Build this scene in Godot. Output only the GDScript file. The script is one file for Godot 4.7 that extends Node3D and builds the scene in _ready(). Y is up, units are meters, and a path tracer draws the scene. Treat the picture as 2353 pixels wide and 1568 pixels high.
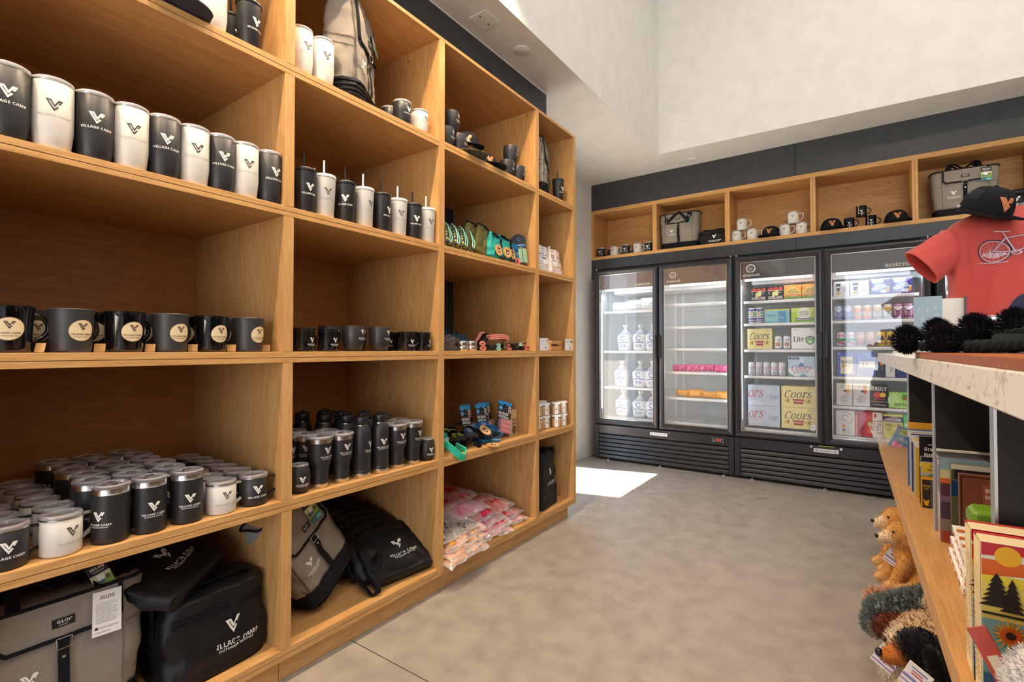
extends Node3D

# ---------------------------------------------------------------- mesh building
class MB:
	var v := PackedVector3Array()
	var n := PackedVector3Array()
	var uv := PackedVector2Array()
	var c := PackedColorArray()
	var ix := PackedInt32Array()
	var col := Color.WHITE
	var xf := Transform3D.IDENTITY
	func vert(p: Vector3, nn: Vector3, u := Vector2.ZERO) -> int:
		v.append(xf * p)
		n.append((xf.basis * nn).normalized())
		uv.append(u)
		c.append(col)
		return v.size() - 1
	func tri(a: int, b: int, d: int) -> void:
		ix.append(a); ix.append(b); ix.append(d)
	func face(p: Array, nn: Vector3) -> void:
		var k := v.size()
		for q in p:
			vert(q, nn)
		for i in range(1, p.size() - 1):
			if (p[i] - p[0]).cross(p[i + 1] - p[0]).dot(nn) > 0.0:
				tri(k, k + i + 1, k + i)
			else:
				tri(k, k + i, k + i + 1)
	# rows of points; the outside is where (next row) x (next column) points
	func grid(rows: Array, wrap := false) -> void:
		var h := rows.size()
		var w: int = rows[0].size()
		var acc := PackedVector3Array()
		acc.resize(h * w)
		var tris := PackedInt32Array()
		var wn := w if wrap else w - 1
		for i in h - 1:
			for j in wn:
				var j2 := (j + 1) % w
				var a: Vector3 = rows[i][j]
				var b: Vector3 = rows[i + 1][j]
				var d: Vector3 = rows[i][j2]
				var e: Vector3 = rows[i + 1][j2]
				var q := (e - a).cross(d - b)
				acc[i * w + j] += q
				acc[(i + 1) * w + j] += q
				acc[i * w + j2] += q
				acc[(i + 1) * w + j2] += q
				for t in [i * w + j, i * w + j2, (i + 1) * w + j, i * w + j2, (i + 1) * w + j2, (i + 1) * w + j]:
					tris.append(t)
		var k := v.size()
		for i in h:
			for j in w:
				var nn: Vector3 = acc[i * w + j]
				if nn.length_squared() < 1e-22:
					nn = Vector3.UP
				vert(rows[i][j], nn.normalized(), Vector2(float(j) / maxi(1, w - 1), float(i) / maxi(1, h - 1)))
		for t in tris:
			ix.append(k + t)
	# profile of (radius, height) pairs round the y axis; sharp corners split
	func lathe(pr: Array, seg := 24, sharp := 0.7) -> void:
		var k := pr.size()
		for i in k - 1:
			var p: Vector2 = pr[i]
			var q: Vector2 = pr[i + 1]
			var d := (q - p).normalized()
			var n0 := Vector2(d.y, -d.x)
			var na := n0
			var nb := n0
			if i > 0:
				var e: Vector2 = (p - pr[i - 1]).normalized()
				if e.dot(d) > sharp:
					na = (n0 + Vector2(e.y, -e.x)).normalized()
			if i < k - 2:
				var e2: Vector2 = (pr[i + 2] - q).normalized()
				if e2.dot(d) > sharp:
					nb = (n0 + Vector2(e2.y, -e2.x)).normalized()
			var at := v.size()
			for j in seg + 1:
				var t := TAU * j / seg
				var cs := cos(t)
				var sn := sin(t)
				vert(Vector3(p.x * cs, p.y, p.x * sn), Vector3(na.x * cs, na.y, na.x * sn), Vector2(float(j) / seg, float(i) / (k - 1)))
				vert(Vector3(q.x * cs, q.y, q.x * sn), Vector3(nb.x * cs, nb.y, nb.x * sn), Vector2(float(j) / seg, float(i + 1) / (k - 1)))
			for j in seg:
				var a := at + j * 2
				if p.x > 1e-6:
					tri(a, a + 2, a + 1)
				if q.x > 1e-6:
					tri(a + 1, a + 2, a + 3)
	# box with rounded edges
	func box(ctr: Vector3, size: Vector3, r := 0.0) -> void:
		var h := size * 0.5
		r = minf(r, minf(h.x, minf(h.y, h.z)) * 0.98)
		var id := {}
		for ax in 3:
			for s in [-1, 1]:
				var nn := Vector3.ZERO
				nn[ax] = s
				var u := (ax + 1) % 3
				var w := (ax + 2) % 3
				var q := []
				for st in [[-1, -1], [1, -1], [1, 1], [-1, 1]]:
					var p := Vector3.ZERO
					p[ax] = s * h[ax]
					p[u] = st[0] * (h[u] - r)
					p[w] = st[1] * (h[w] - r)
					var sg := Vector3.ZERO
					sg[ax] = s; sg[u] = st[0]; sg[w] = st[1]
					q.append(vert(ctr + p, nn, Vector2(st[0] * 0.5 + 0.5, st[1] * 0.5 + 0.5)))
					id[[ax, sg]] = q[-1]
				if s > 0:
					tri(q[0], q[2], q[1]); tri(q[0], q[3], q[2])
				else:
					tri(q[0], q[1], q[2]); tri(q[0], q[2], q[3])
		if r <= 0.0:
			return
		for ax in 3: # edges along ax
			var u := (ax + 1) % 3
			var w := (ax + 2) % 3
			for su in [-1, 1]:
				for sw in [-1, 1]:
					var lo := Vector3.ZERO
					lo[ax] = -1; lo[u] = su; lo[w] = sw
					var hi := lo
					hi[ax] = 1
					quad(id[[u, lo]], id[[w, lo]], id[[w, hi]], id[[u, hi]])
		for sx in [-1, 1]:
			for sy in [-1, 1]:
				for sz in [-1, 1]:
					var sg := Vector3(sx, sy, sz)
					turned(id[[0, sg]], id[[1, sg]], id[[2, sg]])
	func turned(a: int, b: int, d: int) -> void:
		if (v[b] - v[a]).cross(v[d] - v[a]).dot(n[a] + n[b] + n[d]) > 0.0:
			tri(a, d, b)
		else:
			tri(a, b, d)
	func quad(a: int, b: int, d: int, e: int) -> void:
		turned(a, b, d)
		turned(a, d, e)
	# a round bar along a path; radius a number or one per point; flat makes a strap (width across "side")
	func tube(path: Array, r, seg := 8, caps := true) -> void:
		var rows := []
		var k := path.size()
		var up := Vector3.UP
		var t0: Vector3 = (path[1] - path[0]).normalized()
		if absf(t0.dot(up)) > 0.9:
			up = Vector3.RIGHT
		var sd := t0.cross(up).normalized()
		for i in k:
			var t: Vector3 = (path[mini(i + 1, k - 1)] - path[maxi(i - 1, 0)]).normalized()
			sd = (sd - t * sd.dot(t)).normalized()
			var bn := t.cross(sd)
			var rr: float = r[i] if r is Array else r
			var row := PackedVector3Array()
			for j in seg:
				var a := TAU * j / seg
				row.append(path[i] + (sd * cos(a) - bn * sin(a)) * rr)
			rows.append(row)
		if caps:
			rows.push_front(_same(path[0], seg))
			rows.push_back(_same(path[k - 1], seg))
		grid(rows, true)
	func _same(p: Vector3, w: int) -> PackedVector3Array:
		var a := PackedVector3Array()
		a.resize(w)
		a.fill(p)
		return a
	func strap(path: Array, side, wd: float, th: float) -> void:
		var k := path.size()
		var L := []
		for i in k:
			var t: Vector3 = (path[mini(i + 1, k - 1)] - path[maxi(i - 1, 0)]).normalized()
			var s: Vector3 = side[i] if side is Array else side
			s = (s - t * s.dot(t)).normalized()
			var b := s.cross(t).normalized()
			L.append([path[i] + s * wd / 2 + b * th / 2, path[i] - s * wd / 2 + b * th / 2, path[i] - s * wd / 2 - b * th / 2, path[i] + s * wd / 2 - b * th / 2])
		for e in 4:
			var rows := []
			for i in k:
				rows.append(PackedVector3Array([L[i][e], L[i][(e + 1) % 4]]))
			grid(rows)
		face(L[0], (path[0] - path[1]).normalized())
		face(L[k - 1], (path[k - 1] - path[k - 2]).normalized())
	# closed skin over rings of equal length, ends closed
	func loft(rings: Array, caps := true) -> void:
		var rows := rings.duplicate()
		if caps:
			for e in [0, rings.size() - 1]:
				var m := Vector3.ZERO
				for p in rings[e]:
					m += p
				m /= rings[e].size()
				if e == 0:
					rows.push_front(_same(m, rings[0].size()))
				else:
					rows.push_back(_same(m, rings[0].size()))
		grid(rows, true)
	# flat plate: polygon in the xy plane, thickness towards +z
	func plate(poly: PackedVector2Array, z0: float, z1: float) -> void:
		var cw := Geometry2D.is_polygon_clockwise(poly)
		var t := Geometry2D.triangulate_polygon(poly)
		for s in 2:
			var k := v.size()
			for p in poly:
				vert(Vector3(p.x, p.y, z1 if s else z0), Vector3(0, 0, 1 if s else -1), p)
			for i in range(0, t.size(), 3):
				turned(k + t[i], k + t[i + 1], k + t[i + 2])
		var m := poly.size()
		for i in m:
			var a := poly[i]
			var b := poly[(i + 1) % m]
			var nn := Vector3(b.y - a.y, a.x - b.x, 0).normalized() * (-1 if cw else 1)
			face([Vector3(a.x, a.y, z0), Vector3(b.x, b.y, z0), Vector3(b.x, b.y, z1), Vector3(a.x, a.y, z1)], nn)
	func mesh() -> ArrayMesh:
		var a := []
		a.resize(Mesh.ARRAY_MAX)
		a[Mesh.ARRAY_VERTEX] = v
		a[Mesh.ARRAY_NORMAL] = n
		a[Mesh.ARRAY_TEX_UV] = uv
		a[Mesh.ARRAY_COLOR] = c
		a[Mesh.ARRAY_INDEX] = ix
		var m := ArrayMesh.new()
		m.add_surface_from_arrays(Mesh.PRIMITIVE_TRIANGLES, a)
		return m

# ---------------------------------------------------------------- printed matter: flat coloured shapes and lettering, laid on a surface
class Ink:
	var p := []          # [Vector2, layer]
	var c := PackedColorArray()
	var ix := PackedInt32Array()
	var lay := 0.0
	var step := 0.00012
	var cut := 0.0       # on curved surfaces: widest strip a polygon may span
	var col := Color.BLACK
	static var fonts := {}
	static var glyphs := {}
	func ink(x) -> Ink:
		col = (x if x is Color else Color(x)).srgb_to_linear()
		return self
	func put(pts: PackedVector2Array, tr: PackedInt32Array) -> Ink:
		lay += step
		var k := p.size()
		for q in pts:
			p.append([q, lay])
			c.append(col)
		for t in tr:
			ix.append(k + t)
		return self
	func poly(pts) -> Ink:
		var q := PackedVector2Array(pts)
		if cut <= 0.0:
			return put(q, Geometry2D.triangulate_polygon(q))
		var lo := q[0]
		var hi := q[0]
		for e in q:
			lo = lo.min(e); hi = hi.max(e)
		var at := lay
		var nx := maxi(1, ceili((hi.x - lo.x) / cut))
		var ny := maxi(1, ceili((hi.y - lo.y) / cut / 1.5))
		for i in nx:
			for j in ny:
				var a: Vector2 = Vector2(lerpf(lo.x, hi.x, float(i) / nx), lerpf(lo.y, hi.y, float(j) / ny)) - Vector2.ONE * 1e-6
				var b := Vector2(lerpf(lo.x, hi.x, (i + 1.0) / nx), lerpf(lo.y, hi.y, (j + 1.0) / ny)) + Vector2.ONE * 1e-6
				for g in Geometry2D.intersect_polygons(q, PackedVector2Array([a, Vector2(b.x, a.y), b, Vector2(a.x, b.y)])):
					lay = at
					put(g, Geometry2D.triangulate_polygon(g))
		lay = at + step
		return self
	func rect(x0: float, y0: float, x1: float, y1: float, nx := 1) -> Ink:
		if cut > 0.0:
			return poly([Vector2(x0, y0), Vector2(x1, y0), Vector2(x1, y1), Vector2(x0, y1)])
		var q := PackedVector2Array()
		var t := PackedInt32Array()
		for i in nx + 1:
			var x := lerpf(x0, x1, float(i) / nx)
			q.append(Vector2(x, y0)); q.append(Vector2(x, y1))
			if i:
				var k := i * 2 - 2
				for e in [k, k + 1, k + 2, k + 1, k + 3, k + 2]:
					t.append(e)
		return put(q, t)
	func disc(x: float, y: float, rx: float, ry := -1.0, n := 28) -> Ink:
		var q := PackedVector2Array()
		for i in n:
			q.append(Vector2(x + rx * cos(TAU * i / n), y + (ry if ry > 0 else rx) * sin(TAU * i / n)))
		return poly(q)
	func ring(x: float, y: float, r: float, w: float, a0 := 0.0, a1 := TAU, n := 30) -> Ink:
		var q := PackedVector2Array()
		var t := PackedInt32Array()
		for i in n + 1:
			var a := lerpf(a0, a1, float(i) / n)
			q.append(Vector2(x, y) + Vector2(cos(a), sin(a)) * (r - w / 2)); q.append(Vector2(x, y) + Vector2(cos(a), sin(a)) * (r + w / 2))
			if i:
				var k := i * 2 - 2
				for e in [k, k + 1, k + 2, k + 1, k + 3, k + 2]:
					t.append(e)
		return put(q, t)
	func line(pts, w: float, square := false) -> Ink:
		for q in Geometry2D.offset_polyline(PackedVector2Array(pts), w / 2, Geometry2D.JOIN_MITER, Geometry2D.END_SQUARE if square else Geometry2D.END_BUTT):
			if not Geometry2D.is_polygon_clockwise(q):
				poly(q)
		return self
	# the two-armed V emblem, w wide, centred on (x, y)
	func vee(x: float, y: float, w: float, thin := 0.125) -> Ink:
		var q := []
		for a in [[0.71, 0.36], [0.49, 0.09], [0.09, 0.80], [0.29, 0.80], [0.51, 0.37], [0.75, 0.80], [0.92, 0.80], [0.76, 0.53]]:
			q.append(Vector2(x + (a[0] - 0.5) * w, y + (a[1] - 0.43) * w))
		return line(q, thin * w)
	static func letters(s: String, font: String, bold: bool) -> Array:
		var key := [s, font, bold]
		if not glyphs.has(key):
			var fk := [font, bold]
			if not fonts.has(fk):
				var f := SystemFont.new()
				f.font_names = PackedStringArray([font])
				if bold:
					f.font_weight = 700
				fonts[fk] = f
			var tm := TextMesh.new()
			tm.font = fonts[fk]
			tm.text = s
			tm.font_size = 32
			tm.pixel_size = 0.01
			tm.depth = 0.0
			tm.curve_step = 2.0
			var vs := PackedVector2Array()
			var ti := PackedInt32Array()
			for sfc in tm.get_surface_count():
				var ar := tm.surface_get_arrays(sfc)
				var pv: PackedVector3Array = ar[Mesh.ARRAY_VERTEX]
				var k := vs.size()
				for q in pv:
					vs.append(Vector2(q.x, q.y))
				if ar[Mesh.ARRAY_INDEX] != null and ar[Mesh.ARRAY_INDEX].size():
					for i in ar[Mesh.ARRAY_INDEX]:
						ti.append(k + i)
				else:
					for i in pv.size():
						ti.append(k + i)
			var lo := Vector2(1e9, 1e9)
			var hi := -lo
			for q in vs:
				lo = lo.min(q); hi = hi.max(q)
			glyphs[key] = [vs, ti, lo, hi]
		return glyphs[key]
	# lettering centred on (x, y), w wide, h high (0 = keep the letters' shape), turned by a
	func text(s: String, x: float, y: float, w: float, h := 0.0, bold := false, font := "Droid Sans", a := 0.0, slant := 0.0) -> Ink:
		var g := letters(s, font, bold)
		if g[0].is_empty():
			return self
		var lo: Vector2 = g[2]
		var sz: Vector2 = g[3] - lo
		var sx := w / sz.x
		var sy := h / sz.y if h > 0.0 else sx
		var q := PackedVector2Array()
		for e in g[0]:
			var d := Vector2((e.x - lo.x - sz.x / 2) * sx, (e.y - lo.y - sz.y / 2) * sy)
			d.x += slant * d.y
			q.append(Vector2(x, y) + d.rotated(a))
		return put(q, g[1])
	func logo(x: float, y: float, w: float, second := true) -> Ink:
		vee(x, y + w * 0.36, w * 0.50)
		text("VILLAGE CAMP", x, y, w, w * 0.095, true)
		if second:
			text("OUTDOOR RESORT", x, y - w * 0.115, w * 0.78, w * 0.05, true)
		return self
	# f(point, height above the surface) -> Vector3
	func mesh(f: Callable) -> ArrayMesh:
		var v := PackedVector3Array()
		for e in p:
			v.append(f.call(e[0], e[1] + 0.0003))
		var n := PackedVector3Array()
		n.resize(v.size())
		for i in range(0, ix.size(), 3):
			var a: Vector3 = f.call(p[ix[i]][0], 0.0)
			var up: Vector3 = f.call(p[ix[i]][0], 0.001) - a
			var nn := (v[ix[i + 1]] - v[ix[i]]).cross(v[ix[i + 2]] - v[ix[i]])
			if nn.dot(up) > 0.0:
				var t := ix[i + 1]
				ix[i + 1] = ix[i + 2]
				ix[i + 2] = t
			for e in 3:
				var b: Vector3 = f.call(p[ix[i + e]][0], 0.0)
				n[ix[i + e]] = (f.call(p[ix[i + e]][0], 0.01) - b).normalized()
		var ar := []
		ar.resize(Mesh.ARRAY_MAX)
		ar[Mesh.ARRAY_VERTEX] = v
		ar[Mesh.ARRAY_NORMAL] = n
		ar[Mesh.ARRAY_COLOR] = c
		ar[Mesh.ARRAY_INDEX] = ix
		var m := ArrayMesh.new()
		m.add_surface_from_arrays(Mesh.PRIMITIVE_TRIANGLES, ar)
		return m

func curved(w := 0.005) -> Ink:
	var q := Ink.new()
	q.cut = w
	return q
func on_flat(o: Vector3, u: Vector3, w: Vector3) -> Callable:
	var nn := u.cross(w).normalized()
	return func(q: Vector2, h: float) -> Vector3: return o + u * q.x + w * q.y + nn * h
# round a upright cylinder or cone: x runs round it, centred on angle a0; r0 at y0, r1 at y1
func on_round(r0: float, y0: float, r1: float, y1: float, a0 := 0.0) -> Callable:
	return func(q: Vector2, h: float) -> Vector3:
		var r := lerpf(r0, r1, (q.y - y0) / (y1 - y0))
		var a := a0 - q.x / maxf(r0, r1)
		return Vector3(cos(a) * (r + h), q.y, sin(a) * (r + h))

# ---------------------------------------------------------------- scene objects
var M := {}
var taken := {}
var rng := RandomNumberGenerator.new()

func numbered(s: String) -> String:
	taken[s] = taken.get(s, -1) + 1
	return s if taken[s] == 0 else "%s_%03d" % [s, taken[s]]
func obj(called: String, m: Mesh, mat: Material, parent: Node3D = self, kind := "") -> MeshInstance3D:
	var o := MeshInstance3D.new()
	o.name = numbered(called) if parent == self else called
	o.mesh = m
	o.material_override = mat
	parent.add_child(o, true)
	if kind:
		o.set_meta("kind", kind)
	return o
func tag(o: Node3D, label: String, cat: String, group := "") -> Node3D:
	o.set_meta("label", label)
	o.set_meta("category", cat)
	if group:
		o.set_meta("group", group)
	return o
func thing(called: String, label: String, cat: String, at := Vector3.ZERO, turn := 0.0, group := "") -> Node3D:
	var o := Node3D.new()
	o.name = numbered(called)
	add_child(o)
	o.position = at
	o.rotation.y = turn
	return tag(o, label, cat, group)
func dup(src: Node3D, label: String, at: Vector3, turn := 0.0, group := "") -> Node3D:
	var o: Node3D = src.duplicate()
	o.name = numbered(String(src.name).rstrip("0123456789").trim_suffix("_"))
	add_child(o)
	o.position = at
	o.rotation = Vector3(0, turn, 0)
	o.set_meta("label", label)
	if group:
		o.set_meta("group", group)
	return o
func box_mesh(ctr: Vector3, size: Vector3, r := 0.0) -> ArrayMesh:
	var b := MB.new()
	b.box(ctr, size, r)
	return b.mesh()
func span(a: Vector3, b: Vector3, r := 0.0) -> ArrayMesh:
	return box_mesh((a + b) / 2, (b - a).abs(), r)
func lathe_mesh(pr: Array, seg := 24, sharp := 0.7) -> ArrayMesh:
	var b := MB.new()
	b.lathe(pr, seg, sharp)
	return b.mesh()
func struct(called: String, m: Mesh, mat: Material, parent: Node3D = self) -> MeshInstance3D:
	return obj(called, m, mat, parent, "structure" if parent == self else "")

# ---------------------------------------------------------------- materials
func mat(c, rough := 0.6, metal := 0.0, extra := {}) -> StandardMaterial3D:
	var m := StandardMaterial3D.new()
	m.albedo_color = c if c is Color else Color(c)
	m.roughness = rough
	m.metallic = metal
	for k in extra:
		m.set(k, extra[k])
	return m
func noise_tex(freq: float, ramp: Array, size := 512, octaves := 4, seed_ := 1, warp := 0.0, normal := 0.0, type := FastNoiseLite.TYPE_SIMPLEX_SMOOTH) -> NoiseTexture2D:
	var f := FastNoiseLite.new()
	f.seed = seed_
	f.noise_type = type
	f.frequency = freq
	f.fractal_octaves = octaves
	if warp > 0.0:
		f.domain_warp_enabled = true
		f.domain_warp_amplitude = warp
		f.domain_warp_frequency = freq * 0.6
	var t := NoiseTexture2D.new()
	t.noise = f
	t.width = size
	t.height = size
	t.seamless = true
	t.seamless_blend_skirt = 0.3
	if normal > 0.0:
		t.as_normal_map = true
		t.bump_strength = normal
	elif ramp.size():
		var g := Gradient.new()
		var off := PackedFloat32Array()
		var cs := PackedColorArray()
		for e in ramp:
			off.append(e[0]); cs.append(Color(e[1]))
		g.offsets = off
		g.colors = cs
		t.color_ramp = g
	return t
func tri_mat(tex: Texture2D, scale: Vector3, rough: float, world := true, tint := Color.WHITE) -> StandardMaterial3D:
	var m := mat(tint, rough)
	m.albedo_texture = tex
	m.uv1_triplanar = true
	m.uv1_world_triplanar = world
	m.uv1_triplanar_sharpness = 8.0
	m.uv1_scale = scale
	return m
func fabric(c, freq := 260.0, rough := 0.92, depth := 0.03) -> StandardMaterial3D:
	var m := mat(c, rough)
	m.heightmap_enabled = true
	m.heightmap_scale = depth
	m.heightmap_texture = M.weave
	m.uv1_triplanar = true
	m.uv1_scale = Vector3.ONE * freq / 64.0
	m.metallic_specular = 0.3
	return m
func make_materials() -> void:
	var fine := noise_tex(0.02, [[0.0, "#bf8f56"], [0.35, "#cc9d63"], [0.65, "#d3a66c"], [1.0, "#daae75"]], 512, 5, 3, 8.0)
	var broad := noise_tex(0.006, [[0.0, "#ece4da"], [0.45, "#faf7f3"], [0.52, "#efe6db"], [0.7, "#ffffff"], [1.0, "#ede4da"]], 512, 3, 9, 50.0)
	for e in [["wood_x", Vector3(0.8, 14, 14), Vector3(0.35, 3.1, 3.1)], ["wood_y", Vector3(14, 0.8, 14), Vector3(3.1, 0.35, 3.1)], ["wood_z", Vector3(14, 14, 0.8), Vector3(3.1, 3.1, 0.35)]]:
		var m := tri_mat(fine, e[1], 0.42)
		m.metallic_specular = 0.4
		m.detail_enabled = true
		m.detail_blend_mode = BaseMaterial3D.BLEND_MODE_MUL
		m.detail_albedo = broad
		m.detail_uv_layer = BaseMaterial3D.DETAIL_UV_2
		m.uv2_triplanar = true
		m.uv2_world_triplanar = true
		m.uv2_scale = e[2]
		M[e[0]] = m
	M.wood_back = M.wood_z.duplicate()
	M.wood_back.albedo_color = Color("#dcbfa6")
	M.weave = noise_tex(0.12, [], 256, 3, 21)
	M.seam = mat("#6e4a2a", 0.8)
	var conc := noise_tex(0.012, [[0.0, "#969087"], [0.4, "#a29c93"], [0.6, "#a8a299"], [1.0, "#b2aca3"]], 1024, 6, 5, 25.0)
	M.floor = tri_mat(conc, Vector3(0.55, 0.55, 0.55), 0.3)
	M.floor.metallic_specular = 0.5
	M.floor.detail_enabled = true
	M.floor.detail_blend_mode = BaseMaterial3D.BLEND_MODE_MUL
	M.floor.detail_albedo = noise_tex(0.25, [[0.0, "#e6e2dc"], [0.5, "#f6f4f1"], [1.0, "#ffffff"]], 512, 2, 8)
	M.floor.detail_uv_layer = BaseMaterial3D.DETAIL_UV_2
	M.floor.uv2_triplanar = true
	M.floor.uv2_world_triplanar = true
	M.floor.uv2_scale = Vector3.ONE * 3.3
	M.floor.roughness_texture = noise_tex(0.02, [[0.0, "#909090"], [1.0, "#ffffff"]], 512, 4, 15)
	M.floor.roughness = 0.42
	M.white_wall = tri_mat(noise_tex(0.02, [[0.0, "#d9d9d7"], [1.0, "#e4e4e2"]], 256, 4, 2), Vector3.ONE, 0.75)
	M.black_panel = tri_mat(noise_tex(0.02, [[0.0, "#303438"], [1.0, "#3d4145"]], 512, 5, 4), Vector3.ONE, 0.38)
	M.dark_wall = mat("#26282b", 0.7)
	M.steel = mat("#c9c6c0", 0.25, 1.0)
	M.chrome = mat("#d8d8d8", 0.12, 1.0)
	M.black_plastic = mat("#1b1b1d", 0.35)
	M.black_coat = mat("#232325", 0.42)
	M.white_coat = mat("#d3d0c8", 0.42)
	M.cream = mat("#e3cfa6", 0.6)
	M.white_plastic = mat("#eeeeec", 0.35)
	M.print = mat(Color.WHITE, 0.5, 0.0, {"vertex_color_use_as_albedo": true})
	M.print_gloss = mat(Color.WHITE, 0.25, 0.0, {"vertex_color_use_as_albedo": true})
	M.paper = mat("#efede6", 0.7)
	M.clear = mat(Color(1, 1, 1, 0.10), 0.04, 0.0, {"transparency": BaseMaterial3D.TRANSPARENCY_ALPHA})
	M.bag_film = mat(Color(1, 1, 1, 0.22), 0.12, 0.0, {"transparency": BaseMaterial3D.TRANSPARENCY_ALPHA})
	M.film = mat(Color(1, 1, 1, 0.16), 0.08, 0.0, {"transparency": BaseMaterial3D.TRANSPARENCY_ALPHA})
	M.grey_canvas = fabric("#8d857b", 500.0, 0.95, 0.05)
	M.black_canvas = fabric("#1c1c1f", 420.0, 0.7, 0.05)
	M.webbing = fabric("#17171a", 700.0, 0.8, 0.04)

# ================================================================ the scene
func _ready() -> void:
	rng.seed = 7
	# ---- camera
	var cam := Camera3D.new()
	cam.name = "camera"
	cam.position = Vector3(1.55, 1.0974, 0)
	cam.rotation = Vector3(0.01629, 0.61362, 0.0002)
	cam.fov = rad_to_deg(2.0 * atan(784.0 / 1136.536))
	cam.near = 0.02
	cam.far = 200.0
	add_child(cam)
	cam.current = true
	# ---- sky, sun, exposure
	var env := Environment.new()
	env.background_mode = Environment.BG_SKY
	var sm := ProceduralSkyMaterial.new()
	sm.sky_top_color = Color("#5f93d6")
	sm.sky_horizon_color = Color("#dfeaf5")
	sm.ground_horizon_color = Color("#d8d6cf")
	sm.ground_bottom_color = Color("#9a958a")
	sm.sky_energy_multiplier = 1.6
	sm.ground_energy_multiplier = 1.2
	var sky := Sky.new()
	sky.sky_material = sm
	env.sky = sky
	env.tonemap_mode = Environment.TONE_MAPPER_LINEAR
	env.tonemap_exposure = EXPOSURE
	env.sdfgi_enabled = true
	env.ssao_enabled = true
	env.ssil_enabled = true
	var we := WorldEnvironment.new()
	we.name = "world_environment"
	we.environment = env
	add_child(we)
	var sun := DirectionalLight3D.new()
	sun.name = "sun"
	add_child(sun)
	sun.look_at_from_position(Vector3.ZERO, Vector3(1.0, -2.16, -0.255))
	sun.light_color = Color("#fff4e2")
	sun.light_energy = SUN
	sun.light_angular_distance = 0.5
	sun.shadow_enabled = true
	make_materials()
	lights()
	setting()
	shelving()
	niche()
	make_fridges()
	counter()
	drinkware()
	caps_and_bags()
	pet_goods()
	cooler_goods()
	counter_goods()

const EXPOSURE := 1.0
const SUN := 14.0
const WARM := Color("#ffe0bd")
func area(called: String, at: Vector3, towards: Vector3, size: Vector2, energy: float, c: Color) -> void:
	var l := AreaLight3D.new()
	l.name = called
	l.area_size = size
	l.light_energy = energy
	l.light_color = c
	l.area_range = 30.0
	l.shadow_enabled = true
	add_child(l, true)
	var up := Vector3.UP if absf((towards - at).normalized().y) < 0.95 else Vector3.FORWARD
	l.look_at_from_position(at, towards, up)
func lights() -> void:
	# unseen track spots on the raised ceiling side, placed to wash the shelving
	for z in [0.35, -0.4, -1.1, -1.75]:
		var t := thing("unseen_track_spot", "unseen black cylindrical spotlight on the raised ceiling wall, placed to wash the shelving below", "spotlight", Vector3(0.24, 3.1, z), 0.0, "unseen spotlights over the shelving")
		obj("housing", lathe_mesh([Vector2(0.001, 0.14), Vector2(0.035, 0.14), Vector2(0.037, 0.13), Vector2(0.037, 0.012), Vector2(0.034, 0.01), Vector2(0.034, 0.02), Vector2(0.001, 0.02)]), M.black_plastic, t)
		obj("bracket", span(Vector3(-0.12, 0.06, -0.012), Vector3(-0.034, 0.085, 0.012)), M.black_plastic, t)
		obj("lamp", lathe_mesh([Vector2(0.001, 0.013), Vector2(0.03, 0.013), Vector2(0.03, 0.018), Vector2(0.001, 0.018)]), mat("#ffffff", 0.5, 0.0, {"emission_enabled": true, "emission": WARM, "emission_energy_multiplier": 3.0}), t)
		var s := SpotLight3D.new()
		s.name = "unseen_spot_light"
		s.light_color = WARM
		s.light_energy = SPOT
		s.spot_range = 12.0
		s.spot_angle = 62.0
		s.spot_angle_attenuation = 0.6
		s.light_size = 0.025
		s.shadow_enabled = true
		add_child(s, true)
		s.look_at_from_position(Vector3(0.24, 3.1, z), Vector3(0.12, 0.0, z), Vector3.FORWARD)
	# added light panels on the raised ceiling, out of view, filling the room
	for z in [-2.4, 0.6]:
		var p := thing("added_ceiling_light", "added white flat light panel on the raised ceiling, out of view, filling the room", "added ceiling light", Vector3(2.6, 4.9, z), 0.0, "added panels of the raised ceiling")
		obj("frame", span(Vector3(-1.25, 0.0, -0.5), Vector3(1.25, 0.08, 0.5), 0.01), M.white_plastic, p)
		obj("diffuser", span(Vector3(-1.2, -0.012, -0.45), Vector3(1.2, -0.001, 0.45)), mat("#ffffff", 0.5, 0.0, {"emission_enabled": true, "emission": Color("#fff6ea"), "emission_energy_multiplier": 1.5}), p)
		area("added_panel_light", Vector3(2.6, 4.88, z), Vector3(2.6, 0, z), Vector2(2.3, 0.85), ADDED_PANEL, Color("#fff3e4"))
	# area lamps as daylight: unseen window behind the camera, glass door beside the shelving
	area("unseen_window_daylight", Vector3(2.9, 1.5, 4.05), Vector3(2.9, 1.3, 0), Vector2(3.2, 2.4), DAY, Color("#e9f1ff"))
	area("door_daylight", Vector3(-0.72, 1.05, -3.66), Vector3(2.0, 1.0, -3.66), Vector2(0.8, 1.95), DOORDAY, Color("#e6f0ff"))
const SPOT := 2.3
const ADDED_PANEL := 4.6
const DAY := 10.0
const DOORDAY := 1.2

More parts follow.
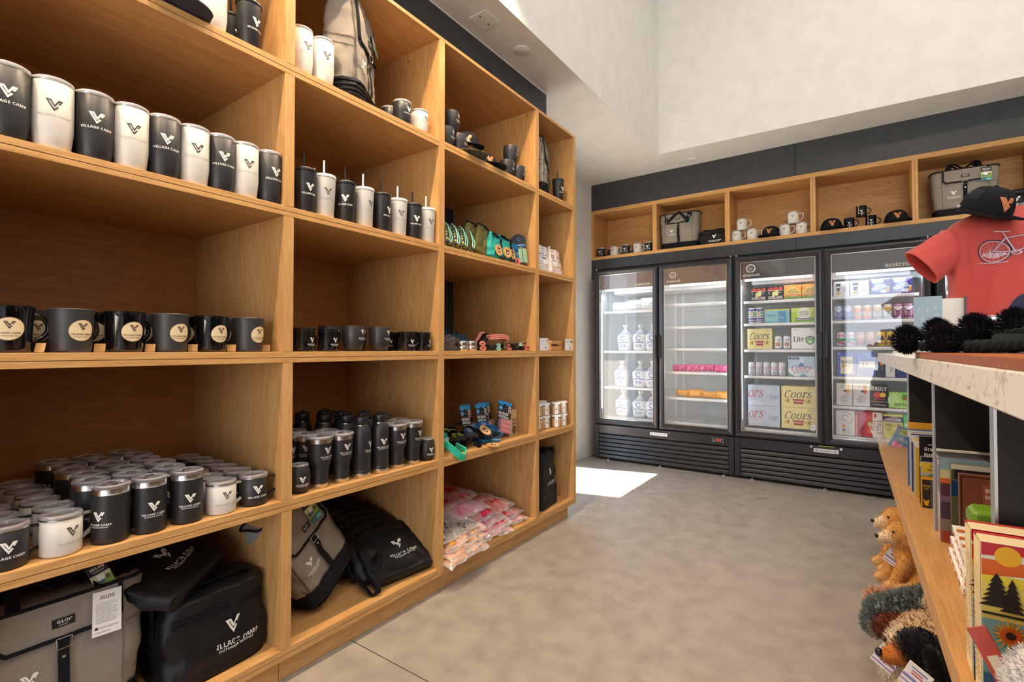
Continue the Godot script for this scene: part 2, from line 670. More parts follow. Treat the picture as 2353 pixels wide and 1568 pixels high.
const CEIL := 2.805
func setting() -> void:
	# floor: concrete slabs with saw-cut joints
	var f := Node3D.new()
	f.name = "floor"
	add_child(f)
	f.set_meta("kind", "structure")
	var xs := [-0.95, 1.95, 5.3]
	var zs := [-5.75, -1.19, 2.0, 4.3]
	for i in 2:
		for j in 3:
			obj("slab", span(Vector3(xs[i] + 0.002, -0.12, zs[j] + 0.002), Vector3(xs[i + 1] - 0.002, 0, zs[j + 1] - 0.002), 0.0015), M.floor, f)
	obj("joint_filler", span(Vector3(-0.95, -0.1, -5.75), Vector3(5.3, -0.005, 4.3)), mat("#6c6660", 0.9), f)
	# side wall with the glass door beyond the shelving
	var w := Node3D.new()
	w.name = "wall_left"
	add_child(w)
	w.set_meta("kind", "structure")
	var X0 := -0.87
	var X1 := -0.735
	obj("plaster", span(Vector3(X0, 0, -4.14), Vector3(X1, 5.1, -5.75)), M.white_wall, w)
	obj("plaster", span(Vector3(X0, 2.06, -3.17), Vector3(X1, 5.1, -4.14)), M.white_wall, w)
	obj("plaster", span(Vector3(X0, 0, 4.3), Vector3(X1, 5.1, -3.17)), M.white_wall, w)
	var d := Node3D.new()
	d.name = "window_1"
	add_child(d)
	d.set_meta("kind", "structure")
	for e in [[-3.17, -3.226], [-4.084, -4.14]]:
		obj("frame", span(Vector3(-0.84, 0.0, e[0]), Vector3(-0.78, 2.06, e[1])), M.black_plastic, d)
	for e in [[0.0, 0.06], [2.0, 2.06]]:
		obj("frame", span(Vector3(-0.84, e[0], -3.226), Vector3(-0.78, e[1], -4.084)), M.black_plastic, d)
	obj("pane", span(Vector3(-0.813, 0.06, -3.226), Vector3(-0.807, 2.0, -4.084)), M.clear, d)
	# wall behind the coolers
	struct("wall_back", span(Vector3(-0.87, 0, -5.6), Vector3(5.3, 5.1, -5.75)), M.dark_wall)
	# black panelled bulkhead above and below the display niche
	var b := Node3D.new()
	b.name = "wall_bulkhead"
	add_child(b)
	b.set_meta("kind", "structure")
	var zf := -4.684
	var jx := [-0.735, 1.12, 2.95, 5.2]
	for i in 3:
		obj("panel", span(Vector3(jx[i] + 0.001, 2.534, zf), Vector3(jx[i + 1] - 0.001, CEIL, zf - 0.03), 0.001), M.black_panel, b)
		obj("panel", span(Vector3(jx[i] + 0.001, 1.92, zf), Vector3(jx[i + 1] - 0.001, 2.0205, zf - 0.03), 0.001), M.black_panel, b)
	obj("plinth", span(Vector3(-0.735, 1.9, zf - 0.03), Vector3(5.2, 2.0205, -5.6)), M.dark_wall, b)
	obj("backing", span(Vector3(-0.735, 2.534, zf - 0.03), Vector3(5.2, CEIL, -5.6)), M.dark_wall, b)
	obj("fin", span(Vector3(-0.734, 1.82, zf), Vector3(-0.70, 1.92, zf - 0.03)), M.black_panel, b)
	# black panel above the shelving
	struct("wall_panel", span(Vector3(-0.155, 2.527, -2.82), Vector3(-0.185, CEIL, 4.2)), M.black_panel)
	struct("wall_panel_return", span(Vector3(-0.185, 2.527, -2.82), Vector3(-0.735, CEIL, -2.79)), M.black_panel)
	struct("trim_1", span(Vector3(-0.153, CEIL - 0.006, -2.82), Vector3(-0.156, CEIL, 4.2)), M.white_wall)
	# soffit and the raised ceiling
	var c := Node3D.new()
	c.name = "ceiling"
	add_child(c)
	c.set_meta("kind", "structure")
	var m := MB.new()
	m.box(Vector3((-0.87 + 0.12) / 2, CEIL + 0.05, -0.6), Vector3(0.99, 0.1, 9.8))
	obj("soffit", m.mesh(), M.white_wall, c)
	var sf := MB.new()
	sf.plate(PackedVector2Array([Vector2(0.12, 4.261), Vector2(5.25, 4.463), Vector2(5.25, 5.7), Vector2(0.12, 5.7)]), 0, 0.1)
	var so := obj("soffit", sf.mesh(), M.white_wall, c)
	so.transform = Transform3D(Basis(Vector3(1, 0, 0), Vector3(0, 0, -1), Vector3(0, 1, 0)), Vector3(0, CEIL, 0))
	var rise := MB.new()
	rise.box(Vector3(0.06, 3.955, 0.0), Vector3(0.12, 2.1, 8.52))
	obj("well_side", rise.mesh(), M.white_wall, c)
	var bk := MB.new()
	bk.plate(PackedVector2Array([Vector2(0.0, 4.2573), Vector2(5.25, 4.464), Vector2(5.25, 4.6), Vector2(0.0, 4.6)]), 0.06, 2.2)
	var wb := obj("well_back", bk.mesh(), M.white_wall, c)
	wb.transform = Transform3D(Basis(Vector3(1, 0, 0), Vector3(0, 0, -1), Vector3(0, 1, 0)), Vector3(0, CEIL, 0))
	var gap := MB.new()
	gap.box(Vector3(2.6, 5.05, 0), Vector3(5.4, 0.1, 9.4))
	obj("raised_ceiling", gap.mesh(), M.white_wall, c)
	# plates and caps set in the soffit
	var pl := thing("blank_plate", "square white cover plate with two screws in the soffit over the shelving", "cover plate", Vector3(-0.027, CEIL, -1.99))
	obj("plate", span(Vector3(-0.055, -0.006, -0.06), Vector3(0.055, 0, 0.06), 0.002), M.white_wall, pl)
	for s in [-1, 1]:
		obj("screw", lathe_mesh([Vector2(0.0001, -0.008), Vector2(0.004, -0.0075), Vector2(0.005, -0.006)], 12), M.black_plastic, pl).position = Vector3(0, 0, s * 0.035)
	for e in [["round white cap in the soffit above the third shelving bay", Vector3(-0.016, CEIL, -2.316), 0.045], ["small round white cap in the soffit above the coolers", Vector3(0.335, CEIL, -4.55), 0.045]]:
		var k := thing("sprinkler_cap", e[0], "sprinkler cap", e[1], 0.0)
		obj("cap", lathe_mesh([Vector2(0.0001, -0.007), Vector2(e[2] - 0.004, -0.007), Vector2(e[2], -0.004), Vector2(e[2], 0)], 32), M.white_wall, k)
	# walls out of the picture: right-hand side and an unseen window behind the camera
	struct("wall_right", span(Vector3(5.2, 0, -5.75), Vector3(5.3, 5.1, 4.3)), M.white_wall)
	var fr := Node3D.new()
	fr.name = "wall_front"
	add_child(fr)
	fr.set_meta("kind", "structure")
	for e in [[Vector3(-0.87, 0, 4.2), Vector3(1.2, 5.1, 4.3)], [Vector3(4.6, 0, 4.2), Vector3(5.2, 5.1, 4.3)], [Vector3(1.2, 2.75, 4.2), Vector3(4.6, 5.1, 4.3)], [Vector3(1.2, 0, 4.2), Vector3(4.6, 0.2, 4.3)]]:
		obj("plaster", span(e[0], e[1]), M.white_wall, fr)
	var w2 := Node3D.new()  # window out of view, placed behind the camera to let daylight in
	w2.name = "window_2"
	add_child(w2)
	w2.set_meta("kind", "structure")
	for x in [1.23, 2.9, 4.57]:
		obj("mullion", span(Vector3(x - 0.03, 0.2, 4.22), Vector3(x + 0.03, 2.75, 4.28)), M.black_plastic, w2)
	obj("pane", span(Vector3(1.2, 0.2, 4.247), Vector3(4.6, 2.75, 4.253)), M.clear, w2)
	# baseboard of the side wall, and the ground outside
	struct("baseboard_left", span(Vector3(-0.735, 0, -4.16), Vector3(-0.722, 0.1, -5.6), 0.003), mat("#d2d5d3", 0.5))
	struct("ground", span(Vector3(-40, -0.4, -40), Vector3(40, -0.13, 40)), mat("#b9ae98", 0.9))

# ---------------------------------------------------------------- the tall shelving on the left
const SY := [0.114, 0.600, 1.0884, 1.572, 2.051]      # shelf tops, lowest first
const SB := [0.078, 0.562, 1.052, 1.539, 2.016]       # their undersides
const BAYS := [[-0.17, -0.895], [-0.9306, -1.628], [-1.6648, -2.4414], [-2.4773, -2.906]]
const BACK := -0.645
func shelving() -> void:
	var s := thing("shelving_unit", "tall oak shelving unit of four bays and five rows along the side wall", "shelving", Vector3.ZERO)
	var put := func(called: String, a: Vector3, b: Vector3, mt: String) -> void: obj(called, span(a, b, 0.0012), M[mt], s)
	var sec := [[-0.134, -1.628], [-1.6648, -2.4414], [-2.4773, -2.906]]
	for q in sec:
		for i in 5:
			var mid: float = lerpf(SB[i], SY[i], 0.46)
			put.call("shelf_board", Vector3(BACK, mid + 0.0006, q[0]), Vector3(0, SY[i], q[1]), "wood_z")
			put.call("shelf_board", Vector3(BACK, SB[i], q[0]), Vector3(0, mid - 0.0006, q[1]), "wood_z")
			obj("seam", span(Vector3(BACK, mid - 0.002, q[0]), Vector3(-0.002, mid + 0.002, q[1])), M.seam, s)
	put.call("top_board", Vector3(BACK, 2.508, -0.134), Vector3(0, 2.525, -2.938), "wood_z")
	for d in [[-0.134, -0.17], [-0.895, -0.9306]]:
		for i in 5:
			put.call("divider", Vector3(BACK, SY[i], d[0]), Vector3(0, (SB[i + 1] if i < 4 else 2.508), d[1]), "wood_y")
	for d in [[-1.628, -1.6648], [-2.4414, -2.4773]]:
		put.call("divider", Vector3(BACK, SB[0], d[0]), Vector3(0.0005, 2.508, d[1]), "wood_y")
	put.call("end_panel", Vector3(BACK - 0.01, SB[0], -2.906), Vector3(0.0005, 2.508, -2.938), "wood_y")
	for b in 4:
		for i in 5:
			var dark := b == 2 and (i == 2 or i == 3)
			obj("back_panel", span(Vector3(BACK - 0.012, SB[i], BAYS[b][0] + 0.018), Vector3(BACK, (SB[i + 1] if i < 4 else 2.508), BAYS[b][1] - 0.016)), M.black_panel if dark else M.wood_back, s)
	# plinth boards set back under the lowest shelf
	for q in [[-0.15, -0.905], [-0.907, -2.05], [-2.052, -2.88]]:
		put.call("plinth_board", Vector3(-0.055, 0.0, q[0]), Vector3(-0.03, SB[0] - 0.001, q[1]), "wood_z")
	put.call("plinth_return", Vector3(BACK, 0.0, -2.86), Vector3(-0.055, SB[0] - 0.001, -2.88), "wood_z")
	# screw caps in the sides
	for q in [[-2.4405, 2.49, -0.06], [-1.6275, 2.47, -0.2]]:
		var k := obj("screw_cap", lathe_mesh([Vector2(0.0001, 0.0012), Vector2(0.007, 0.001), Vector2(0.008, 0)], 14), M.wood_back, s)
		k.position = Vector3(q[2], q[1], q[0])
		k.rotation.x = PI / 2

# ---------------------------------------------------------------- the display niche over the coolers
const NX := [-0.735, 5.2]
const NB := [[-0.707, -0.085], [-0.045, 0.572], [0.612, 1.226], [1.263, 1.873], [1.909, 2.52], [2.56, 3.17], [3.21, 3.82]]
func niche() -> void:
	var s := thing("display_niche", "long oak display niche of open compartments in the black wall above the coolers", "shelving", Vector3.ZERO)
	var zf := -4.684
	var zb := -5.02
	obj("top_board", span(Vector3(-0.735, 2.497, zf + 0.001), Vector3(3.86, 2.534, zb), 0.0012), M.wood_x, s)
	obj("bottom_board", span(Vector3(-0.735, 2.0205, zf + 0.001), Vector3(3.86, 2.052, zb), 0.0012), M.wood_x, s)
	obj("back_panel", span(Vector3(-0.735, 2.0205, zb), Vector3(3.86, 2.534, zb - 0.012)), M.wood_x, s)
	obj("divider", span(Vector3(-0.735, 2.052, zf + 0.001), Vector3(-0.707, 2.497, zb), 0.0012), M.wood_y, s)
	for i in 7:
		var a: float = NB[i][1]
		var b: float = NB[i + 1][0] if i < 6 else 3.86
		if i == 2 or i == 3:
			var h := (a + b) / 2
			obj("divider", span(Vector3(a, 2.052, zf + 0.001), Vector3(h - 0.0005, 2.497, zb), 0.0012), M.wood_y, s)
			obj("divider", span(Vector3(h + 0.0005, 2.052, zf + 0.001), Vector3(b, 2.497, zb), 0.0012), M.wood_y, s)
		else:
			obj("divider", span(Vector3(a, 2.052, zf + 0.001), Vector3(b, 2.497, zb), 0.0012), M.wood_y, s)
		for k in [0.35, 0.8]:
			var sc := obj("screw_cap", lathe_mesh([Vector2(0.0001, 0.0012), Vector2(0.007, 0.001), Vector2(0.008, 0)], 14), M.wood_back, s)
			sc.position = Vector3(lerpf(NB[i][0], NB[i][1], k), 2.45, zb)
			sc.rotation.x = PI / 2

# ---------------------------------------------------------------- glass-door coolers
const FZ := -4.55     # plane of the door fronts
func bar(b: MB, a: Vector3, d: Vector3, inward: Vector3, wd: float) -> void:
	# one mitred rail of a door frame with a hollow, rounded face
	var prof := [Vector2(0, -0.03), Vector2(0, 0.0), Vector2(0.006, 0.006), Vector2(0.018, 0.008), Vector2(0.030, 0.004), Vector2(wd - 0.008, 0.002), Vector2(wd, -0.004), Vector2(wd, -0.03)]
	var t := (d - a).normalized()
	var rows := []
	for q in prof:
		rows.append(PackedVector3Array([a + inward * q.x + t * q.x + Vector3(0, 0, q.y), d + inward * q.x - t * q.x + Vector3(0, 0, q.y)]))
	for i in prof.size() - 1:
		b.grid([rows[i + 1], rows[i]])
func make_fridges() -> void:
	M.fridge_black = mat("#232427", 0.32)
	M.fridge_front = tri_mat(noise_tex(0.05, [[0.0, "#242528"], [1.0, "#2e2f33"]], 256, 3, 12), Vector3.ONE * 3, 0.3)
	M.liner = mat("#d3dcdd", 0.4)
	M.rail_white = mat("#f2f4f4", 0.35)
	M.header = mat("#3c3a3b", 0.3)
	M.header_brown = mat("#6d5a4e", 0.3)
	M.glass = mat(Color(1, 1, 1, 0.02), 0.0, 0.0, {"transparency": BaseMaterial3D.TRANSPARENCY_ALPHA})
	var ys1 := [[1.477, 1.081, 0.722], [1.52, 1.307, 1.106, 0.889, 0.651]]
	var ys2 := [[1.509, 1.317, 1.095, 0.872], [1.511, 1.321, 1.116, 0.884, 0.656]]
	fridge(0.0115, "first", "two-door glass merchandiser with bagged ice, standing by the white wall", ys1, true)
	fridge(1.3165, "second", "two-door glass merchandiser full of beer cartons and cans beside the ice cooler", ys2, false)
	fridge(2.638, "third", "glass merchandiser mostly hidden behind the red shirt", ys2, false)
func fridge(cx: float, which: String, label: String, ys: Array, first: bool) -> void:
	var f := thing("cooler", label, "refrigerator", Vector3(cx, 0, FZ))
	var hw := 0.65
	var zb := -0.72
	# shell
	var sh := MB.new()
	for s in [-1, 1]:
		sh.box(Vector3(s * (hw - 0.02), 0.96, (zb - 0.035) / 2), Vector3(0.04, 1.87, -zb - 0.035), 0.002)
	sh.box(Vector3(0, 1.86, (zb - 0.035) / 2), Vector3(hw * 2 - 0.08, 0.05, -zb - 0.035))
	sh.box(Vector3(0, 1.0, zb + 0.02), Vector3(hw * 2 - 0.08, 1.7, 0.04))
	sh.box(Vector3(0, 0.19, (zb - 0.06) / 2), Vector3(hw * 2 - 0.08, 0.33, -zb - 0.06))
	sh.box(Vector3(0, 1.1, -0.055), Vector3(0.05, 1.5, 0.03))
	obj("cabinet", sh.mesh(), M.fridge_black, f)
	var ln := MB.new()
	for s in [-1, 1]:
		ln.box(Vector3(s * (hw - 0.043), 1.1, (zb - 0.05) / 2), Vector3(0.006, 1.48, -zb - 0.09))
	ln.box(Vector3(0, 1.1, zb + 0.044), Vector3(hw * 2 - 0.09, 1.48, 0.006))
	ln.box(Vector3(0, 0.362, (zb - 0.05) / 2), Vector3(hw * 2 - 0.09, 0.012, -zb - 0.09))
	ln.box(Vector3(0, 1.755, (zb - 0.05) / 2), Vector3(hw * 2 - 0.09, 0.012, -zb - 0.09))
	obj("liner", ln.mesh(), M.liner, f)
	# evaporator cover with louvres, and shelf standards on the back
	var ev := MB.new()
	ev.box(Vector3(0, 1.70, -0.40), Vector3(1.1, 0.08, 0.32), 0.01)
	for s in [-1, 1]:
		for i in 4:
			ev.box(Vector3(s * 0.3 - 0.06 + i * 0.04, 1.659, -0.3), Vector3(0.03, 0.004, 0.06))
	obj("fan_cover", ev.mesh(), M.rail_white, f)
	var sd := MB.new()
	for x in [-0.58, -0.04, 0.04, 0.58]:
		sd.box(Vector3(x, 1.07, zb + 0.052), Vector3(0.025, 1.36, 0.01))
		for i in 40:
			sd.box(Vector3(x, 0.43 + i * 0.032, zb + 0.0575), Vector3(0.008, 0.012, 0.003))
	obj("shelf_standard", sd.mesh(), M.rail_white, f)
	# unseen light strips behind the door frames, placed to light the goods
	for s in [-1, 1]:
		obj("unseen_light_strip", span(Vector3(s * 0.33 - 0.25, 1.68, -0.085), Vector3(s * 0.33 + 0.25, 1.70, -0.11), 0.006), mat("#ffffff", 0.5, 0.0, {"emission_enabled": true, "emission": Color("#f4f9ff"), "emission_energy_multiplier": 2.0}), f)
		area("unseen_cooler_light", Vector3(cx + s * 0.33, 1.655, FZ - 0.10), Vector3(cx + s * 0.33, 0.9, FZ - 0.28), Vector2(0.5, 0.06), COOLER, Color("#f1f7ff"))
		area("unseen_cooler_light", Vector3(cx + s * 0.595, 1.1, FZ - 0.075), Vector3(cx + s * 0.2, 1.1, FZ - 0.5), Vector2(0.03, 1.2), COOLER * 0.6, Color("#f1f7ff"))
		obj("unseen_light_strip", span(Vector3(s * 0.6, 0.5, -0.065), Vector3(s * 0.607, 1.65, -0.08)), mat("#ffffff", 0.5, 0.0, {"emission_enabled": true, "emission": Color("#f4f9ff"), "emission_energy_multiplier": 2.0}), f)
	# shelves: wire grid with a white price rail
	for s in 2:
		var x0 := -0.585 if s == 0 else 0.04
		var x1 := -0.04 if s == 0 else 0.585
		for y in ys[s] + [0.425]:
			var b := MB.new()
			b.box(Vector3((x0 + x1) / 2, y - 0.012, -0.088), Vector3(x1 - x0, 0.022, 0.006), 0.002)
			b.box(Vector3((x0 + x1) / 2, y - 0.016, -0.62), Vector3(x1 - x0, 0.006, 0.006))
			var n := 20
			for i in n + 1:
				b.box(Vector3(lerpf(x0, x1, float(i) / n), y - 0.0025, -0.355), Vector3(0.004, 0.004, 0.53))
			b.box(Vector3((x0 + x1) / 2, y - 0.006, -0.355), Vector3(x1 - x0, 0.004, 0.006))
			var w := obj("wire_shelf", b.mesh(), M.rail_white, f)
			var q := Ink.new()
			q.ink("#8d9499")
			for i in 30:
				var x := lerpf(x0, x1, (i + 0.25) / 30.0)
				q.rect(x, y - 0.0165, x + 0.008, y - 0.0145)
			obj("rail_slots", q.mesh(on_flat(Vector3(0, 0, -0.085), Vector3.RIGHT, Vector3.UP)), M.print, w)
	# doors
	for s in [-1, 1]:
		var dr := Node3D.new()
		dr.name = "door"
		f.add_child(dr, true)
		var x0 := -0.645 if s < 0 else 0.006
		var x1 := -0.006 if s < 0 else 0.645
		var y0 := 0.355
		var y1 := 1.88
		var b := MB.new()
		bar(b, Vector3(x0, y0, 0), Vector3(x1, y0, 0), Vector3.UP, 0.052)
		bar(b, Vector3(x1, y1, 0), Vector3(x0, y1, 0), Vector3.DOWN, 0.046)
		bar(b, Vector3(x0, y1, 0), Vector3(x0, y0, 0), Vector3.RIGHT, 0.045)
		bar(b, Vector3(x1, y0, 0), Vector3(x1, y1, 0), Vector3.LEFT, 0.045)
		obj("frame", b.mesh(), M.fridge_front, dr)
		var gx0 := x0 + 0.044
		var gx1 := x1 - 0.044
		obj("glass", span(Vector3(gx0, 0.406, -0.012), Vector3(gx1, 1.835, -0.016)), M.glass, dr)
		obj("gasket", frame_mesh(gx0, 0.406, gx1, 1.835, 0.007, -0.008, -0.02), M.chrome, dr)
		obj("header", span(Vector3(gx0, 1.69, -0.0165), Vector3(gx1, 1.835, -0.020)), M.header_brown if first else M.header, dr)
		var q := Ink.new()
		q.ink("#d7d3cd")
		if s > 0:
			q.text("MARKETEER", gx1 - 0.13, 1.715, 0.17, 0.022, true, "Droid Serif")
			q.text("TM", gx1 - 0.034, 1.727, 0.012, 0.006)
		else:
			q.ring(gx0 + 0.085, 1.777, 0.03, 0.005)
			for i in 14:
				var a := -PI * 0.35 + i * PI * 1.7 / 13.0
				q.disc(gx0 + 0.085 + cos(a) * 0.0335, 1.777 + sin(a) * 0.0335, 0.006, 0.004, 8)
			q.text("BA", gx0 + 0.085, 1.777, 0.03, 0.026, false, "Droid Serif")
			q.text("BEVERAGE-AIR", gx0 + 0.088, 1.72, 0.125, 0.016, true, "Droid Serif")
		if first:
			# this one carries the two marks the other way round
			q = Ink.new()
			q.ink("#d7d3cd")
			if s < 0:
				q.text("MARKETEER", gx1 - 0.105, 1.715, 0.15, 0.02, true, "Droid Serif")
			else:
				q.ring(gx0 + 0.085, 1.777, 0.026, 0.005)
				q.text("BA", gx0 + 0.085, 1.777, 0.028, 0.024, false, "Droid Serif")
				q.text("BEVERAGE-AIR", gx0 + 0.088, 1.72, 0.125, 0.016, true, "Droid Serif")
		obj("header_print", q.mesh(on_flat(Vector3(0, 0, -0.0115), Vector3.RIGHT, Vector3.UP)), M.print, dr)
		# pull grip let into the meeting rail
		var hx := -0.02 if s < 0 else 0.02
		var h := MB.new()
		h.box(Vector3(hx, 1.12, 0.012), Vector3(0.026, 0.215, 0.02), 0.008)
		h.box(Vector3(hx * 0.55, 1.12, 0.024), Vector3(0.008, 0.16, 0.006), 0.002)
		obj("handle", h.mesh(), M.black_plastic, dr)
		obj("hinge", span(Vector3(s * 0.615 - 0.03, 1.88, -0.02), Vector3(s * 0.615 + 0.03, 1.886, 0.0), 0.002), M.black_plastic, dr)
		obj("hinge_pin", lathe_mesh([Vector2(0.0001, 1.905), Vector2(0.007, 1.901), Vector2(0.007, 1.886)], 12), M.chrome, dr).position = Vector3(s * 0.63, 0, -0.01)
	# lower front with louvres
	obj("corner_post", span(Vector3(-hw, 0.022, -0.03), Vector3(-0.607, 0.345, 0.002), 0.003), M.fridge_front, f)
	obj("corner_post", span(Vector3(0.607, 0.022, -0.03), Vector3(hw, 0.345, 0.002), 0.003), M.fridge_front, f)
	obj("front_panel", span(Vector3(-0.606, 0.262, -0.03), Vector3(0.606, 0.345, 0.0), 0.003), M.fridge_front, f)
	obj("grille_back", span(Vector3(-0.606, 0.025, -0.05), Vector3(0.606, 0.262, -0.032)), M.black_plastic, f)
	for i in 6:
		var b := MB.new()
		var y := 0.222 - i * 0.039
		var rows := []
		for e in [[-0.014, -0.03], [0.0, 0.0], [0.003, 0.001], [0.026, -0.006], [0.032, -0.012], [0.034, -0.03]]:
			rows.append(PackedVector3Array([Vector3(-0.603, y + e[0], e[1]), Vector3(0.603, y + e[0], e[1])]))
		rows.reverse()
		b.grid(rows)
		obj("slat", b.mesh(), M.fridge_front, f)
	# badge, locks, feet
	var bx := 0.0 if first else 0.008
	var bg := obj("badge", span(Vector3(bx - 0.083, 0.29, 0.0), Vector3(bx + 0.083, 0.322, 0.003), 0.001), M.chrome, f)
	var q2 := Ink.new()
	q2.ink("#e9e7e6").rect(-0.08, -0.0135, 0.08, 0.0135).ink("#7d8fc0").disc(-0.064, 0, 0.0105).ink("#e9e7e6").ring(-0.064, 0, 0.0065, 0.0015).ink("#24222a").text("BEVERAGE-AIR", 0.013, 0, 0.118, 0.0125, true, "Droid Serif")
	obj("lettering", q2.mesh(on_flat(Vector3(bx, 0.306, 0.003), Vector3.RIGHT, Vector3.UP)), M.print, bg)
	for s in [-1, 1]:
		var lk := obj("lock", lathe_mesh([Vector2(0.0001, 0.012), Vector2(0.004, 0.012), Vector2(0.0045, 0.009), Vector2(0.010, 0.009), Vector2(0.011, 0.006), Vector2(0.011, 0)], 16), M.chrome, f)
		lk.transform = Transform3D(Basis(Vector3.RIGHT, PI / 2), Vector3(bx + s * 0.098, 0.332, 0.0))
	if not first:
		obj("yellow_label", span(Vector3(-0.04, 0.340, 0.0), Vector3(0.06, 0.3445, 0.0015)), mat("#c8c04a", 0.6), f)
	for x in [-0.52, 0.0, 0.56]:
		obj("foot", lathe_mesh([Vector2(0.0001, 0), Vector2(0.02, 0), Vector2(0.02, 0.006), Vector2(0.007, 0.008), Vector2(0.007, 0.04)], 14), M.chrome, f).position = Vector3(x, 0, -0.04)
	if first:
		var dp := obj("thermostat", span(Vector3(0.466, 0.278, 0.0), Vector3(0.576, 0.334, 0.006), 0.004), M.black_plastic, f)
		var q := Ink.new()
		q.ink("#3a3b3f").rect(-0.05, -0.024, 0.05, 0.024).ink("#cfcfcf").disc(-0.04, 0.01, 0.003, -1, 10).disc(0.04, 0.012, 0.003, -1, 10).disc(-0.034, -0.008, 0.004, -1, 10).disc(0.04, -0.012, 0.003, -1, 10)
		obj("face", q.mesh(on_flat(Vector3(0.521, 0.306, 0.006), Vector3.RIGHT, Vector3.UP)), M.print, dp)
		var q3 := Ink.new()
		q3.ink("#ffffff").text("-03", 0.0, 0.003, 0.05, 0.022, true, "Droid Sans Mono")
		obj("digits", q3.mesh(on_flat(Vector3(0.521, 0.306, 0.0068), Vector3.RIGHT, Vector3.UP)), mat("#ff4a3a", 0.5, 0.0, {"emission_enabled": true, "emission": Color("#ff3a2c"), "emission_energy_multiplier": 1.2}), dp)
const COOLER := 0.065
func frame_mesh(x0: float, y0: float, x1: float, y1: float, w: float, za: float, zb: float) -> ArrayMesh:
	var b := MB.new()
	b.box(Vector3((x0 + x1) / 2, y0 + w / 2, (za + zb) / 2), Vector3(x1 - x0, w, za - zb), 0.001)
	b.box(Vector3((x0 + x1) / 2, y1 - w / 2, (za + zb) / 2), Vector3(x1 - x0, w, za - zb), 0.001)
	b.box(Vector3(x0 + w / 2, (y0 + y1) / 2, (za + zb) / 2), Vector3(w, y1 - y0 - 2 * w, za - zb), 0.001)
	b.box(Vector3(x1 - w / 2, (y0 + y1) / 2, (za + zb) / 2), Vector3(w, y1 - y0 - 2 * w, za - zb), 0.001)
	return b.mesh()

# ---------------------------------------------------------------- the counter on the right; its own frame: x to its inside, z back towards the camera
var CB := Basis(Vector3.UP, deg_to_rad(0.99))
var CO := Vector3(1.55, 0, 0) + CB * Vector3(0.141, 0, 0)
func cpt(a: float, y: float, t: float) -> Vector3:
	return CO + CB * Vector3(a, y, -t)
func counter() -> void:
	M.quartz = tri_mat(noise_tex(0.008, [[0.0, "#e9e7e2"], [0.46, "#ebe9e5"], [0.495, "#b9b1a4"], [0.51, "#cfc9c0"], [0.54, "#eceae6"], [1.0, "#e6e4df"]], 1024, 5, 33, 70.0), Vector3(1.6, 1.6, 1.1), 0.25, false)
	M.counter_oak = M.wood_z.duplicate()
	M.counter_oak.uv1_world_triplanar = false
	M.counter_oak.uv2_world_triplanar = false
	M.tray_oak = M.counter_oak.duplicate()
	M.tray_oak.albedo_color = Color("#c08a5c")
	M.black_laminate = mat("#1d1c1e", 0.6)
	M.alu = mat("#b9bdbf", 0.4, 0.8)
	var c := thing("counter", "shop counter with white veined slab and an oak shelf below", "counter", CO, deg_to_rad(0.99))
	obj("slab", span(Vector3(0, 1.0262, -3.52), Vector3(0.75, 1.0747, 0.6), 0.003), M.quartz, c)
	obj("shelf_board", span(Vector3(0.0, 0.53, -3.5), Vector3(0.46, 0.579, 0.6), 0.002), M.counter_oak, c)
	obj("base_board", span(Vector3(0.0, 0.07, -3.5), Vector3(0.46, 0.115, 0.6), 0.002), M.counter_oak, c)
	obj("toe_board", span(Vector3(0.06, 0.0, -3.44), Vector3(0.08, 0.07, 0.6)), M.counter_oak, c)
	obj("back_panel", span(Vector3(0.46, 0.0, -3.5), Vector3(0.48, 1.0262, 0.6)), M.black_laminate, c)
	obj("end_panel", span(Vector3(0.12, 0.579, -2.62), Vector3(0.46, 1.0262, -2.60)), M.black_laminate, c)

# ---------------------------------------------------------------- drinkware
var protos := {}
func place(kind: String, called: String, label: String, cat: String, at: Vector3, turn: float, group: String, build = null) -> Node3D:
	if protos.has(kind):
		return dup(protos[kind], label, at, turn, group)
	var t := thing(called, label, cat, at, turn, group)
	build.call(t)
	protos[kind] = t
	return t
func logo_part(t: Node3D, f: Callable, y: float, w: float, c: String, second := false, thin := false) -> void:
	var q := curved()
	q.ink(c)
	if thin:
		q.vee(0, y + w * 0.36, w * 0.50, 0.085)
		q.text("VILLAGE CAMP", 0, y, w, w * 0.085)
	else:
		q.logo(0, y, w, second)
	obj("logo", q.mesh(f), M.print, t)
func rim_lid(t: Node3D, r: float, y: float, lid: Material) -> void:
	obj("rim", lathe_mesh([Vector2(r - 0.001, y - 0.006), Vector2(r + 0.0015, y - 0.004), Vector2(r + 0.0018, y), Vector2(r - 0.0005, y + 0.0025), Vector2(r - 0.003, y)], 28), M.steel, t)
	obj("lid", lathe_mesh([Vector2(r + 0.0005, y + 0.001), Vector2(r + 0.001, y + 0.005), Vector2(r - 0.002, y + 0.007), Vector2(r - 0.006, y + 0.003), Vector2(0.0001, y + 0.002)], 28), lid, t)
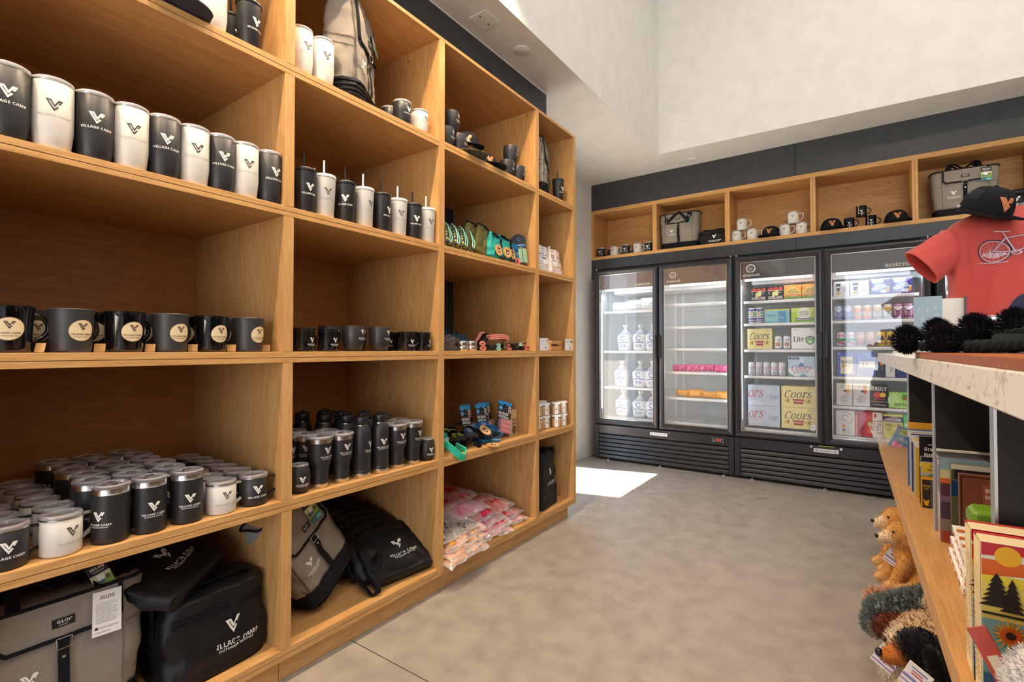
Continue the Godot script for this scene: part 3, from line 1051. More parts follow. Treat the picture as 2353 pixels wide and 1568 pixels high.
func tumbler(t: Node3D, white: bool, r: float, h: float, second := false, lw := 0.066) -> void:
	var m: Material = M.white_coat if white else M.black_coat
	obj("body", lathe_mesh([Vector2(0.0001, 0), Vector2(r * 0.80, 0), Vector2(r * 0.86, 0.003), Vector2(r * 0.93, 0.03), Vector2(r, 0.055), Vector2(r, h - 0.008), Vector2(r - 0.002, h - 0.006), Vector2(r - 0.003, h - 0.012)], 32), m, t)
	rim_lid(t, r - 0.001, h - 0.006, M.lid_white)
	if not white:
		logo_part(t, on_round(r, 0, r, 1), h * 0.46, lw, "#efece6", second)
	else:
		var q := curved()
		q.ink("#45423f").vee(0, h * 0.46 + lw * 0.36, lw * 0.50, 0.085).ink("#a9a6a0").text("VILLAGE CAMP", 0, h * 0.46, lw, lw * 0.085)
		obj("logo", q.mesh(on_round(r, 0, r, 1)), M.print, t)
func straw_tumbler(t: Node3D, white: bool) -> void:
	var m: Material = M.white_coat if white else M.black_coat
	obj("body", lathe_mesh([Vector2(0.0001, 0), Vector2(0.029, 0), Vector2(0.0315, 0.003), Vector2(0.0375, 0.144), Vector2(0.0355, 0.1445)], 32), m, t)
	var l: Material = M.white_plastic if white else M.black_plastic
	obj("lid", lathe_mesh([Vector2(0.0355, 0.1455), Vector2(0.0385, 0.1455), Vector2(0.0395, 0.148), Vector2(0.0395, 0.153), Vector2(0.0375, 0.156), Vector2(0.034, 0.1555), Vector2(0.033, 0.153), Vector2(0.0001, 0.153)], 32), l, t)
	var b := MB.new()
	b.tube([Vector3(-0.008, 0.02, 0.0), Vector3(-0.004, 0.215, 0.002)], 0.0036, 10)
	obj("straw", b.mesh(), l, t)
	var f := on_round(0.0315, 0.003, 0.0375, 0.144)
	var q := curved()
	if white:
		q.ink("#3f3c3a").vee(0, 0.092, 0.030, 0.085).ink("#8f8c87").text("VILLAGE CAMP", 0, 0.066, 0.06, 0.0052)
	else:
		q.ink("#efece6").logo(0, 0.066, 0.062, false)
	obj("logo", q.mesh(f), M.print, t)
func camp_mug(t: Node3D, white: bool) -> void:
	var m: Material = M.white_coat if white else M.black_coat
	obj("body", lathe_mesh([Vector2(0.0001, 0), Vector2(0.036, 0), Vector2(0.039, 0.002), Vector2(0.041, 0.007), Vector2(0.041, 0.086), Vector2(0.039, 0.088)], 32), m, t)
	obj("rim", lathe_mesh([Vector2(0.040, 0.0865), Vector2(0.0418, 0.087), Vector2(0.0418, 0.090), Vector2(0.039, 0.091)], 32), M.steel, t)
	obj("lid", lathe_mesh([Vector2(0.0415, 0.090), Vector2(0.042, 0.094), Vector2(0.040, 0.098), Vector2(0.034, 0.098), Vector2(0.032, 0.093), Vector2(0.0001, 0.093)], 32), M.lid_clear, t)
	var b := MB.new()
	b.strap([Vector3(0, 0.080, -0.040), Vector3(0, 0.080, -0.066), Vector3(0, 0.077, -0.072), Vector3(0, 0.070, -0.074), Vector3(0, 0.045, -0.074), Vector3(0, 0.036, -0.070), Vector3(0, 0.018, -0.040)], Vector3.RIGHT, 0.011, 0.005)
	obj("handle", b.mesh(), m, t)
	var q := curved()
	if white:
		q.ink("#3f3c3a").vee(0, 0.056, 0.028, 0.085).ink("#8f8c87").text("VILLAGE CAMP", 0, 0.030, 0.06, 0.0050)
	else:
		q.ink("#efece6").logo(0, 0.030, 0.060, false)
	obj("logo", q.mesh(on_round(0.041, 0, 0.041, 1)), M.print, t)
func band_tumbler(t: Node3D) -> void:
	var r := 0.0405
	obj("body", lathe_mesh([Vector2(0.0001, 0), Vector2(r - 0.004, 0), Vector2(r - 0.001, 0.003), Vector2(r, 0.008), Vector2(r, 0.124)], 32), M.black_coat, t)
	obj("steel_band", lathe_mesh([Vector2(r, 0.124), Vector2(r - 0.0005, 0.125), Vector2(r - 0.0005, 0.139), Vector2(r - 0.003, 0.140)], 32), M.steel, t)
	obj("lid", lathe_mesh([Vector2(r - 0.001, 0.139), Vector2(r + 0.001, 0.141), Vector2(r + 0.001, 0.146), Vector2(r - 0.003, 0.149), Vector2(r - 0.008, 0.148), Vector2(r - 0.010, 0.143), Vector2(0.0001, 0.143)], 32), M.lid_clear, t)
	obj("lid_slider", span(Vector3(-0.010, 0.143, -0.012), Vector3(0.022, 0.150, 0.012), 0.003), M.lid_smoke, t)
	logo_part(t, on_round(r, 0, r, 1), 0.052, 0.056, "#efece6", true)
	var q := curved()
	q.ink("#a8a39c").text("YETI", -0.055, 0.014, 0.018, 0.007)
	obj("maker_mark", q.mesh(on_round(r, 0, r, 1)), M.print, t)
func tall_tumbler(t: Node3D) -> void:
	obj("body", lathe_mesh([Vector2(0.0295, 0.016), Vector2(0.0325, 0.070), Vector2(0.0335, 0.076), Vector2(0.0375, 0.086), Vector2(0.039, 0.092), Vector2(0.0425, 0.160)], 32), M.black_coat, t)
	obj("steel_base", lathe_mesh([Vector2(0.0001, 0), Vector2(0.0275, 0), Vector2(0.029, 0.002), Vector2(0.0298, 0.016)], 32), M.steel, t)
	obj("steel_band", lathe_mesh([Vector2(0.0428, 0.160), Vector2(0.0437, 0.175), Vector2(0.041, 0.176)], 32), M.steel, t)
	obj("lid", lathe_mesh([Vector2(0.0435, 0.175), Vector2(0.046, 0.178), Vector2(0.046, 0.182), Vector2(0.043, 0.185), Vector2(0.037, 0.184), Vector2(0.035, 0.177), Vector2(0.0001, 0.177)], 32), M.lid_clear, t)
	obj("lid_slider", span(Vector3(-0.008, 0.177, -0.011), Vector3(0.024, 0.186, 0.011), 0.003), M.lid_smoke, t)
	logo_part(t, on_round(0.039, 0.092, 0.0425, 0.160), 0.112, 0.058, "#cfc9c0", true)
func bottle(t: Node3D) -> void:
	obj("body", lathe_mesh([Vector2(0.0352, 0.018), Vector2(0.0362, 0.030), Vector2(0.0352, 0.0315), Vector2(0.0362, 0.033), Vector2(0.0352, 0.0385), Vector2(0.0362, 0.040), Vector2(0.0352, 0.0455), Vector2(0.0362, 0.047), Vector2(0.0365, 0.165), Vector2(0.0345, 0.182), Vector2(0.029, 0.194), Vector2(0.0265, 0.200)], 32, 0.5), M.black_coat, t)
	obj("steel_base", lathe_mesh([Vector2(0.0001, 0), Vector2(0.034, 0), Vector2(0.0358, 0.002), Vector2(0.0358, 0.018)], 32), M.steel, t)
	obj("steel_neck", lathe_mesh([Vector2(0.0268, 0.199), Vector2(0.0268, 0.204), Vector2(0.024, 0.2045)], 24), M.steel, t)
	obj("cap", lathe_mesh([Vector2(0.0265, 0.203), Vector2(0.0285, 0.205), Vector2(0.0285, 0.228), Vector2(0.027, 0.233), Vector2(0.020, 0.235), Vector2(0.0001, 0.236)], 24), M.black_plastic, t)
	var b := MB.new()
	var pth := []
	for i in 17:
		var a := TAU * i / 16.0
		pth.append(Vector3(0.0, 0.222 + sin(a) * 0.0085, -0.042 + cos(a) * 0.013))
	b.tube(pth, 0.0042, 8, false)
	b.box(Vector3(0, 0.238, -0.004), Vector3(0.016, 0.008, 0.03), 0.003)
	b.box(Vector3(0.0, 0.244, -0.002), Vector3(0.008, 0.008, 0.006), 0.002)
	obj("carry_loop", b.mesh(), M.black_plastic, t)
	logo_part(t, on_round(0.0365, 0, 0.0365, 1), 0.105, 0.058, "#d8d2c8", true)
func wine_tumbler(t: Node3D) -> void:
	obj("body", lathe_mesh([Vector2(0.0001, 0), Vector2(0.022, 0), Vector2(0.027, 0.003), Vector2(0.034, 0.025), Vector2(0.0362, 0.045), Vector2(0.0355, 0.065), Vector2(0.0305, 0.092), Vector2(0.029, 0.094)], 32), M.black_coat, t)
	obj("lid", lathe_mesh([Vector2(0.0300, 0.0925), Vector2(0.0305, 0.096), Vector2(0.028, 0.099), Vector2(0.024, 0.098), Vector2(0.022, 0.095), Vector2(0.0001, 0.095)], 28), M.lid_clear, t)
	logo_part(t, on_round(0.036, 0, 0.0355, 0.065), 0.032, 0.046, "#efece6", true)
func enamel_mug(t: Node3D, speckled: bool) -> void:
	var m: Material = M.speckle if speckled else M.enamel
	obj("body", lathe_mesh([Vector2(0.0001, 0), Vector2(0.032, 0), Vector2(0.0345, 0.0025), Vector2(0.0355, 0.006), Vector2(0.0355, 0.078), Vector2(0.0375, 0.0805), Vector2(0.0378, 0.082), Vector2(0.0365, 0.083), Vector2(0.034, 0.079), Vector2(0.034, 0.006), Vector2(0.0001, 0.005)], 32), m, t)
	var b := MB.new()
	var pth := []
	for i in 13:
		var a := lerpf(1.45, -1.45, i / 12.0)
		pth.append(Vector3(0, 0.043 + sin(a) * 0.024, -0.034 - cos(a) * 0.026))
	b.tube(pth, 0.0042, 8)
	obj("handle", b.mesh(), m, t)
	logo_part(t, on_round(0.0355, 0, 0.0355, 1), 0.026, 0.040, "#d4d2d0", true)
func bistro_mug(t: Node3D) -> void:
	obj("body", lathe_mesh([Vector2(0.0001, 0), Vector2(0.026, 0), Vector2(0.029, 0.002), Vector2(0.0345, 0.012), Vector2(0.041, 0.040), Vector2(0.0425, 0.060), Vector2(0.042, 0.095), Vector2(0.041, 0.098), Vector2(0.0395, 0.096), Vector2(0.0395, 0.060), Vector2(0.030, 0.012), Vector2(0.0001, 0.006)], 36), M.matte_black, t)
	var b := MB.new()
	var pth := []
	for i in 13:
		var a := lerpf(1.5, -1.3, i / 12.0)
		pth.append(Vector3(0, 0.056 + sin(a) * 0.026, -0.039 - cos(a) * 0.021))
	b.tube(pth, 0.0048, 10)
	obj("handle", b.mesh(), M.matte_black, t)
	var q := curved()
	q.ink("#dedad3").vee(0, 0.075, 0.020, 0.13).text("VILLAGE CAMP", 0.0, 0.051, 0.042, 0.0048, true).text("OUTDOOR RESORT", 0, 0.045, 0.034, 0.0026, true)
	obj("logo", q.mesh(on_round(0.0423, 0.045, 0.0423, 0.1)), M.print, t)
func patch_mug(t: Node3D, gloss: bool) -> void:
	var m: Material = M.gloss_black if gloss else M.matte_grey
	obj("body", lathe_mesh([Vector2(0.0001, 0), Vector2(0.036, 0), Vector2(0.0385, 0.003), Vector2(0.040, 0.010), Vector2(0.0435, 0.092), Vector2(0.0455, 0.103), Vector2(0.0460, 0.106), Vector2(0.0445, 0.1075), Vector2(0.042, 0.100), Vector2(0.038, 0.010), Vector2(0.0001, 0.007)], 36), m, t)
	var b := MB.new()
	var pth := []
	for i in 15:
		var a := lerpf(1.5, -1.5, i / 14.0)
		pth.append(Vector3(-0.006, 0.060 + sin(a) * 0.031, -0.038 - cos(a) * 0.034))
	b.tube(pth, 0.0055, 10)
	obj("handle", b.mesh(), m, t)
	var q := curved()
	var pts := []
	for i in 32:
		var a := TAU * i / 32.0
		var k := 1.0 + 0.06 * cos(a - 0.9) + 0.03 * sin(2 * a)
		pts.append(Vector2(cos(a) * 0.0275 * k - 0.004, 0.053 + sin(a) * 0.0265 * k))
	q.step = 0.0006
	q.ink("#8d6f4a").poly(pts)
	var inner := []
	for p in pts:
		inner.append(Vector2(-0.004, 0.053) + (p - Vector2(-0.004, 0.053)) * 0.95)
	q.ink("#dcc6a0").poly(inner)
	q.step = 0.0001
	q.ink("#4a3a2b").vee(-0.002, 0.063, 0.021, 0.10).text("VILLAGE CAMP", -0.004, 0.045, 0.043, 0.0042, true).ink("#7d6a52").text("OUTDOOR RESORT", -0.004, 0.0385, 0.034, 0.0026, true)
	obj("wooden_patch", q.mesh(on_round(0.040, 0.010, 0.0435, 0.092, 0.15)), M.print, t)
	var tg := MB.new()
	tg.xf = Transform3D(Basis(Vector3(0, 1, 0), 0.5) * Basis(Vector3(1, 0, 0), -0.25), Vector3(0.03, 0.012, -0.047))
	tg.box(Vector3.ZERO, Vector3(0.024, 0.022, 0.0012))
	obj("hang_tag", tg.mesh(), M.kraft, t)
const ORD := ["first", "second", "third", "fourth", "fifth", "sixth", "seventh", "eighth", "ninth", "tenth", "eleventh", "twelfth"]
func drinkware() -> void:
	M.lid_white = mat("#d9d5da", 0.25)
	M.lid_clear = mat(Color(0.9, 0.88, 0.9, 0.28), 0.06, 0.0, {"transparency": BaseMaterial3D.TRANSPARENCY_ALPHA})
	M.lid_smoke = mat(Color(0.5, 0.48, 0.46, 0.6), 0.1, 0.0, {"transparency": BaseMaterial3D.TRANSPARENCY_ALPHA})
	M.gloss_black = mat("#0c0c0f", 0.06, 0.0, {"clearcoat_enabled": true, "clearcoat": 0.6, "clearcoat_roughness": 0.03})
	M.matte_grey = mat("#3a393a", 0.42)
	M.matte_black = mat("#2a292b", 0.4)
	M.kraft = mat("#c99a5e", 0.85)
	var sp := noise_tex(0.11, [[0.0, "#0b0b0e"], [0.80, "#0d0d10"], [0.84, "#cfd2d6"], [1.0, "#e6e8ea"]], 512, 2, 44)
	M.speckle = tri_mat(sp, Vector3.ONE * 6, 0.08, false)
	M.enamel = mat("#101013", 0.1)
	var bt := func(w: bool) -> Callable: return func(t: Node3D) -> void: tumbler(t, w, 0.0395, 0.171)
	# first bay, tumbler shelf: front row alternating, a second row behind it
	var zs := [-0.255, -0.333, -0.413, -0.49, -0.567, -0.643, -0.717, -0.79, -0.868]
	for i in 9:
		var w := i % 2 == 1
		place("tumbler_w" if w else "tumbler_b", "tumbler", "%s steel tumbler with printed logo, %s in the front row of the tumbler shelf" % ["white" if w else "black", ORD[i]], "tumbler", Vector3(-0.043, SY[3], zs[i] + 0.002), 0.11 if i == 8 else -0.13, "tumblers on the first bay's tumbler shelf", bt.call(w))
	for i in 8:
		var w := i % 2 == 0
		place("tumbler_w" if w else "tumbler_b", "tumbler", "%s tumbler behind the gap after the %s tumbler of the front row" % ["white" if w else "black", ORD[i]], "tumbler", Vector3(-0.135, SY[3], (zs[i] + zs[i + 1]) / 2 - 0.012), 0.05, "tumblers on the first bay's tumbler shelf", bt.call(w))
	# top shelf of the first and second bays
	place("tumbler_w", "tumbler", "shorter white tumbler on the top shelf, beside the dark cap", "tumbler", Vector3(-0.115, SY[4], -0.685), -0.3, "white tumblers on the top shelves", bt.call(true))
	var t1 := place("tumbler_tall_w", "tumbler", "tall white tumbler on the top shelf, next to the black straw tumbler", "tumbler", Vector3(-0.05, SY[4], -0.69), 0.0, "white tumblers on the top shelves", func(t: Node3D) -> void: tumbler(t, true, 0.040, 0.195))
	var bs := func(w: bool) -> Callable: return func(t: Node3D) -> void: straw_tumbler(t, w)
	place("straw_b", "straw_tumbler", "black straw tumbler at the end of the first bay's top shelf", "tumbler", Vector3(-0.05, SY[4], -0.80), 0.25, "straw tumblers", bs.call(false))
	place("straw_b", "straw_tumbler", "black straw tumbler half hidden behind the one at the top shelf's end", "tumbler", Vector3(-0.16, SY[4], -0.80), 0.2, "straw tumblers", bs.call(false))
	place("tumbler_w", "tumbler", "white tumbler against the upright post on the second bay's top shelf", "tumbler", Vector3(-0.055, SY[4], -0.985), 0.1, "white tumblers on the top shelves", bt.call(true))
	place("tumbler_w", "tumbler", "white tumbler standing right against the grey backpack on the top shelf", "tumbler", Vector3(-0.05, SY[4], -1.067), -0.15, "white tumblers on the top shelves", bt.call(true))
	place("low_b", "low_tumbler", "short black tumbler beside the low white one on the top shelf", "tumbler", Vector3(-0.05, SY[4], -1.452), 0.1, "short tumblers by the backpack", func(t: Node3D) -> void: tumbler(t, false, 0.039, 0.105, false, 0.05))
	place("low_w", "low_tumbler", "short white tumbler near the post on the second bay's top shelf", "tumbler", Vector3(-0.05, SY[4], -1.555), 0.16, "short tumblers by the backpack", func(t: Node3D) -> void: tumbler(t, true, 0.038, 0.105, false, 0.05))
	place("low_b", "low_tumbler", "short black tumbler peeping out behind the backpack's edge", "tumbler", Vector3(-0.14, SY[4], -1.46), 0.3, "short tumblers by the backpack", null)
	# second bay: straw tumblers
	var zt := [-0.995, -1.075, -1.163, -1.25, -1.338, -1.426, -1.512, -1.594]
	var tw := [0.0, -0.25, -0.64, 0.2, 0.34, -0.35, -0.28, -0.17]
	for i in 8:
		var w := i % 2 == 1
		place("straw_w" if w else "straw_b", "straw_tumbler", "%s straw tumbler, %s along the row on the second bay's straw shelf" % ["white" if w else "black", ORD[i]], "tumbler", Vector3(-0.043, SY[3], zt[i]), tw[i], "straw tumblers", bs.call(w))
	place("straw_b", "straw_tumbler", "black straw tumbler behind the fourth one, only its straw showing", "tumbler", Vector3(-0.14, SY[3], -1.20), 0.0, "straw tumblers", bs.call(false))
	place("straw_w", "straw_tumbler", "white straw tumbler behind the third one of the row", "tumbler", Vector3(-0.14, SY[3], -1.10), 0.0, "straw tumblers", bs.call(true))
	# first bay: mugs with a wooden patch
	var zm := [-0.262, -0.373, -0.482, -0.589, -0.697, -0.808]
	for i in 6:
		var g := i % 2 == 0
		place("patch_g" if g else "patch_m", "mug", "%s black mug with an oval wooden patch, %s in the front row" % ["glossy" if g else "matte", ORD[i]], "mug", Vector3(-0.05, SY[2], zm[i]), [0.08, 0.49, 0.38, 0.45, 0.41, 0.53][i], "mugs with wooden patches", func(t: Node3D) -> void: patch_mug(t, g))
	for i in 5:
		var g := i % 2 == 1
		place("patch_g" if g else "patch_m", "mug", "%s black mug standing behind the %s and %s patch mugs" % ["glossy" if g else "matte", ORD[i], ORD[i + 1]], "mug", Vector3(-0.16, SY[2], (zm[i] + zm[i + 1]) / 2 - 0.03), -0.3, "mugs with wooden patches", null)
	# first bay: camp mugs and banded tumblers, in columns running back
	var cols := [[-0.262, "camp_b", 3], [-0.362, "camp_w", 6], [-0.458, "band", 6], [-0.545, "band", 6], [-0.634, "band", 6], [-0.728, "camp_w", 3], [-0.825, "camp_b", 6]]
	var nm := {"camp_b": "black camp mug", "camp_w": "white camp mug", "band": "black tumbler with a steel band"}
	var by := ["at the shelf's open end", "in the first file of white mugs", "in the first tumbler file", "in the middle tumbler file", "in the last tumbler file", "in the short white file", "along the divider"]
	for c in cols.size():
		var k: String = cols[c][1]
		for i in cols[c][2]:
			var x: float = -0.052 - i * 0.094
			var z: float = cols[c][0] + (rng.randf() - 0.5) * 0.01
			if k == "band" and i > 0:
				z += 0.012 * (i % 2)
			var turn: float = [0.0, 0.35, -0.92, -0.06, -0.15, 0.0, -0.12][c] if i == 0 else (rng.randf() - 0.5) * (1.0 if k == "band" else 0.2)
			place(k, "tumbler" if k == "band" else "camp_mug", "%s %s, %s" % [nm[k], by[c], "at the front" if i == 0 else ORD[i] + " from the front"], "tumbler" if k == "band" else "mug", Vector3(x, SY[1], z), turn, "camp mugs and banded tumblers", func(t: Node3D) -> void:
				if k == "band": band_tumbler(t)
				else: camp_mug(t, k == "camp_w"))
	# second bay: speckled and round mugs
	var zz := [-1.0, -1.098, -1.208, -1.335, -1.485, -1.578]
	for row in 2:
		for i in 6:
			var sp2: bool = i in [0, 1, 4, 5]
			place("speckled" if sp2 else "bistro", "mug", "%s mug, %s in the %s row of the second bay" % ["speckled black enamel" if sp2 else "round matte black", ORD[i], "front" if row == 0 else "back"], "mug", Vector3(-0.05 - row * 0.11, SY[2], zz[i] + row * 0.03), [0.33, 0.19, 0.3, 0.3, -0.06, 0.4][i] if row == 0 else 0.2, "speckled and round mugs", func(t: Node3D) -> void:
				if sp2: enamel_mug(t, true)
				else: bistro_mug(t))
	# second bay: bottles and tall tumblers
	var fr := [["wine", -0.986], ["tall", -1.068], ["tall", -1.158], ["bottle", -1.247], ["bottle", -1.337], ["tall", -1.430], ["tall", -1.520], ["wine", -1.603]]
	var what := {"wine": "small rounded black wine tumbler", "tall": "tall black tumbler stepped to a steel foot", "bottle": "black insulated bottle with screw cap and loop"}
	var bld := {"wine": wine_tumbler, "tall": tall_tumbler, "bottle": bottle}
	for i in 8:
		var k: String = fr[i][0]
		place(k, "water_bottle" if k == "bottle" else k + "_tumbler", "%s, %s along the front row" % [what[k], ORD[i]], "bottle" if k == "bottle" else "tumbler", Vector3(-0.048 + (0.0 if k != "tall" else -0.004), SY[1], fr[i][1]), [-0.24, 0.15, -0.05, 0.52, -0.2, 0.0, 0.2, -0.14][i], "bottles and tumblers of the second bay", bld[k])
	var rear := [["tall", -0.15, -0.985], ["tall", -0.145, -1.065], ["tall", -0.14, -1.155], ["tall", -0.245, -0.99], ["tall", -0.24, -1.08], ["tall", -0.34, -1.0], ["bottle", -0.14, -1.245], ["bottle", -0.225, -1.20], ["bottle", -0.235, -1.29], ["bottle", -0.33, -1.17], ["bottle", -0.32, -1.265], ["bottle", -0.14, -1.335], ["tall", -0.14, -1.435], ["tall", -0.145, -1.525]]
	var wh := ["just behind the first tumbler against the post", "behind the first two tumblers", "behind the second tumbler", "third back against the post", "third back from the second tumbler", "deepest against the post", "right behind the first bottle", "in the second rank of bottles by the tumblers", "in the second rank of bottles, inner one", "in the rearmost rank, by the post", "in the rearmost rank, inner one", "right behind the second bottle", "behind the third tumbler", "behind the fourth tumbler"]
	for i in rear.size():
		var k: String = rear[i][0]
		place(k, "water_bottle" if k == "bottle" else k + "_tumbler", ("black insulated bottle %s" if k == "bottle" else "tall black tumbler %s") % wh[i], "bottle" if k == "bottle" else "tumbler", Vector3(rear[i][1], SY[1], rear[i][2]), [0.5, -0.4, 1.0][i % 3], "bottles and tumblers of the second bay", bld[k])
	# third bay, top shelf: two small pyramids of round mugs
	for e in [[-1.735, 0, "near lower mug of the pyramid by the caps' outer side"], [-1.83, 0, "far lower mug of the first mug pyramid, touching the cap"], [-1.782, 1, "top mug of the first mug pyramid on the third bay's top shelf"], [-2.237, 0, "lower mug nearest the caps in the second mug pyramid"], [-2.345, 0, "lower mug nearest the fourth bay in the second mug pyramid"], [-2.285, 1, "top mug of the second mug pyramid, beyond the caps"]]:
		place("bistro", "mug", "round matte black " + e[2], "mug", Vector3(-0.06 - 0.01 * e[1], SY[4] + 0.0985 * e[1], e[0]), 0.3 + 0.05 * e[1], "mug pyramids on the third bay", null)
	place("straw_b", "straw_tumbler", "black straw tumbler beside the backpack on the last bay's top shelf", "tumbler", Vector3(-0.06, SY[4], -2.81), -0.05, "straw tumblers", null)
	# niche over the coolers
	var nf := -PI / 2
	var ny := 2.052
	var n1 := [["camp_b", -0.655], ["camp_w", -0.507], ["camp_b", -0.383], ["camp_w", -0.262], ["camp_b", -0.147]]
	for i in 5:
		var k: String = n1[i][0]
		place(k, "camp_mug", "%s, %s in the row in the niche's corner compartment" % [nm[k], ORD[i]], "mug", Vector3(n1[i][1] + 0.002, ny, -4.745), nf, "camp mugs in the cooler niche", null)
	for e in [["camp_b", -0.575, "behind and between the first two"], ["camp_w", -0.445, "behind and between the second and third"], ["camp_b", -0.305, "behind and between the third and fourth"], ["camp_w", -0.20, "behind the fourth mug"]]:
		place(e[0], "camp_mug", "%s %s in the corner compartment" % [nm[e[0]], e[2]], "mug", Vector3(e[1], ny, -4.845), nf, "camp mugs in the cooler niche", null)
	for e in [[0.655, 0, "lower one by the divider in the first white pyramid"], [0.785, 0, "lower one by the cap in the first white pyramid"], [0.70, 1, "top of the first white pyramid"], [1.035, 0, "lower one touching the cap in the second white pyramid"], [1.158, 0, "lower one by the divider in the second white pyramid"], [1.098, 1, "top of the second white pyramid"]]:
		place("camp_w", "camp_mug", "white camp mug, %s above the coolers" % e[2], "mug", Vector3(e[0], ny + 0.0985 * e[1], -4.745), nf, "white mug pyramids in the niche", null)
	for e in [[1.487, 0, "lower one by the first cap"], [1.626, 0, "lower one by the second cap"], [1.566, 1, "top one"]]:
		place("enamel", "mug", "shiny black enamel mug, %s of the pyramid between two caps" % e[2], "mug", Vector3(e[0], ny + 0.0835 * e[1], -4.745), nf, "enamel mugs in the niche", func(t: Node3D) -> void: enamel_mug(t, false))

# ---------------------------------------------------------------- caps
func dome(t: float, e: float, h := 0.0) -> Vector3:
	var c := pow(cos(e), 0.62)
	var front := 1.0 + 0.05 * maxf(0.0, cos(t))
	return Vector3((0.096 * front + h) * cos(t) * c, (0.112 + h) * pow(sin(e), 0.92), (0.079 + h) * sin(t) * c)
func cap(t: Node3D, m: Material, extras := false) -> void:
	var rows := []
	for i in 13:
		var e := (PI / 2 - 0.02) * i / 12.0
		var row := PackedVector3Array()
		for j in 48:
			var p := dome(TAU * j / 48, e)
			var sm := absf(sin(TAU * j / 48 * 3.0 + PI / 2))
			row.append(p * (1.0 - 0.008 * pow(sm, 14.0)))
		rows.append(row)
	var b := MB.new()
	b.grid(rows, true)
	obj("crown", b.mesh(), m, t)
	var top := []
	var und := []
	for i in 7:
		var k := i / 6.0
		var r1 := PackedVector3Array()
		var r2 := PackedVector3Array()
		for j in 25:
			var a := lerpf(-1.32, 1.32, j / 24.0)
			var inn := dome(a, 0.02) * Vector3(0.98, 1, 0.98)
			var out := Vector3(0.172 * pow(cos(a * 0.92), 0.45), 0, 0.088 * sin(a) / sin(1.32))
			if j == 0 or j == 24:
				out = inn * Vector3(1.02, 1, 1.06)
			var p := inn.lerp(out, k)
			p.y = 0.004 - 0.30 * p.z * p.z + 0.012 * k
			r1.append(p + Vector3(0, 0.0018, 0)); r2.append(p - Vector3(0, 0.0018, 0))
		top.append(r1); und.append(r2)
	var bb := MB.new()
	top.reverse()
	bb.grid(top)
	bb.grid(und)
	bb.grid([und[6], top[0]])
	obj("brim", bb.mesh(), m, t)
	obj("button", lathe_mesh([Vector2(0.008, 0.108), Vector2(0.008, 0.113), Vector2(0.005, 0.116), Vector2(0.0001, 0.117)], 14), m, t)
	var q := curved(0.008)
	q.ink("#e8834a").vee(0, 0.047, 0.060, 0.17).ink("#1c1512").vee(0, 0.047, 0.0575, 0.115).ink("#f0a061").vee(0, 0.047, 0.057, 0.05)
	var f := func(p: Vector2, h: float) -> Vector3: return dome(-p.x / 0.088, p.y / 0.105 + 0.05, h)
	obj("emblem", q.mesh(f), M.print, t)
	var tg := curved(0.008)
	tg.ink("#d8d8d8").line([Vector2(0.098, 0.012), Vector2(0.115, 0.016), Vector2(0.128, 0.010), Vector2(0.14, 0.006)], 0.002)
	obj("tag_thread", tg.mesh(f), M.print, t)
	if extras:
		var d := curved(0.008)
		d.ink("#8d919b")
		for i in 9:
			for j in 7:
				d.disc(-0.105 - i * 0.006, 0.055 + j * 0.0062 - i * 0.0006, 0.0011, -1, 6)
		d.ink("#e9e4de").text("VILLAGE CAMP", -0.185, 0.012, 0.075, 0.008, true)
		obj("side_print", d.mesh(f), M.print, t)
		var st := curved(0.008)
		st.ink("#c9c9c6").disc(0, 0, 0.016, 0.013).ink("#5c5c5c").ring(0, 0, 0.0115, 0.0012).text("9FIFTY", 0, 0, 0.017, 0.006, true)
		obj("brim_sticker", st.mesh(on_flat(Vector3(0.142, 0.0125, -0.036), Vector3(0, 0.03, -1).normalized(), Vector3(-1, -0.13, 0).normalized())), M.print, t)

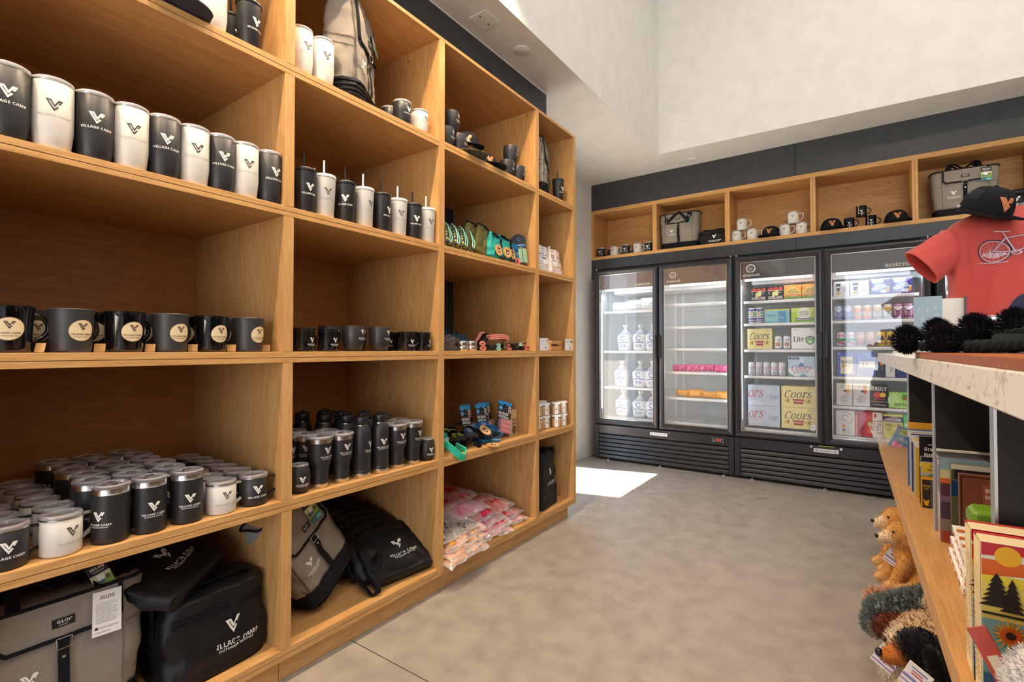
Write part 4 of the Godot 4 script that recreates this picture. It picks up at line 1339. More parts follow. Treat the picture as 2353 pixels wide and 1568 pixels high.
# ---------------------------------------------------------------- bags
class Bag:
	var wb: float
	var wt: float
	var db: float
	var dt: float
	var hh: float
	var e := 5.0
	var amp := 0.004
	var freq := 14.0
	var bulge := 0.05
	var nz := FastNoiseLite.new()
	func _init(a: float, b: float, c: float, d: float, h: float, sd := 1) -> void:
		wb = a; wt = b; db = c; dt = d; hh = h
		nz.seed = sd
		nz.frequency = 1.0
		nz.fractal_octaves = 3
	func pt(t: float, k: float, h := 0.0) -> Vector3:
		var s := 1.0 + bulge * sin(PI * clampf(k, 0, 1))
		var w := lerpf(wb, wt, k) / 2 * s
		var d := lerpf(db, dt, k) / 2 * s
		var c := cos(t)
		var sn := sin(t)
		var x := signf(c) * pow(absf(c), 2.0 / e) * d
		var z := signf(sn) * pow(absf(sn), 2.0 / e) * w
		var nn := nz.get_noise_3d(x * freq, k * hh * freq, z * freq) * amp * 2.0 * sqrt(clampf(k * 6.0, 0, 1))
		var dir := Vector3(signf(c) * pow(absf(c), 1.3), 0, signf(sn) * pow(absf(sn), 1.3)).normalized()
		return Vector3(x, k * hh, z) + dir * (nn + h)
	func ang(z: float, k: float) -> float:
		var w := lerpf(wb, wt, k) / 2 * (1.0 + bulge * sin(PI * clampf(k, 0, 1)))
		return asin(clampf(signf(z) * pow(minf(absf(z) / w, 1.0), e / 2.0), -1, 1))
	# a point of the front (+x side): q.x to the viewer's right
	func front(q: Vector2, h: float) -> Vector3:
		var k := q.y / hh
		return pt(ang(-q.x, k), k, h)
	func side(q: Vector2, h: float) -> Vector3: # the +z side, q.x to the right (+x)
		var k := q.y / hh
		var d := lerpf(db, dt, k) / 2 * (1.0 + bulge * sin(PI * clampf(k, 0, 1)))
		return pt(acos(clampf(signf(q.x) * pow(minf(absf(q.x) / d, 1.0), e / 2.0), -1, 1)), k, h)
	func shell(k0: float, k1: float, n: int, caps: bool, h := 0.0, seg := 64) -> MB:
		var rows := []
		for i in n + 1:
			var row := PackedVector3Array()
			for j in seg:
				row.append(pt(TAU * j / seg, lerpf(k0, k1, float(i) / n), h))
			rows.append(row)
		var b := MB.new()
		b.loft(rows, caps)
		return b
	# raised panel on the front
	func panel(x0: float, x1: float, y0: float, y1: float, h: float, nx := 14, ny := 8, f = null) -> MB:
		if f == null:
			f = front
		var b := MB.new()
		var rows := []
		for i in ny + 1:
			var row := PackedVector3Array()
			for j in nx + 1:
				row.append(f.call(Vector2(lerpf(x1, x0, float(j) / nx), lerpf(y0, y1, float(i) / ny)), h))
			rows.append(row)
		b.grid(rows)
		for e2 in [[0, 0], [ny, 1]]:
			var lo := PackedVector3Array()
			for j in nx + 1:
				lo.append(f.call(Vector2(lerpf(x1, x0, float(j) / nx), y0 if e2[1] == 0 else y1), 0.0))
			b.grid([lo, rows[e2[0]]] if e2[1] == 0 else [rows[e2[0]], lo])
		return b
	func path(pts: Array, h: float, n := 5) -> Array:
		var o := []
		for i in pts.size() - 1:
			for j in n:
				o.append(front(pts[i].lerp(pts[i + 1], float(j) / n), h))
		o.append(front(pts[-1], h))
		return o
func hang_tag(q: Ink, w: float) -> Ink:
	var h := w * 1.75
	return q.ink("#1d1a17").rect(-w / 2, -h / 2, w / 2, h / 2).ink("#f0ede6").text("IGLOO", 0, h * 0.36, w * 0.72, w * 0.17, true).text("COOLER BAG", 0, h * 0.24, w * 0.55, w * 0.07, true).ink("#c8d7a6").rect(-w / 2, -h * 0.28, w / 2, h * 0.15).ink("#7fa345").poly([Vector2(-w / 2, -h * 0.28), Vector2(w / 2, -h * 0.28), Vector2(w / 2, h * 0.03), Vector2(0, -h * 0.06), Vector2(-w / 2, -h * 0.02)]).ink("#f2f2ec").rect(-w * 0.2, -h * 0.08, w * 0.12, h * 0.11).ink("#4d6b86").rect(-w * 0.42, -h * 0.2, w * 0.05, -h * 0.09).ink("#6a4a33").disc(w * 0.28, -h * 0.04, w * 0.1, w * 0.14).ink("#3f6d7a").rect(-w / 2, -h / 2, 0, -h * 0.30).ink("#2f9d93").rect(0, -h / 2, w / 2, -h * 0.30).ink("#bfe3df").rect(w * 0.08, -h * 0.43, w * 0.4, -h * 0.38)
func tag_card(t: Node3D, at: Vector3, bs: Basis, w: float, white := false) -> void:
	var c := Node3D.new()
	c.name = "hang_tag"
	t.add_child(c, true)
	c.transform = Transform3D(bs, at)
	obj("card", box_mesh(Vector3.ZERO, Vector3(0.0012, w * 1.75, w), 0.0), M.paper, c)
	var q := Ink.new()
	if white:
		q.ink("#f1efea").rect(-w / 2, -w * 0.86, w / 2, w * 0.86).ink("#2a2626").text("IGLOO", 0, w * 0.62, w * 0.5, w * 0.14, true).ink("#8f8b88")
		for i in 11:
			q.rect(-w * 0.4, w * (0.38 - i * 0.075), w * [0.32, 0.38, 0.15, 0.35, 0.3][i % 5], w * (0.395 - i * 0.075))
		q.ink("#3a3330").rect(-w * 0.42, -w * 0.62, -w * 0.32, -w * 0.52).ink("#8f8b88").rect(-w * 0.25, -w * 0.58, w * 0.38, -w * 0.56).rect(-w * 0.42, -w * 0.75, w * 0.1, -w * 0.73)
	else:
		hang_tag(q, w)
	obj("print", q.mesh(on_flat(Vector3(0.0006, 0, 0), Vector3(0, 0, -1), Vector3.UP)), M.print, c)
func buckle(t: Node3D, p: Array, r := 0.0016) -> void:
	var b := MB.new()
	b.tube(p, r, 8)
	obj("buckle", b.mesh(), M.steel, t)
func cooler_tote(t: Node3D, up: bool, white_tag := false) -> void:
	var s := Bag.new(0.31, 0.37, 0.145, 0.165, 0.335, 5)
	var kb := 0.17
	obj("body", s.shell(kb, 1.0, 16, true).mesh(), M.grey_canvas, t)
	var base := s.shell(0.0, kb, 4, true, 0.002)
	for k in [0.04, 0.08, 0.12, kb - 0.003]:
		var pth := []
		for j in 65:
			pth.append(s.pt(TAU * j / 64, k, 0.003))
		base.tube(pth, 0.0032, 6, false)
	obj("base", base.mesh(), M.black_canvas, t)
	var tr := MB.new()
	var pt2 := []
	for j in 65:
		pt2.append(s.pt(TAU * j / 64, 1.0, 0.0) + Vector3(0, 0.002, 0))
	tr.tube(pt2, 0.0045, 6, false)
	obj("top_trim", tr.mesh(), M.webbing, t)
	var wf := 0.118
	obj("flap", s.panel(-wf, wf, 0.245, 0.333, 0.007).mesh(), M.grey_canvas, t)
	var fb := MB.new()
	fb.strap(s.path([Vector2(-wf, 0.333), Vector2(-wf, 0.262), Vector2(-wf + 0.015, 0.246), Vector2(wf - 0.015, 0.246), Vector2(wf, 0.262), Vector2(wf, 0.333)], 0.0085), Vector3.RIGHT, 0.006, 0.009)
	obj("flap_trim", fb.mesh(), M.webbing, t)
	var q := curved(0.012)
	q.ink("#141315").rect(-0.022, 0.273, 0.022, 0.294).ink("#e6e3dd").text("IGLOO", 0, 0.286, 0.034, 0.0075, true).text("HERITAGE", 0, 0.2775, 0.018, 0.0028)
	obj("patch", q.mesh(func(p: Vector2, h: float) -> Vector3: return s.front(p, h + 0.009)), M.print, t)
	var st := MB.new()
	st.strap(s.path([Vector2(0.0, 0.25), Vector2(0.0, 0.19), Vector2(0.0, 0.12), Vector2(0.003, 0.062)], 0.008), Vector3.FORWARD, 0.022, 0.003)
	obj("front_strap", st.mesh(), M.webbing, t)
	buckle(t, [s.front(Vector2(-0.015, 0.246), 0.013), s.front(Vector2(-0.015, 0.222), 0.014), s.front(Vector2(0.015, 0.222), 0.014), s.front(Vector2(0.015, 0.246), 0.013), s.front(Vector2(-0.015, 0.246), 0.013)])
	var rv := MB.new()
	rv.xf = Transform3D(Basis(Vector3.FORWARD, PI / 2), s.front(Vector2(0, 0.2), 0.0095))
	rv.lathe([Vector2(0.0045, 0), Vector2(0.004, 0.0015), Vector2(0.0001, 0.002)], 12)
	obj("rivet", rv.mesh(), M.steel, t)
	var sm := MB.new()
	for e in [[-0.128, 1], [0.128, 1]]:
		sm.strap(s.path([Vector2(e[0], 0.325), Vector2(e[0] * 0.98, 0.2), Vector2(e[0] * 0.95, 0.064)], 0.001), Vector3.FORWARD, 0.004, 0.002)
	sm.strap(s.path([Vector2(0.13, 0.225), Vector2(0.165, 0.228)], 0.001), Vector3.UP, 0.003, 0.002)
	sm.strap(s.path([Vector2(-0.13, 0.225), Vector2(-0.165, 0.228)], 0.001), Vector3.UP, 0.003, 0.002)
	obj("seam", sm.mesh(), mat("#6d665d", 0.95), t)
	var lg := curved(0.012)
	lg.ink("#f2f0ea").vee(-0.062, 0.17, 0.034).text("VILLAGE CAMP", -0.062, 0.142, 0.075, 0.007, true).text("OUTDOOR RESORT", -0.062, 0.134, 0.05, 0.0035, true)
	obj("logo", lg.mesh(func(p: Vector2, h: float) -> Vector3: return s.front(p, h + 0.0015)), M.print, t)
	for z in [1, -1]:
		var h := MB.new()
		var x: float = 0.02 * z
		if up:
			h.strap([Vector3(z * 0.06, 0.325, -0.085), Vector3(z * 0.045, 0.36, -0.083), Vector3(z * 0.03, 0.385, -0.078), Vector3(z * 0.028, 0.39, -0.060)], Vector3.RIGHT if false else Vector3(0, 0, 1), 0.026, 0.004)
			h.strap([Vector3(z * 0.06, 0.325, 0.085), Vector3(z * 0.045, 0.36, 0.083), Vector3(z * 0.03, 0.385, 0.078), Vector3(z * 0.028, 0.39, 0.060)], Vector3(0, 0, 1), 0.026, 0.004)
			h.strap([Vector3(z * 0.035, 0.385, -0.085), Vector3(z * 0.03, 0.392, -0.05), Vector3(z * 0.03, 0.365, -0.02), Vector3(z * 0.03, 0.352, 0.0), Vector3(z * 0.03, 0.365, 0.02), Vector3(z * 0.03, 0.392, 0.05), Vector3(z * 0.035, 0.385, 0.085)], Vector3.RIGHT, 0.026, 0.004)
		elif z > 0:
			var hp := [s.front(Vector2(-0.105, 0.30), 0.012), s.front(Vector2(-0.095, 0.262), 0.018), s.front(Vector2(-0.06, 0.285), 0.022), s.front(Vector2(-0.02, 0.325), 0.024), s.front(Vector2(0.02, 0.335), 0.028), s.front(Vector2(0.05, 0.30), 0.024), s.front(Vector2(0.085, 0.255), 0.022), s.front(Vector2(0.112, 0.262), 0.018), s.front(Vector2(0.11, 0.30), 0.014), s.front(Vector2(0.09, 0.333), 0.012)]
			h.strap(hp, Vector3(0.3, 1, -0.2), 0.026, 0.004)
			h.box(s.front(Vector2(0.088, 0.262), 0.024), Vector3(0.012, 0.06, 0.03), 0.005)
		else:
			h.strap([Vector3(-0.06, 0.325, -0.1), Vector3(-0.04, 0.352, -0.06), Vector3(0.0, 0.348, 0.0), Vector3(-0.03, 0.358, 0.06), Vector3(-0.06, 0.325, 0.1)], Vector3.RIGHT, 0.026, 0.004)
		obj("handle", h.mesh(), M.webbing, t)
	if white_tag:
		tag_card(t, s.front(Vector2(0.085, 0.272), 0.016), Basis(Vector3.RIGHT, -0.06) * Basis(Vector3.BACK, 0.1), 0.062, true)
		tag_card(t, s.front(Vector2(0.09, 0.332), 0.0) + Vector3(-0.03, 0.02, 0), Basis(Vector3.RIGHT, 0.3) * Basis(Vector3.BACK, 0.3), 0.045)
	else:
		tag_card(t, s.front(Vector2(0.105, 0.273), 0.016), Basis(Vector3.RIGHT, -0.03) * Basis(Vector3.BACK, 0.06), 0.055 if up else 0.042)
func backpack(t: Node3D) -> void:
	var s := Bag.new(0.265, 0.25, 0.165, 0.125, 0.40, 11)
	s.e = 4.2
	s.amp = 0.0055
	obj("body", s.shell(0.17, 1.0, 20, true).mesh(), M.grey_canvas, t)
	var base := s.shell(0.0, 0.17, 4, true, 0.002)
	for k in [0.04, 0.08, 0.12, 0.167]:
		var pth := []
		for j in 65:
			pth.append(s.pt(TAU * j / 64, k, 0.003))
		base.tube(pth, 0.0036, 6, false)
	obj("base", base.mesh(), M.black_canvas, t)
	var tr := MB.new()
	var pt2 := []
	for j in 65:
		pt2.append(s.pt(TAU * j / 64, 1.0, 0.0) + Vector3(0, 0.002, 0))
	tr.tube(pt2, 0.004, 6, false)
	obj("top_trim", tr.mesh(), M.webbing, t)
	var wf := 0.10
	obj("flap", s.panel(-wf, wf, 0.235, 0.398, 0.009).mesh(), M.grey_canvas, t)
	var fb := MB.new()
	fb.strap(s.path([Vector2(-wf, 0.398), Vector2(-wf, 0.25), Vector2(-wf + 0.012, 0.236), Vector2(wf - 0.012, 0.236), Vector2(wf, 0.25), Vector2(wf, 0.398)], 0.010), Vector3.RIGHT, 0.007, 0.009)
	obj("flap_trim", fb.mesh(), M.webbing, t)
	var q := curved(0.012)
	q.ink("#141315").rect(-0.018, 0.268, 0.018, 0.292).ink("#e6e3dd").text("IGLOO", 0, 0.283, 0.028, 0.008, true).text("HERITAGE", 0, 0.273, 0.016, 0.003)
	obj("patch", q.mesh(func(p: Vector2, h: float) -> Vector3: return s.front(p, h + 0.011)), M.print, t)
	var st := MB.new()
	st.strap(s.path([Vector2(0.0, 0.24), Vector2(0.004, 0.19), Vector2(-0.004, 0.15), Vector2(0.0, 0.065)], 0.010), Vector3.FORWARD, 0.022, 0.003)
	obj("front_strap", st.mesh(), M.webbing, t)
	buckle(t, [s.front(Vector2(-0.014, 0.236), 0.015), s.front(Vector2(-0.014, 0.212), 0.016), s.front(Vector2(0.014, 0.212), 0.016), s.front(Vector2(0.014, 0.236), 0.015), s.front(Vector2(-0.014, 0.236), 0.015)])
	var rv := MB.new()
	rv.xf = Transform3D(Basis(Vector3.FORWARD, PI / 2), s.front(Vector2(0.002, 0.195), 0.0115))
	rv.lathe([Vector2(0.0045, 0), Vector2(0.004, 0.0015), Vector2(0.0001, 0.002)], 12)
	obj("rivet", rv.mesh(), M.steel, t)
	var lg := curved(0.012)
	lg.ink("#f2f0ea").vee(-0.062, 0.165, 0.034).text("VILLAGE CAMP", -0.060, 0.138, 0.072, 0.007, true).text("OUTDOOR RESORT", -0.060, 0.13, 0.05, 0.0035, true)
	obj("logo", lg.mesh(func(p: Vector2, h: float) -> Vector3: return s.front(p, h + 0.0015)), M.print, t)
	# side pocket with its hem, seams
	obj("side_pocket", s.panel(-0.055, 0.055, 0.075, 0.235, 0.008, 10, 8, s.side).mesh(), M.grey_canvas, t)
	var pm := mat("#5a544c", 0.95)
	for y in [0.205, 0.236]:
		var hm := MB.new()
		var p := []
		for i in 9:
			p.append(s.side(Vector2(-0.056 + i * 0.014, y - 0.02 * (i / 8.0 - 0.5)), 0.009))
		hm.strap(p, Vector3.UP, 0.004, 0.002)
		obj("pocket_hem", hm.mesh(), pm, t)
	for x in [-0.118, 0.118]:
		var hm := MB.new()
		hm.strap(s.path([Vector2(x, 0.39), Vector2(x, 0.2), Vector2(x, 0.075)], 0.0015), Vector3.FORWARD, 0.006, 0.004)
		obj("piping", hm.mesh(), pm, t)
	var hd := MB.new()
	hd.strap([Vector3(0.035, 0.395, -0.02), Vector3(0.034, 0.42, -0.022), Vector3(0.03, 0.436, -0.01), Vector3(0.03, 0.436, 0.01), Vector3(0.034, 0.42, 0.022), Vector3(0.035, 0.395, 0.02)], Vector3.RIGHT, 0.022, 0.004)
	obj("handle", hd.mesh(), M.webbing, t)
	tag_card(t, s.front(Vector2(0.05, 0.315), 0.022), Basis(Vector3.RIGHT, -0.1) * Basis(Vector3.BACK, 0.2), 0.055)
func lunch_cooler(t: Node3D, w: float, h: float, d: float, sd: int, amp := 0.006) -> void:
	var s := Bag.new(w, w * 0.96, d, d * 0.8, h, sd)
	s.amp = amp
	s.freq = 12.0
	s.e = 4.5
	obj("body", s.shell(0.0, 1.0, 18, true).mesh(), M.nylon, t)
	var z := MB.new()
	for y in [0.74, 0.80]:
		z.strap(s.path([Vector2(-w * 0.44, h * y), Vector2(w * 0.44, h * y)], 0.002, 14), Vector3.UP, 0.007, 0.004)
	obj("zip", z.mesh(), M.webbing, t)
	var st := MB.new()
	if d < 0.1:
		st.strap([Vector3(0, h * 0.99, -w * 0.2), Vector3(0.01, h * 1.02, -w * 0.1), Vector3(0.012, h * 1.025, w * 0.1), Vector3(0, h * 0.99, w * 0.2)], Vector3(1, 0.2, 0), 0.022, 0.004)
	else:
		st.strap([Vector3(0, h * 0.7, -w * 0.5), Vector3(0.01, h * 0.95, -w * 0.52), Vector3(0.02, h * 1.06, -w * 0.3), Vector3(0.015, h * 1.03, 0.0), Vector3(0.02, h * 1.08, w * 0.3), Vector3(0.01, h * 0.95, w * 0.53), Vector3(0, h * 0.5, w * 0.52)], Vector3(1, 0.2, 0), 0.03, 0.004)
	obj("strap", st.mesh(), M.webbing, t)
	if d > 0.1:
		buckle(t, [Vector3(0.0, h * 0.72, -w * 0.53), Vector3(0.02, h * 0.75, -w * 0.54), Vector3(0.02, h * 0.86, -w * 0.545), Vector3(0, h * 0.88, -w * 0.54)])
	var q := curved(0.012)
	q.ink("#f2f0ea").vee(w * 0.1, h * 0.52, w * 0.17).text("VILLAGE CAMP", w * 0.12, h * 0.5 - w * 0.14, w * 0.48, w * 0.045, true).text("OUTDOOR RESORT", w * 0.12, h * 0.5 - w * 0.185, w * 0.36, w * 0.022, true)
	obj("logo", q.mesh(func(p: Vector2, hh: float) -> Vector3: return s.front(p, hh + 0.0022)), M.print, t)
func posed(o: Node3D, b: Basis, at: Vector3) -> Node3D:
	o.transform = Transform3D(b, at)
	return o
func caps_and_bags() -> void:
	M.nylon = fabric("#131316", 120.0, 0.5, 0.06)
	M.nylon.metallic_specular = 0.4
	var cap_black := fabric("#1a1a1e", 500.0, 0.85, 0.03)
	var camo := tri_mat(noise_tex(0.025, [[0.0, "#2c2a22"], [0.45, "#3d3a2c"], [0.5, "#6a6450"], [0.62, "#4b4a36"], [1.0, "#8d8468"]], 256, 2, 61), Vector3.ONE * 6, 0.9, false)
	var charcoal := fabric("#3a3a40", 500.0, 0.9, 0.03)
	place("cap_grey", "cap", "charcoal cap with an orange V emblem on the first bay's top shelf", "cap", Vector3(-0.115, SY[4], -0.61), -0.25, "", func(t: Node3D) -> void: cap(t, charcoal))
	place("cap_k", "cap", "black cap with an orange V emblem sitting between the white mug pyramids", "cap", Vector3(0.925, 2.052, -4.80), -PI / 2 - 0.05, "caps in the cooler niche", func(t: Node3D) -> void: cap(t, cap_black))
	dup(protos.cap_k, "black cap at the outer side of the enamel mugs, nearer the white mugs", Vector3(1.365, 2.052, -4.80), -PI / 2 + 0.1, "caps in the cooler niche")
	dup(protos.cap_k, "black cap at the other side of the enamel mugs, nearer the grey tote", Vector3(1.785, 2.052, -4.80), -PI / 2 + 0.05, "caps in the cooler niche")
	place("cap_camo", "cap", "camouflage cap under the black cap, next to the round mugs", "cap", Vector3(-0.115, SY[4], -1.935), -0.55, "", func(t: Node3D) -> void: cap(t, camo))
	posed(dup(protos.cap_k, "black cap perched on two others in the third bay, brim outwards", Vector3.ZERO), Basis(Vector3.UP, -0.75) * Basis(Vector3.BACK, -0.12), Vector3(-0.15, SY[4] + 0.075, -1.985))
	dup(protos.cap_k, "black cap lying low beneath the perched cap's brim, next to the mug pyramid", Vector3(-0.135, SY[4], -2.115), -0.45)
	# grey bags
	posed(place("pack", "cooler_backpack", "grey canvas cooler backpack standing on the second bay's top shelf", "backpack", Vector3.ZERO, 0.0, "grey cooler backpacks", backpack), Basis(Vector3.UP, 0.62), Vector3(-0.135, SY[4], -1.245))
	posed(dup(protos.pack, "grey canvas cooler backpack beside the straw tumbler in the last bay", Vector3.ZERO, 0, "grey cooler backpacks"), Basis(Vector3.UP, 0.5) * Basis.from_scale(Vector3(1, 0.86, 1)), Vector3(-0.13, SY[4], -2.635))
	posed(dup(protos.pack, "grey canvas cooler backpack slumped sideways in the bottom row", Vector3.ZERO, 0, "grey cooler backpacks"), Basis(Vector3.UP, 0.25) * Basis(Vector3.BACK, 0.16) * Basis(Vector3.RIGHT, 0.52), Vector3(-0.20, SY[0] + 0.075, -1.185))
	place("tote", "cooler_tote", "grey cooler tote with its handle looped over the front, above the ice cooler", "bag", Vector3(0.145, 2.052, -4.815), -PI / 2 + 0.02, "grey cooler totes", func(t: Node3D) -> void: cooler_tote(t, false))
	place("tote_up", "cooler_tote", "grey cooler tote with both handles upright, behind the cap on the red shirt", "bag", Vector3(2.17, 2.052, -4.815), -PI / 2 + 0.02, "grey cooler totes", func(t: Node3D) -> void: cooler_tote(t, true))
	posed(place("tote_w", "cooler_tote", "grey cooler tote with a large white care card, in the bottom row", "bag", Vector3.ZERO, 0, "grey cooler totes", func(t: Node3D) -> void: cooler_tote(t, true, true)), Basis(Vector3.UP, 0.02) * Basis(Vector3.BACK, 0.1), Vector3(-0.155, SY[0] + 0.008, -0.375))
	# black lunch coolers
	var lc := func(t: Node3D) -> void: lunch_cooler(t, 0.235, 0.135, 0.15, 31)
	place("lunch", "lunch_cooler", "small black lunch cooler beside the grey tote above the ice cooler", "bag", Vector3(0.455, 2.052, -4.80), -PI / 2 - 0.1, "black lunch coolers in the niche", lc)
	dup(protos.lunch, "small black lunch cooler partly hidden behind the cap on the shirt", Vector3(2.405, 2.052, -4.80), -PI / 2 + 0.02, "black lunch coolers in the niche")
	place("duffel", "lunch_cooler", "puffed-up black lunch cooler with a large logo, next to the grey tote", "bag", Vector3(-0.15, SY[0], -0.735), 0.06, "black coolers in the bottom row", func(t: Node3D) -> void: lunch_cooler(t, 0.30, 0.245, 0.21, 35, 0.008))
	place("folded", "lunch_cooler", "black folded lunch cooler lying on top of the puffed-up one", "bag", Vector3.ZERO, 0, "black coolers in the bottom row", func(t: Node3D) -> void: lunch_cooler(t, 0.29, 0.26, 0.055, 38, 0.008))
	posed(protos.folded, Basis(Vector3.UP, 0.45) * Basis(Vector3.BACK, 1.25) * Basis(Vector3.RIGHT, 0.25), Vector3(-0.11, SY[0] + 0.275, -0.70))
	for i in 3:
		posed(dup(protos.folded, "black folded lunch cooler in the dark, %s behind the puffed-up one" % ORD[i], Vector3.ZERO, 0, "black coolers in the bottom row"), Basis(Vector3.UP, 0.1 * i) * Basis(Vector3.BACK, 0.12), Vector3(-0.31 - i * 0.07, SY[0] + 0.004, -0.66))
	for i in 9:
		var tl := lerpf(1.0, 0.12, i / 8.0)
		var o := posed(dup(protos.folded, "black folded lunch cooler, %s of the shingled row beside the slumped backpack" % (["front", "second", "third", "fourth", "fifth", "sixth", "seventh", "eighth", "rearmost"][i]), Vector3.ZERO, 0, "shingled black coolers"), Basis(Vector3.UP, -0.12 + 0.03 * (i % 3)) * Basis(Vector3.BACK, tl), Vector3(-0.045 - i * 0.062, SY[0] + 0.02, -1.475 + 0.012 * i + 0.008 * (i % 2)))
		if i == 0:
			var b := MB.new()
			b.strap([Vector3(0.03, 0.12, 0.08), Vector3(0.07, 0.10, 0.10), Vector3(0.09, 0.06, 0.125), Vector3(0.07, 0.005, 0.15), Vector3(0.02, -0.035, 0.16), Vector3(-0.0, -0.03, 0.175), Vector3(-0.01, 0.03, 0.18), Vector3(-0.03, 0.08, 0.16)], Vector3(0.3, 0.5, 1), 0.024, 0.003)
			obj("loose_strap", b.mesh(), M.webbing, o)
	# shopping bag in the last bay
	var sb := thing("shopping_bag", "glossy black shopping bag with handles, alone in the last bay's bottom row", "shopping bag", Vector3(-0.105, SY[0], -2.67), 0.12)
	var s := Bag.new(0.235, 0.205, 0.13, 0.10, 0.345, 51)
	s.e = 9.0
	s.amp = 0.006
	s.bulge = 0.0
	var sh := s.shell(0.0, 1.0, 20, false)
	sh.loft([_ring(s, 0.0), _ring(s, 0.002)], true)
	obj("body", sh.mesh(), M.nylon, sb)
	for x in [-0.045, 0.05]:
		var b := MB.new()
		b.strap([Vector3(x, 0.33, -0.055), Vector3(x * 1.1, 0.365, -0.05), Vector3(x, 0.368, 0.0), Vector3(x * 1.1, 0.362, 0.05), Vector3(x, 0.33, 0.055)], Vector3.RIGHT, 0.02, 0.002)
		obj("handle", b.mesh(), M.nylon, sb)
	var q := curved(0.012)
	q.ink("#e9e7e4").vee(0.02, 0.215, 0.055).text("VILLAGE CAMP", 0.01, 0.15, 0.11, 0.011, true).text("OUTDOOR RESORT", 0.01, 0.138, 0.085, 0.006, true)
	obj("logo", q.mesh(func(p: Vector2, h: float) -> Vector3: return s.front(p, h + 0.001)), M.print, sb)
func _ring(s: Bag, k: float) -> PackedVector3Array:
	var r := PackedVector3Array()
	for j in 64:
		r.append(s.pt(TAU * j / 64, k, 0.0))
	return r

# ---------------------------------------------------------------- pet goods, treats, shirts in the third and fourth bays
func pillow(w: float, h: float, d: float, amp: float, sd: int, nu := 28, nv := 20, freq := 30.0) -> MB:
	# a soft pack lying in the xy plane, centred on the origin, front to +z
	var nz := FastNoiseLite.new()
	nz.seed = sd
	nz.frequency = 1.0
	nz.fractal_octaves = 3
	var b := MB.new()
	for s in [1, -1]:
		var rows := []
		for i in nv + 1:
			var row := PackedVector3Array()
			for j in nu + 1:
				var u: float = (float(j) / nu * 2 - 1) * -s
				var v := float(i) / nv * 2 - 1
				var k := pow(maxf(0.0, 1 - pow(absf(u), 3.0)), 0.55) * pow(maxf(0.0, 1 - pow(absf(v), 3.0)), 0.55)
				var x := u * w / 2
				var y := v * h / 2
				var n := nz.get_noise_3d(x * freq, y * freq, s * 3.0) * amp
				row.append(Vector3(x * (1 - 0.03 * v * v) + nz.get_noise_2d(y * 20, 5) * 0.004 * absf(u), y + nz.get_noise_2d(x * 20, 9) * 0.004 * absf(v), s * (k * d / 2 + n * sqrt(k)) + nz.get_noise_2d(x * 9, y * 9) * amp * 1.5))
			rows.append(row)
		b.grid(rows)
	return b
func spiral(r: float, w: float, turns: float, th := 0.0024) -> MB:
	var p := []
	var n := int(turns * 18)
	for i in n + 1:
		var k := float(i) / n
		var a := TAU * turns * k
		p.append(Vector3(cos(a) * lerpf(r * 0.35, r, k) * 1.25, sin(a) * lerpf(r * 0.35, r, k), 0))
	var b := MB.new()
	b.strap(p, Vector3(0, 0, 1), w, th)
	return b
func pouch_shape(w: float, h: float, d: float, sd: int) -> Bag:
	var s := Bag.new(w, w * 0.92, d, d * 0.45, h, sd)
	s.e = 3.0
	s.amp = 0.006
	s.freq = 22.0
	return s
